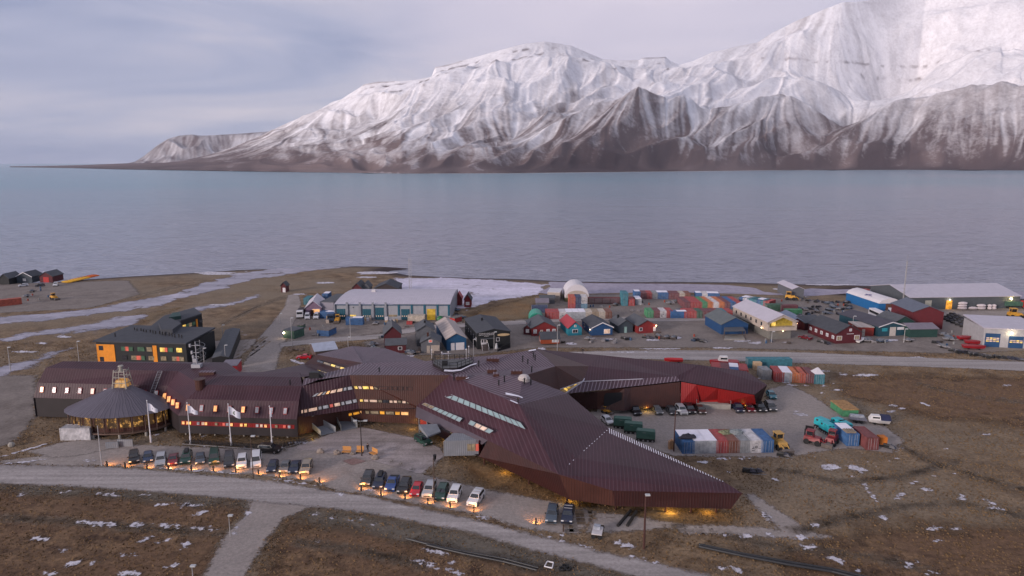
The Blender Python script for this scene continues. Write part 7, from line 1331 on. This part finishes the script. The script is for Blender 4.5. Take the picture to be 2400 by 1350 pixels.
DG = M('army_green', (.045, .11, .085), .6, .15, 2)
for x, y, lb in [(1459, 1002, 'dark green box body with lit windows, farthest of three'), (1484, 1014, 'dark green box body with lit windows, middle of three'), (1513, 1032, 'dark green box body with lit windows, nearest of three')]: boxcar('tracked_trailer', lb, 'tracked trailer', x, y, 1.35, DG, 3.8, 1.9, .7, 2.3, 'dark green boxes beside the long roof', 'pale', False)
# digger / wheel loader
def digger(name, label, px, py, rz, col, s=1.0, cat='wheel loader', group=None):
    t = thing(name, label, cat, G(px, py), rz, group); t.scale = (s, s, s); mb = MB(); mb.prism([(-.9, -1.5, .8), (.9, -1.5, .8), (.9, 1.6, .8), (-.9, 1.6, .8)], [(-.7, -1.3, 1.5), (.7, -1.3, 1.5), (.8, 1.5, 1.6), (-.8, 1.5, 1.6)]); mb.build('body', col, t)
    mb = MB(); mb.box(-.65, -.1, 1.5, .65, 1.2, 1.75); mb.box(-.7, -.2, 2.6, .7, 1.3, 2.72)
    for x in (-.62, .56):
        for y in (-.1, 1.14): mb.box(x, y, 1.7, x + .06, y + .06, 2.6)
    cb = mb.build('cab', col, t); mb = MB(); mb.box(-.56, 0, 1.75, .56, 1.1, 2.58); mb.build('cab_glass', glass, cb)
    for x in (-1, .75):
        for y in (-1.0, 1.0): mb = MB(); mb.cyl((x, y, .55), (x + .3, y, .55), .55, n=12); mb.build('wheel', tyre, t)
    mb = MB(); mb.tube([(-.5, -1.2, 1.3), (-.5, -2.2, .9), (-.5, -2.6, .4)], .09, 5); mb.tube([(.5, -1.2, 1.3), (.5, -2.2, .9), (.5, -2.6, .4)], .09, 5); mb.build('lift_arm', col, t); mb = MB(); mb.prism([(-1, -3.0, .1), (1, -3.0, .1), (1, -2.5, .1), (-1, -2.5, .1)], [(-1, -3.2, .8), (1, -3.2, .8), (1, -2.5, .9), (-1, -2.5, .9)]); mb.build('bucket', M('bucket_steel', (.12, .1, .09)), t); return t
YO = M('machine_yellow', (.42, .25, .07), .6, .15, 2); YB = M('machine_amber', (.50, .25, .03), .6, .15, 2)
digger('wheel_loader', 'yellow wheel loader parked right of the container row', 1826, 1050, .15, YO, 1.15); digger('wheel_loader', 'yellow loader before the first teal door of the hall', 791, 755, .1, YB, 1.0); digger('wheel_loader', 'yellow loader at the lagoon behind the yard', 1852, 703, 1.2, YB, 1.3); digger('wheel_loader', 'yellow loader behind the white workshop', 2378, 746, 1.4, YB, 1.4); digger('wheel_loader', 'tan loader roof peeking over the dark red house', 1945, 782, .5, YO, 1.1)
digger('excavator', 'small yellow excavator on the left shore field', 127, 702, 1.0, YB, 1.0, 'excavator'); digger('forklift', 'small yellow loader at the back door ramp', 1420, 968, .8, YB, .6, 'forklift')
digger('piste_machine', 'red snow groomer at the left of the red machines', 1905, 1040, .9, M('machine_red', (.17, .010, .015), .5, .35, 2), 1.05, 'snow groomer', 'red snow machines in the east lot'); digger('piste_machine', 'red snow groomer at the right, nearer the blue container', 1948, 1040, -.7, M('machine_red', (.17, .010, .015)), 1.05, 'snow groomer', 'red snow machines in the east lot')
mb = MB(); mb.face([(0, 0, 1.4), (1.8, -.4, 1.0), (1.6, -.3, 2.2), (0, 0, 2.4)]); mb.box(-.1, -.1, 0, .1, .1, 1.6); o = mb.build('snow_blade', blackm); o.location = G(1886, 1022); tag(o, 'black snow blade standing left of the red machines', 'snow blade')
# trucks
def truck(px, py, rz, cabm, boxm, label, L=7, group=None, bh=1.7):
    t = thing('truck', label, 'truck', G(px, py), rz, group); mb = MB(); mb.prism([(-1.2, -L / 2, .6), (1.2, -L / 2, .6), (1.2, -L / 2 + 2, .6), (-1.2, -L / 2 + 2, .6)], [(-1.1, -L / 2 + .15, 2.9), (1.1, -L / 2 + .15, 2.9), (1.1, -L / 2 + 2, 2.9), (-1.1, -L / 2 + 2, 2.9)]); cb = mb.build('cab', cabm, t); mb = MB(); mb.face([(-1.0, -L / 2 + .03, 1.7), (1.0, -L / 2 + .03, 1.7), (.98, -L / 2 + .08, 2.5), (-.98, -L / 2 + .08, 2.5)]); mb.build('windscreen', glass, cb)
    mb = MB(); mb.box(-1.2, -L / 2 + 2.3, 1.0, 1.2, L / 2, 1.0 + bh); mb.build('load_body', boxm, t); mb = MB(); mb.box(-.5, -L / 2 + 1.5, .6, .5, L / 2, .98); mb.build('chassis', blackm, t)
    for x in (-1.2, .9):
        for y in (-L / 2 + 1.0, L / 2 - 2.4, L / 2 - 1.1): mb = MB(); mb.cyl((x, y, .5), (x + .3, y, .5), .5, n=10); mb.build('wheel', tyre, t)
    return t
truck(706, 742, .15, M('truck_white', (.58, .58, .6)), M('dark_body', (.04, .03, .035)), 'white cabbed truck left of the lilac shed', 7.5); truck(776, 752, .2, M('truck_dark', (.03, .05, .09)), CM_['blue'], 'blue bodied truck between lilac shed and hall', 6)
truck(2378, 722, 1.5, M('truck_red', (.45, .02, .02)), CM_['dark green'], 'red truck with green box at the warehouse', 9); 
# buses
def bus(a, b, label, W=2.5):
    a, b = G(*a), G(*b); d = (b - a); L = d.length; t = thing('bus', label, 'bus', (a + b) / 2, math.atan2(d.y, d.x) + math.pi / 2, 'white buses by the shop'); mb = MB(); mb.prism([(-W / 2, -L / 2, .4), (W / 2, -L / 2, .4), (W / 2, L / 2, .4), (-W / 2, L / 2, .4)], [(-W / 2 + .1, -L / 2 + .15, 3.1), (W / 2 - .1, -L / 2 + .15, 3.1), (W / 2 - .1, L / 2 - .15, 3.1), (-W / 2 + .1, L / 2 - .15, 3.1)]); mb.build('body', M('bus_white', (.58, .57, .6), .4), t)
    for sg in (-1, 1): mb = MB(); mb.face([(sg * (W / 2 - .02), -L / 2 + .6, 1.7), (sg * (W / 2 - .02), L / 2 - .6, 1.7), (sg * (W / 2 - .05), L / 2 - .6, 2.6), (sg * (W / 2 - .05), -L / 2 + .6, 2.6)]); mb.build('side_windows', glass, t)['kind'] = 'stuff'
    for e in (-1, 1): mb = MB(); mb.face([(-W / 2 + .2, e * (L / 2 - .03), 1.6), (W / 2 - .2, e * (L / 2 - .03), 1.6), (W / 2 - .25, e * (L / 2 - .10), 2.6), (-W / 2 + .25, e * (L / 2 - .10), 2.6)]); mb.build('windscreen', glass, t)
    for sg in (-1, 1):
        for y in (-L * .3, L * .3): mb = MB(); mb.cyl((sg * (W / 2 - .3), y, .48), (sg * (W / 2 + .01), y, .48), .48, n=10); mb.build('wheel', tyre, t)
    return t
bus((2068, 752), (2042, 740), 'white bus behind the petrol blue shop roof'); bus((2096, 748), (2088, 740), 'small white bus in the middle before the hangar'); bus((2121, 748), (2113, 738), 'white bus with dark bands beside the red barn')
# boats
def boat(name, a, b, W, Hh, hull, label, cabin=None, cover=None, group=None, z=.4, cat='boat'):
    a, b = G(*a), G(*b); d = b - a; L = d.length; t = thing(name, label, cat, (a + b) / 2, math.atan2(d.y, d.x) - math.pi / 2, group); mb = MB(); N = 9; up = []; lo = []
    for k in range(N + 1):
        u = k / N; w = W / 2 * (1 - max(0, (u - .45) / .55) ** 2.2) * (.88 + .12 * min(1, u * 4)); y = -L / 2 + L * u; sh = Hh + .25 * max(0, u - .4); up.append((w, y, z + sh)); lo.append((w * .55, y * .94, z + .12 * max(0, u - .7)))
    R_ = lambda P: [(-x, y, q) for x, y, q in P]
    for k in range(N):
        mb.face([lo[k], lo[k + 1], up[k + 1], up[k]]); mb.face([R_(lo)[k + 1], R_(lo)[k], R_(up)[k], R_(up)[k + 1]]); mb.face([R_(up)[k], up[k], up[k + 1], R_(up)[k + 1]][::1]); mb.face([lo[k], R_(lo)[k], R_(lo)[k + 1], lo[k + 1]])
    mb.face([R_(lo)[0], lo[0], up[0], R_(up)[0]]); mb.build('hull', hull, t)
    if cabin:
        m, y0, y1, h, w = cabin; mb = MB(); mb.prism([(-w, y0, z + Hh), (w, y0, z + Hh), (w, y1, z + Hh), (-w, y1, z + Hh)], [(-w * .85, y0 + .1, z + Hh + h), (w * .85, y0 + .1, z + Hh + h), (w * .8, y1 - .5, z + Hh + h), (-w * .8, y1 - .5, z + Hh + h)]); cb = mb.build('cabin', m, t)
        mb = MB(); mb.box(-w * 1.0, y0 + .25, z + Hh + h * .4, w * 1.0, y1 - .55, z + Hh + h * .75); mb.build('cabin_window', glass, cb)
    if cover: m, y0, y1, h = cover; mb = MB(); mb.prism([(-W * .4, y0, z + Hh), (W * .4, y0, z + Hh), (W * .4, y1, z + Hh), (-W * .4, y1, z + Hh)], [(-W * .25, y0 + .2, z + Hh + h), (W * .25, y0 + .2, z + Hh + h), (W * .3, y1, z + Hh + h), (-W * .3, y1, z + Hh + h)]); mb.build('canopy', m, t)
    for y in (-L * .25, L * .2): mb = MB(); mb.box(-W * .3, y - .1, 0, W * .3, y + .1, z + .05); mb.build('cradle', blackm, t)
    return t
WH = M('boat_white', (.58, .56, .55), .35); BRD = M('boat_red', (.30, .012, .02), .5)
boat('motor_boat', (2084, 996), (2034, 992), 2.2, .75, WH, 'white motor boat with dark blue canopy on the tundra edge', (WH, -.2, 2.0, .9, .8), (M('canopy_navy', (.015, .02, .06)), -2.3, -.3, 1.0))
boat('rescue_boat', (1730, 858), (1662, 856), 2.9, 1.1, BRD, 'dark red workboat with white wheelhouse by the fjord road', (WH, -1.0, 1.6, 1.3, .8)); boat('rescue_boat', (1600, 850), (1556, 849), 2.2, .7, M('boat_bright_red', (.5, .015, .02)), 'bright red open boat behind the north wing roof', None)
for i, (x0, y0, x1, y1, lb) in enumerate([(2255, 817, 2310, 820, 'long dark red boat hull lying nearest the white workshop'), (2260, 806, 2300, 809, 'dark red boat second row at the workshop wall'), (2245, 797, 2275, 797, 'dark red boat stacked furthest up the slope')]): boat('boat_hull', (x0, y0), (x1, y1), 2.6, .8, BRD, lb, None, group='dark red boats at the workshop')
boat('boat_hull', (2215, 790), (2235, 800), 1.8, .5, M('boat_greyblue', (.15, .18, .22)), 'grey blue dinghy right of the green shed'); boat('boat_hull', (2165, 0) if False else (2010, 806), (2024, 798), 1.6, .5, WH, 'white dinghy at the corner of the dark red house')
# kayaks on the left shore
ky = None
for i in range(14):
    x, y = 158 + (i % 7) * 7 + (20 if i > 6 else 0), 664 - (i % 7) * 1.6 - (5 if i > 6 else 0); c = M('kayak_orange', (.60, .12, .03)) if i > 6 else M('kayak_yellow', (.62, .34, .03)); t = thing('kayak', ('orange kayak, %s in the upper stack at the shore' if i > 6 else 'yellow kayak, %s in the lower stack at the shore') % ORD[i % 7], 'kayak', G(x, y), math.pi / 2 + .12, 'kayaks stacked on the left shore')
    mb = MB(); N = 8
    for k in range(N):
        u0, u1 = k / N, (k + 1) / N; r0, r1 = .55 * math.sin(math.pi * u0) ** .7 + .02, .55 * math.sin(math.pi * u1) ** .7 + .02; mb.cyl((0, -2.8 + 5.6 * u0, .75), (0, -2.8 + 5.6 * u1, .75), r0, r1, 8)
    mb.build('hull', c, t); mb = MB(); mb.cyl((0, 0, 1.25), (0, 0, 1.33), .3, n=10); mb.build('cockpit', blackm, t)
# green skip with gear, flat trailer
a = G(1975, 975); H('skip', 'green skip piled with tan mats at the east lot edge', 'skip', (1975, 977), (2004, 972), wh=1.6, rh=1.6, wall=CM_['green'], roof=M('mats', (.30, .17, .07), .9, .5, 2), back=(1946, 955, 0), flat=True, over=0)
def flatbed(a, b, W, m, label, name='flat_trailer'):
    a, b = G(*a), G(*b); d = b - a; L = d.length; t = thing(name, label, 'trailer', (a + b) / 2, math.atan2(d.y, d.x) - math.pi / 2); mb = MB(); mb.box(-W / 2, -L / 2, .7, W / 2, L / 2, .85); mb.build('deck', m, t); mb = MB(); mb.box(-W / 2 + .2, -L / 2 + .2, .85, -.1, L / 2 - .4, 1.35); mb.build('load', M('load_grey', (.28, .30, .34), .7, .3, 2), t)
    for x in (-W / 2, W / 2 - .2):
        for y in (-.5, .5): mb = MB(); mb.cyl((x, y, .35), (x + .2, y, .35), .35, n=8); mb.build('wheel', tyre, t)
flatbed((1990, 986), (2030, 990), 2.6, M('trailer_grey', (.16, .15, .17), .7, .2, 2), 'grey flat trailer with pipes between green skip and boat')
flatbed((1388, 1253), (1412, 1256), 2.4, M('snowy_lid', (.50, .47, .47), .8), 'low dark box with snowy lid by the road verge', 'road_box')
# snowmobiles / small machines
sm0 = None
def sled(px, py, rz, label, group='snowmobiles left on the tundra'):
    global sm0
    if sm0 is not None: return dup(sm0, G(px, py), rz, label, group)
    t = thing('snowmobile', label, 'snowmobile', G(px, py), rz, group); mb = MB(); mb.prism([(-.35, -1.1, .35), (.35, -1.1, .35), (.4, .1, .35), (-.4, .1, .35)], [(-.2, -.7, .8), (.2, -.7, .8), (.3, 0, .95), (-.3, 0, .95)]); mb.build('cowl', M('sled_body', (.03, .03, .045), .4), t); mb = MB(); mb.prism([(-.22, .1, .55), (.22, .1, .55), (.22, 1.3, .55), (-.22, 1.3, .55)], [(-.18, .1, .82), (.18, .1, .82), (.15, 1.3, .9), (-.15, 1.3, .9)]); mb.build('seat', blackm, t); mb = MB(); mb.box(-.25, -.2, .05, .25, 1.4, .5); mb.build('track', tyre, t)
    for x in (-.5, .4): mb = MB(); mb.box(x, -1.6, 0, x + .12, -.3, .06); mb.build('ski', M('ski_grey', (.2, .2, .22)), t)
    mb = MB(); mb.tube([(-.35, -.1, 1.05), (0, -.2, 1.0), (.35, -.1, 1.05)], .03, 4); mb.build('handlebar', blackm, t); sm0 = t; return t
for x, y, r, lb in [(1758, 1108, 1.3, 'left snowmobile of the pair on the open tundra'), (1774, 1109, 1.5, 'right snowmobile of the pair on the open tundra'), (1838, 1071, 1.0, 'lone snowmobile near the yellow loader'), (2086, 1052, .7, 'snowmobile standing alone right of the orange trailer'), (1464, 795, .9, 'snowmobile heap left, in front of the slate cabin'), (1474, 797, 1.8, 'second snowmobile in front of the slate cabin'), (1515, 793, 1.1, 'snowmobile before the red gabled house'), (1526, 795, .6, 'second snowmobile before the red gabled house'), (1634, 799, 1.5, 'first of three snowmobiles left of the blue barn'), (1642, 801, .4, 'second of three snowmobiles left of the blue barn'), (1650, 803, 1.0, 'third of three snowmobiles left of the blue barn'), (1925, 803, .8, 'snowmobile at the long wall of the dark red house'), (1940, 808, .3, 'snowmobile at the front corner of dark red house'), (2195, 805, 1.2, 'snowmobile near the green shed right end')]: sled(x, y, r, lb)
for k in range(14):
    x = 2235 + k * 6.5; y = 825 + k * 1.0 + random.uniform(-1, 1); sled(x, y, random.uniform(0, 3), 'snowmobile, %s in the line below the dark red boats' % ORD[k], 'snowmobiles in line by the workshop')
for k in range(8):
    x = 2330 + k * 10; sled(x, 838 + k * 1.2, random.uniform(0, 3), 'snowmobile, %s in the line at the right road verge' % ORD[k], 'snowmobiles at the right verge')
for r_ in range(4):
    for c_ in range(9):
        x = 2216 + c_ * 11 + r_ * 6; y = 744 + c_ * 4.4 - r_ * 4 + 6; sled(x, y, .9 + random.uniform(-.2, .2), 'snowmobile in the dense diagonal block beside the red barn', 'snowmobiles packed in the diagonal block')
for k in range(26):
    rnd = random.Random(k + 99); x = rnd.uniform(1890, 1995); y = rnd.uniform(703, 742); sled(x, y, rnd.uniform(0, 3), 'snowmobile or small machine scattered in the yard behind the dark red house', 'machines scattered in the yard')
# stacked white bales
n = 0
for x, z, lb in [(2255, 0, 'lowest pallet of the tall pink white stack'), (2255, 1.3, 'middle pallet of the tall pink white stack'), (2255, 2.6, 'top pallet of the tall pink white stack'), (2281, 0, 'low pink white pallet right of the tall stack'), (2299, 0, 'lower white bale of the middle pair'), (2299, 1.4, 'upper white bale of the middle pair'), (2319, 0, 'lower white sack in the left of two columns'), (2319, 1.3, 'upper white sack in the left of two columns'), (2329, 0, 'lower white sack in the right of two columns'), (2329, 1.3, 'upper white sack in the right of two columns')]:
    w = 1.7 if x < 2310 else .7; mb = MB(); mb.blob((0, 0, .65), w * 1.15, .9, .75, 8, 6, n, .06, 0); o = mb.build('wrapped_bale', M('bale_wrap', (.52, .46, .47), .6, .1, 1)); p = G(x, 725); o.location = (p.x, p.y, z * .75); o.scale = (1, 1, .78); tag(o, lb, 'bale', 'wrapped bales along the warehouse'); n += 1
# pallets and crates on the industrial yard
n = 0
for x, y, z in [(851, 748, 0), (859, 748, 0), (851, 748, 1.2), (859, 748, 1.2), (851, 748, 2.4), (859, 748, 2.4), (846, 752, 0), (856, 752, 0), (862, 752, 0), (867, 751, 0), (906, 757, 0), (915, 756, 0), (922, 756, 0), (929, 755, 0), (906, 757, 1.1), (768, 757, 0), (770, 755, 1.2), (957, 760, 0), (963, 760, 0)]:
    c = [M('crate_pale', (.46, .38, .32), .8, .15, 2), M('crate_tan', (.38, .28, .18), .8, .15, 2), M('crate_white', (.52, .50, .52), .8, .1, 2), M('crate_red', (.30, .04, .04), .7, .1, 2)][3 if n > 16 else n % 3]
    mb = MB(); mb.box(-.55, -.5, .14, .55, .5, 1.15); [mb.box(-.55, -.5 + k * .4, 0, .55, -.4 + k * .4, .14) for k in range(3)]; [mb.box(-.57, -.52, .3 + k * .3, .57, -.5, .36 + k * .3) for k in range(3)]; o = mb.build('crate', c); p = G(x, y); o.location = (p.x, p.y, z); o.rotation_euler = (0, 0, random.uniform(-.1, .1)); tag(o, '%s crate, %s of those before the industrial hall' % (['pale', 'tan', 'white', 'red'][3 if n > 16 else n % 3], ORD[n] if n < 18 else 'last'), 'crate', 'crates on the industrial yard'); n += 1
cside('cream', (959, 756), (992, 756), 'cream container between the hall doors'); mb = MB(); mb.blob((0, 0, .7), 1.3, 1.2, 1.2, 10, 6, 3, .05, 0); o = mb.build('green_dome', M('green_plastic', (.02, .14, .05), .5)); o.location = G(1032, 752); tag(o, 'green dome tank right of the yellow door', 'tank')
H('skip', 'open red skip at the right end of the hall', 'skip', (1054, 755), (1066, 757), 4, 1.6, 1.6, M('skip_red', (.36, .02, .02)), M('rubbish', (.15, .13, .12)), flat=True)
for x, y, lb in [(664, 782, 'olive container shed with a glaring lamp by the gravel road'),]:
    t, w2, dp = H('hut', lb, 'hut', (x, y + 10), (x + 26, y + 13), 5, 2.6, 2.7, CM_['dark green'], RG, flat=True); lampglow(t, (-w2 + .6, -.3, 1.8), 50, (1, .75, .5), .35)
H('skip', 'small dark green skip on the industrial yard', 'skip', (697, 771), (710, 771), 3, 1.2, 1.2, CM_['dark green'], M('rubbish', (.15, .13, .12)), flat=True)
# pipe rack
t = thing('pipe_rack', 'long rusty maroon pipe rack right of the arched tent', 'pipe rack', G(1412, 712)); mb = MB()
for k in range(9): mb.box(-13 + k * 3.2, 0, 0, -12.8 + k * 3.2, .2, 2.4)
mb.build('posts', M('rust_maroon', (.13, .045, .05), .8, .3, 1), t)['kind'] = 'stuff'; mb = MB()
for r_ in range(4): mb.cyl((-13, .1 + .45 * r_, 2.3 + .12 * (r_ % 2)), (13, .1 + .45 * r_, 2.3), .2, n=6)
for r_ in range(4): mb.cyl((-12, -.4, .3 + r_ * .5), (11, -.4, .3 + r_ * .5), .17, n=6)
mb.build('pipes', M('rust_maroon', (.13, .045, .05)), t)['kind'] = 'stuff'
# ground pipes of the district heating line
def pipe(pts, r, label, dy=0): 
    P = [G(x, y + dy, .35) for x, y in pts]; mb = MB(); mb.tube(P, r, 8); tag(mb.build('pipeline', M('pipe_black', (.018, .019, .022), .5, .2, 1), None, loc=P[0]), label, 'pipeline', 'black pipes lying beside the road')
pipe([(1638, 1276), (1740, 1298), (1850, 1318), (1950, 1334), (2060, 1360)], .22, 'upper black pipe running across the lower right tundra'); pipe([(1638, 1279), (1740, 1301), (1850, 1322), (1950, 1338), (2060, 1365)], .2, 'lower black pipe beside its twin across the tundra', 1.5)
pipe([(952, 1262), (1010, 1277), (1080, 1291), (1180, 1309), (1262, 1331)], .16, 'upper black pipe beside the road at bottom centre'); pipe([(1000, 1276), (1090, 1297), (1180, 1315), (1258, 1335)], .15, 'lower black pipe beside the road at bottom centre', 1)
P_ = [G(1276, 1332, 0), G(1294, 1336, 0), G(1297, 1323, 0), G(1283, 1320, 0)]; mb = MB(); mb.tube([p + Vector((0, 0, .3)) for p in P_ + P_[:1]], .09, 5); tag(mb.build('loose_frame', WTR, None, loc=P_[0]), 'pale empty timber frame lying beside the pipes at bottom', 'pallet')  # an empty timber frame lying loose, bars only
for i, (x, y) in enumerate([(1318, 1335), (1331, 1334), (1325, 1329)]):
    mb = MB(); n = 14; 
    for k in range(n): t0, t1 = 2 * math.pi * k / n, 2 * math.pi * (k + 1) / n; mb.cyl((.42 * math.cos(t0), .42 * math.sin(t0), .15), (.42 * math.cos(t1), .42 * math.sin(t1), .15), .15, n=6, caps=False)
    o = mb.build('old_tyre', tyre); o.location = G(x, y); tag(o, ['left old tyre beside the pale frame', 'right old tyre beside the pale frame', 'upper old tyre between the other two'][i], 'tyre', 'old tyres at the roadside')
# concrete kerb walls by the container pad
a, b = G(248, 1052), G(278, 1050); mb = MB(); d = (b - a).normalized(); n_ = Vector((-d.y, d.x, 0)) * .2; mb.prism([a, b, b + n_, a + n_], [p + Vector((0, 0, 1.3)) for p in (a, b, b + n_, a + n_)]); tag(mb.build('retaining_wall', greyc, None, loc=a), 'left dark concrete ramp wall by the container pad', 'wall')
a, b = G(276, 1047), G(312, 1047); mb = MB(); mb.prism([a, b, b + n_, a + n_], [p + Vector((0, 0, 1.5)) for p in (a, b, b + n_, a + n_)]); tag(mb.build('retaining_wall', greyc, None, loc=a), 'right dark concrete ramp wall by the container pad', 'wall')
loose('cable_drum', 'grey concrete block at the left track side', 'block', 27, 1047, 0, lambda m: m.blob((0, 0, .4), .7, .6, .6, 8, 5, 2, .1, 0), conc)
# culvert logs at the tip
for i, (x0, y0, x1, y1, lb) in enumerate([(1478, 1196, 1448, 1232, 'left dark timber skid under the building tip'), (1492, 1198, 1470, 1232, 'right dark timber skid under the building tip')]):
    mb = MB(); mb.tube([G(x0, y0, .3), G(x1, y1, .2)], .25, 6); mb.tube([G(x0 + 7, y0, .3), G(x1 + 7, y1, .2)], .25, 6) if False else None; tag(mb.build('timber_skid', M('tarred_timber', (.02, .018, .018), .8, .2, 2), None, loc=G(x0, y0)), lb, 'timber')
# scrap heaps
for i, (x, y, lb) in enumerate([(694, 823, 'heap of boards and scrap beside the gravel road'), (966, 828, 'tangled heap of gear beside the grey annex'), (1478, 706, 'brown heap of machinery behind the pipe rack')]):
    rnd = random.Random(i); mb = MB()
    for k in range(22): c = Vector((rnd.uniform(-2.2, 2.2), rnd.uniform(-1.2, 1.2), rnd.uniform(.1, .9))); s = rnd.uniform(.2, .7); mb.box(c.x - s, c.y - .12, max(0, c.z - .1), c.x + s, c.y + .12, c.z + .25 * rnd.random())
    o = mb.build('scrap_heap', M('scrap_brown', (.13, .10, .085), .9, .6, 1.5)); o.location = G(x, y); tag(o, lb, 'scrap heap', None, 'stuff')

# ------------------------------------------------------------------ tufts of dry grass and heather on the open tundra
def tufts():
    rs = np.random.RandomState(5); n = 150000
    Y = 62 + (rs.rand(n) ** .9) * 150; X = (rs.rand(n) - .5) * 2 * (Y * .80 + 4); P = np.stack([X, Y], 1); ok = np.ones(n, bool)
    for q in SHP:
        pl = np.array(q)
        if pl[:, 1].min() > 215: continue
        ok &= sdf(P, pl) < .4
    P = P[ok]; n = len(P); cl = np.sin(P[:, 0] * .31) * np.cos(P[:, 1] * .27) + .6 * np.sin(P[:, 0] * .9 + P[:, 1] * .5); k = rs.rand(n) < .55 + .3 * cl; P = P[k]; n = len(P)
    a = rs.rand(n) * 6.283; w = .05 + .12 * rs.rand(n); h = .06 + .16 * rs.rand(n); dx, dy = np.cos(a) * w, np.sin(a) * w; z0 = np.full(n, .0)
    b = np.stack([P[:, 0] - dx, P[:, 1] - dy, z0], 1); c = np.stack([P[:, 0] + dx, P[:, 1] + dy, z0], 1); lx, ly = rs.randn(n) * .06, rs.randn(n) * .06
    d = np.stack([P[:, 0] + dx * .8 + lx, P[:, 1] + dy * .8 + ly, h], 1); e = np.stack([P[:, 0] - dx * .8 + lx, P[:, 1] - dy * .8 + ly, h * .9], 1)
    V_ = np.stack([b, c, d, e], 1).reshape(-1, 3); Fq = np.arange(n * 4).reshape(-1, 4)
    m = gmat('grass_tufts', (.075, .042, .020), (.19, .122, .062), .9, (.17, .11, .055), .08, fine=2.5, bump=0)
    tag(npmesh('tundra_grass', V_, Fq, m), 'dry brown grass and heather covering the open tundra', 'grass', None, 'stuff')
tufts()

# small clutter of the yards
rnd = random.Random(77); kinds = [('pallet_stack', 'pallet stack', 'low stack of weathered pallets in the yards between the cabins and containers'), ('oil_drum', 'drum', 'steel drum standing in the yards between the cabins and containers'), ('small_trailer', 'trailer', 'small flat trailer left in the yards between the cabins and containers')]
proto = {}
def clutter(k, x, y):
    p = G(x, y); rz = rnd.uniform(0, 3.1); nm, cat, lb = kinds[k]; key = (k, rnd.randrange(3)); col = [(.10, .08, .07), (.28, .26, .26), (.06, .09, .14)][key[1]] if k != 1 else [(.25, .05, .03), (.05, .10, .18), (.20, .20, .20)][key[1]]
    if key in proto: return dup(proto[key], p, rz)
    m = M('clutter_%d_%d' % key, col, .85, .4, 3); g = nm.replace('_', ' ') + 's in the yards'
    if k == 2:
        t = thing(nm, lb, cat, p, rz, g); mb = MB(); mb.box(-.9, -1.6, .55, .9, 1.6, .7); mb.box(-.05, -2.8, .5, .05, -1.6, .6); mb.build('deck', m, t)
        for sx in (-1, .85): mb = MB(); mb.cyl((sx, 0, .35), (sx + .15, 0, .35), .35, n=10); mb.build('wheel', tyre, t)
        mb = MB(); mb.blob((0, .2, .75), .7, 1.1, .5, 8, 4, 3, .3, .7); mb.build('load', M('tarp_' + str(key[1]), (.12, .13, .15), .8, .3, 2), t)
    elif k == 1:
        mb = MB(); mb.cyl((0, 0, 0), (0, 0, .88), .29, n=12); mb.cyl((0, 0, .28), (0, 0, .32), .31, n=12); mb.cyl((0, 0, .58), (0, 0, .62), .31, n=12); t = tag(mb.build(nm, m), lb, cat, g); t.location = p
    else:
        mb = MB()
        for i in range(4):
            for j in range(5): mb.box(-.6, -.4 + j * .18, i * .16 + .1, .6, -.28 + j * .18, i * .16 + .13)
            for j in range(3): mb.box(-.6 + j * .55, -.4, i * .16, -.5 + j * .55, .44, i * .16 + .1)
        t = tag(mb.build(nm, m), lb, cat, g); t.location = p; t.rotation_euler = (0, 0, rz)
    proto[key] = t
for (x0, x1, y0, y1, n) in [(1440, 1660, 788, 800, 9), (1440, 1600, 727, 733, 8), (1500, 1600, 708, 716, 7), (1820, 1990, 706, 745, 26), (2020, 2130, 798, 806, 7), (2200, 2240, 775, 815, 9), (960, 1010, 820, 832, 8), (870, 900, 790, 822, 6), (1290, 1450, 795, 806, 8), (700, 760, 762, 790, 5), (880, 1050, 757, 762, 9), (1060, 1085, 728, 750, 5), (1380, 1450, 716, 722, 6), (1790, 1850, 800, 806, 4), (60, 130, 672, 705, 9)]:
    for i in range(n): clutter(rnd.randrange(3), rnd.uniform(x0, x1), rnd.uniform(y0, y1))
def haze():
    mb = MB(); mb.box(-15000, -400, -12, 16000, 14500, 2100)
    m = bpy.data.materials.new('thin_air_haze'); m.use_nodes = True; t = m.node_tree; t.nodes.clear()
    o = t.nodes.new('ShaderNodeOutputMaterial'); v = t.nodes.new('ShaderNodeVolumePrincipled'); v.inputs['Color'].default_value = (.80, .83, .95, 1); v.inputs['Density'].default_value = 2.1e-5; v.inputs['Anisotropy'].default_value = .2
    t.links.new(v.outputs[0], o.inputs['Volume']); tag(mb.build('haze', m), None, None, None, 'stuff')
haze()
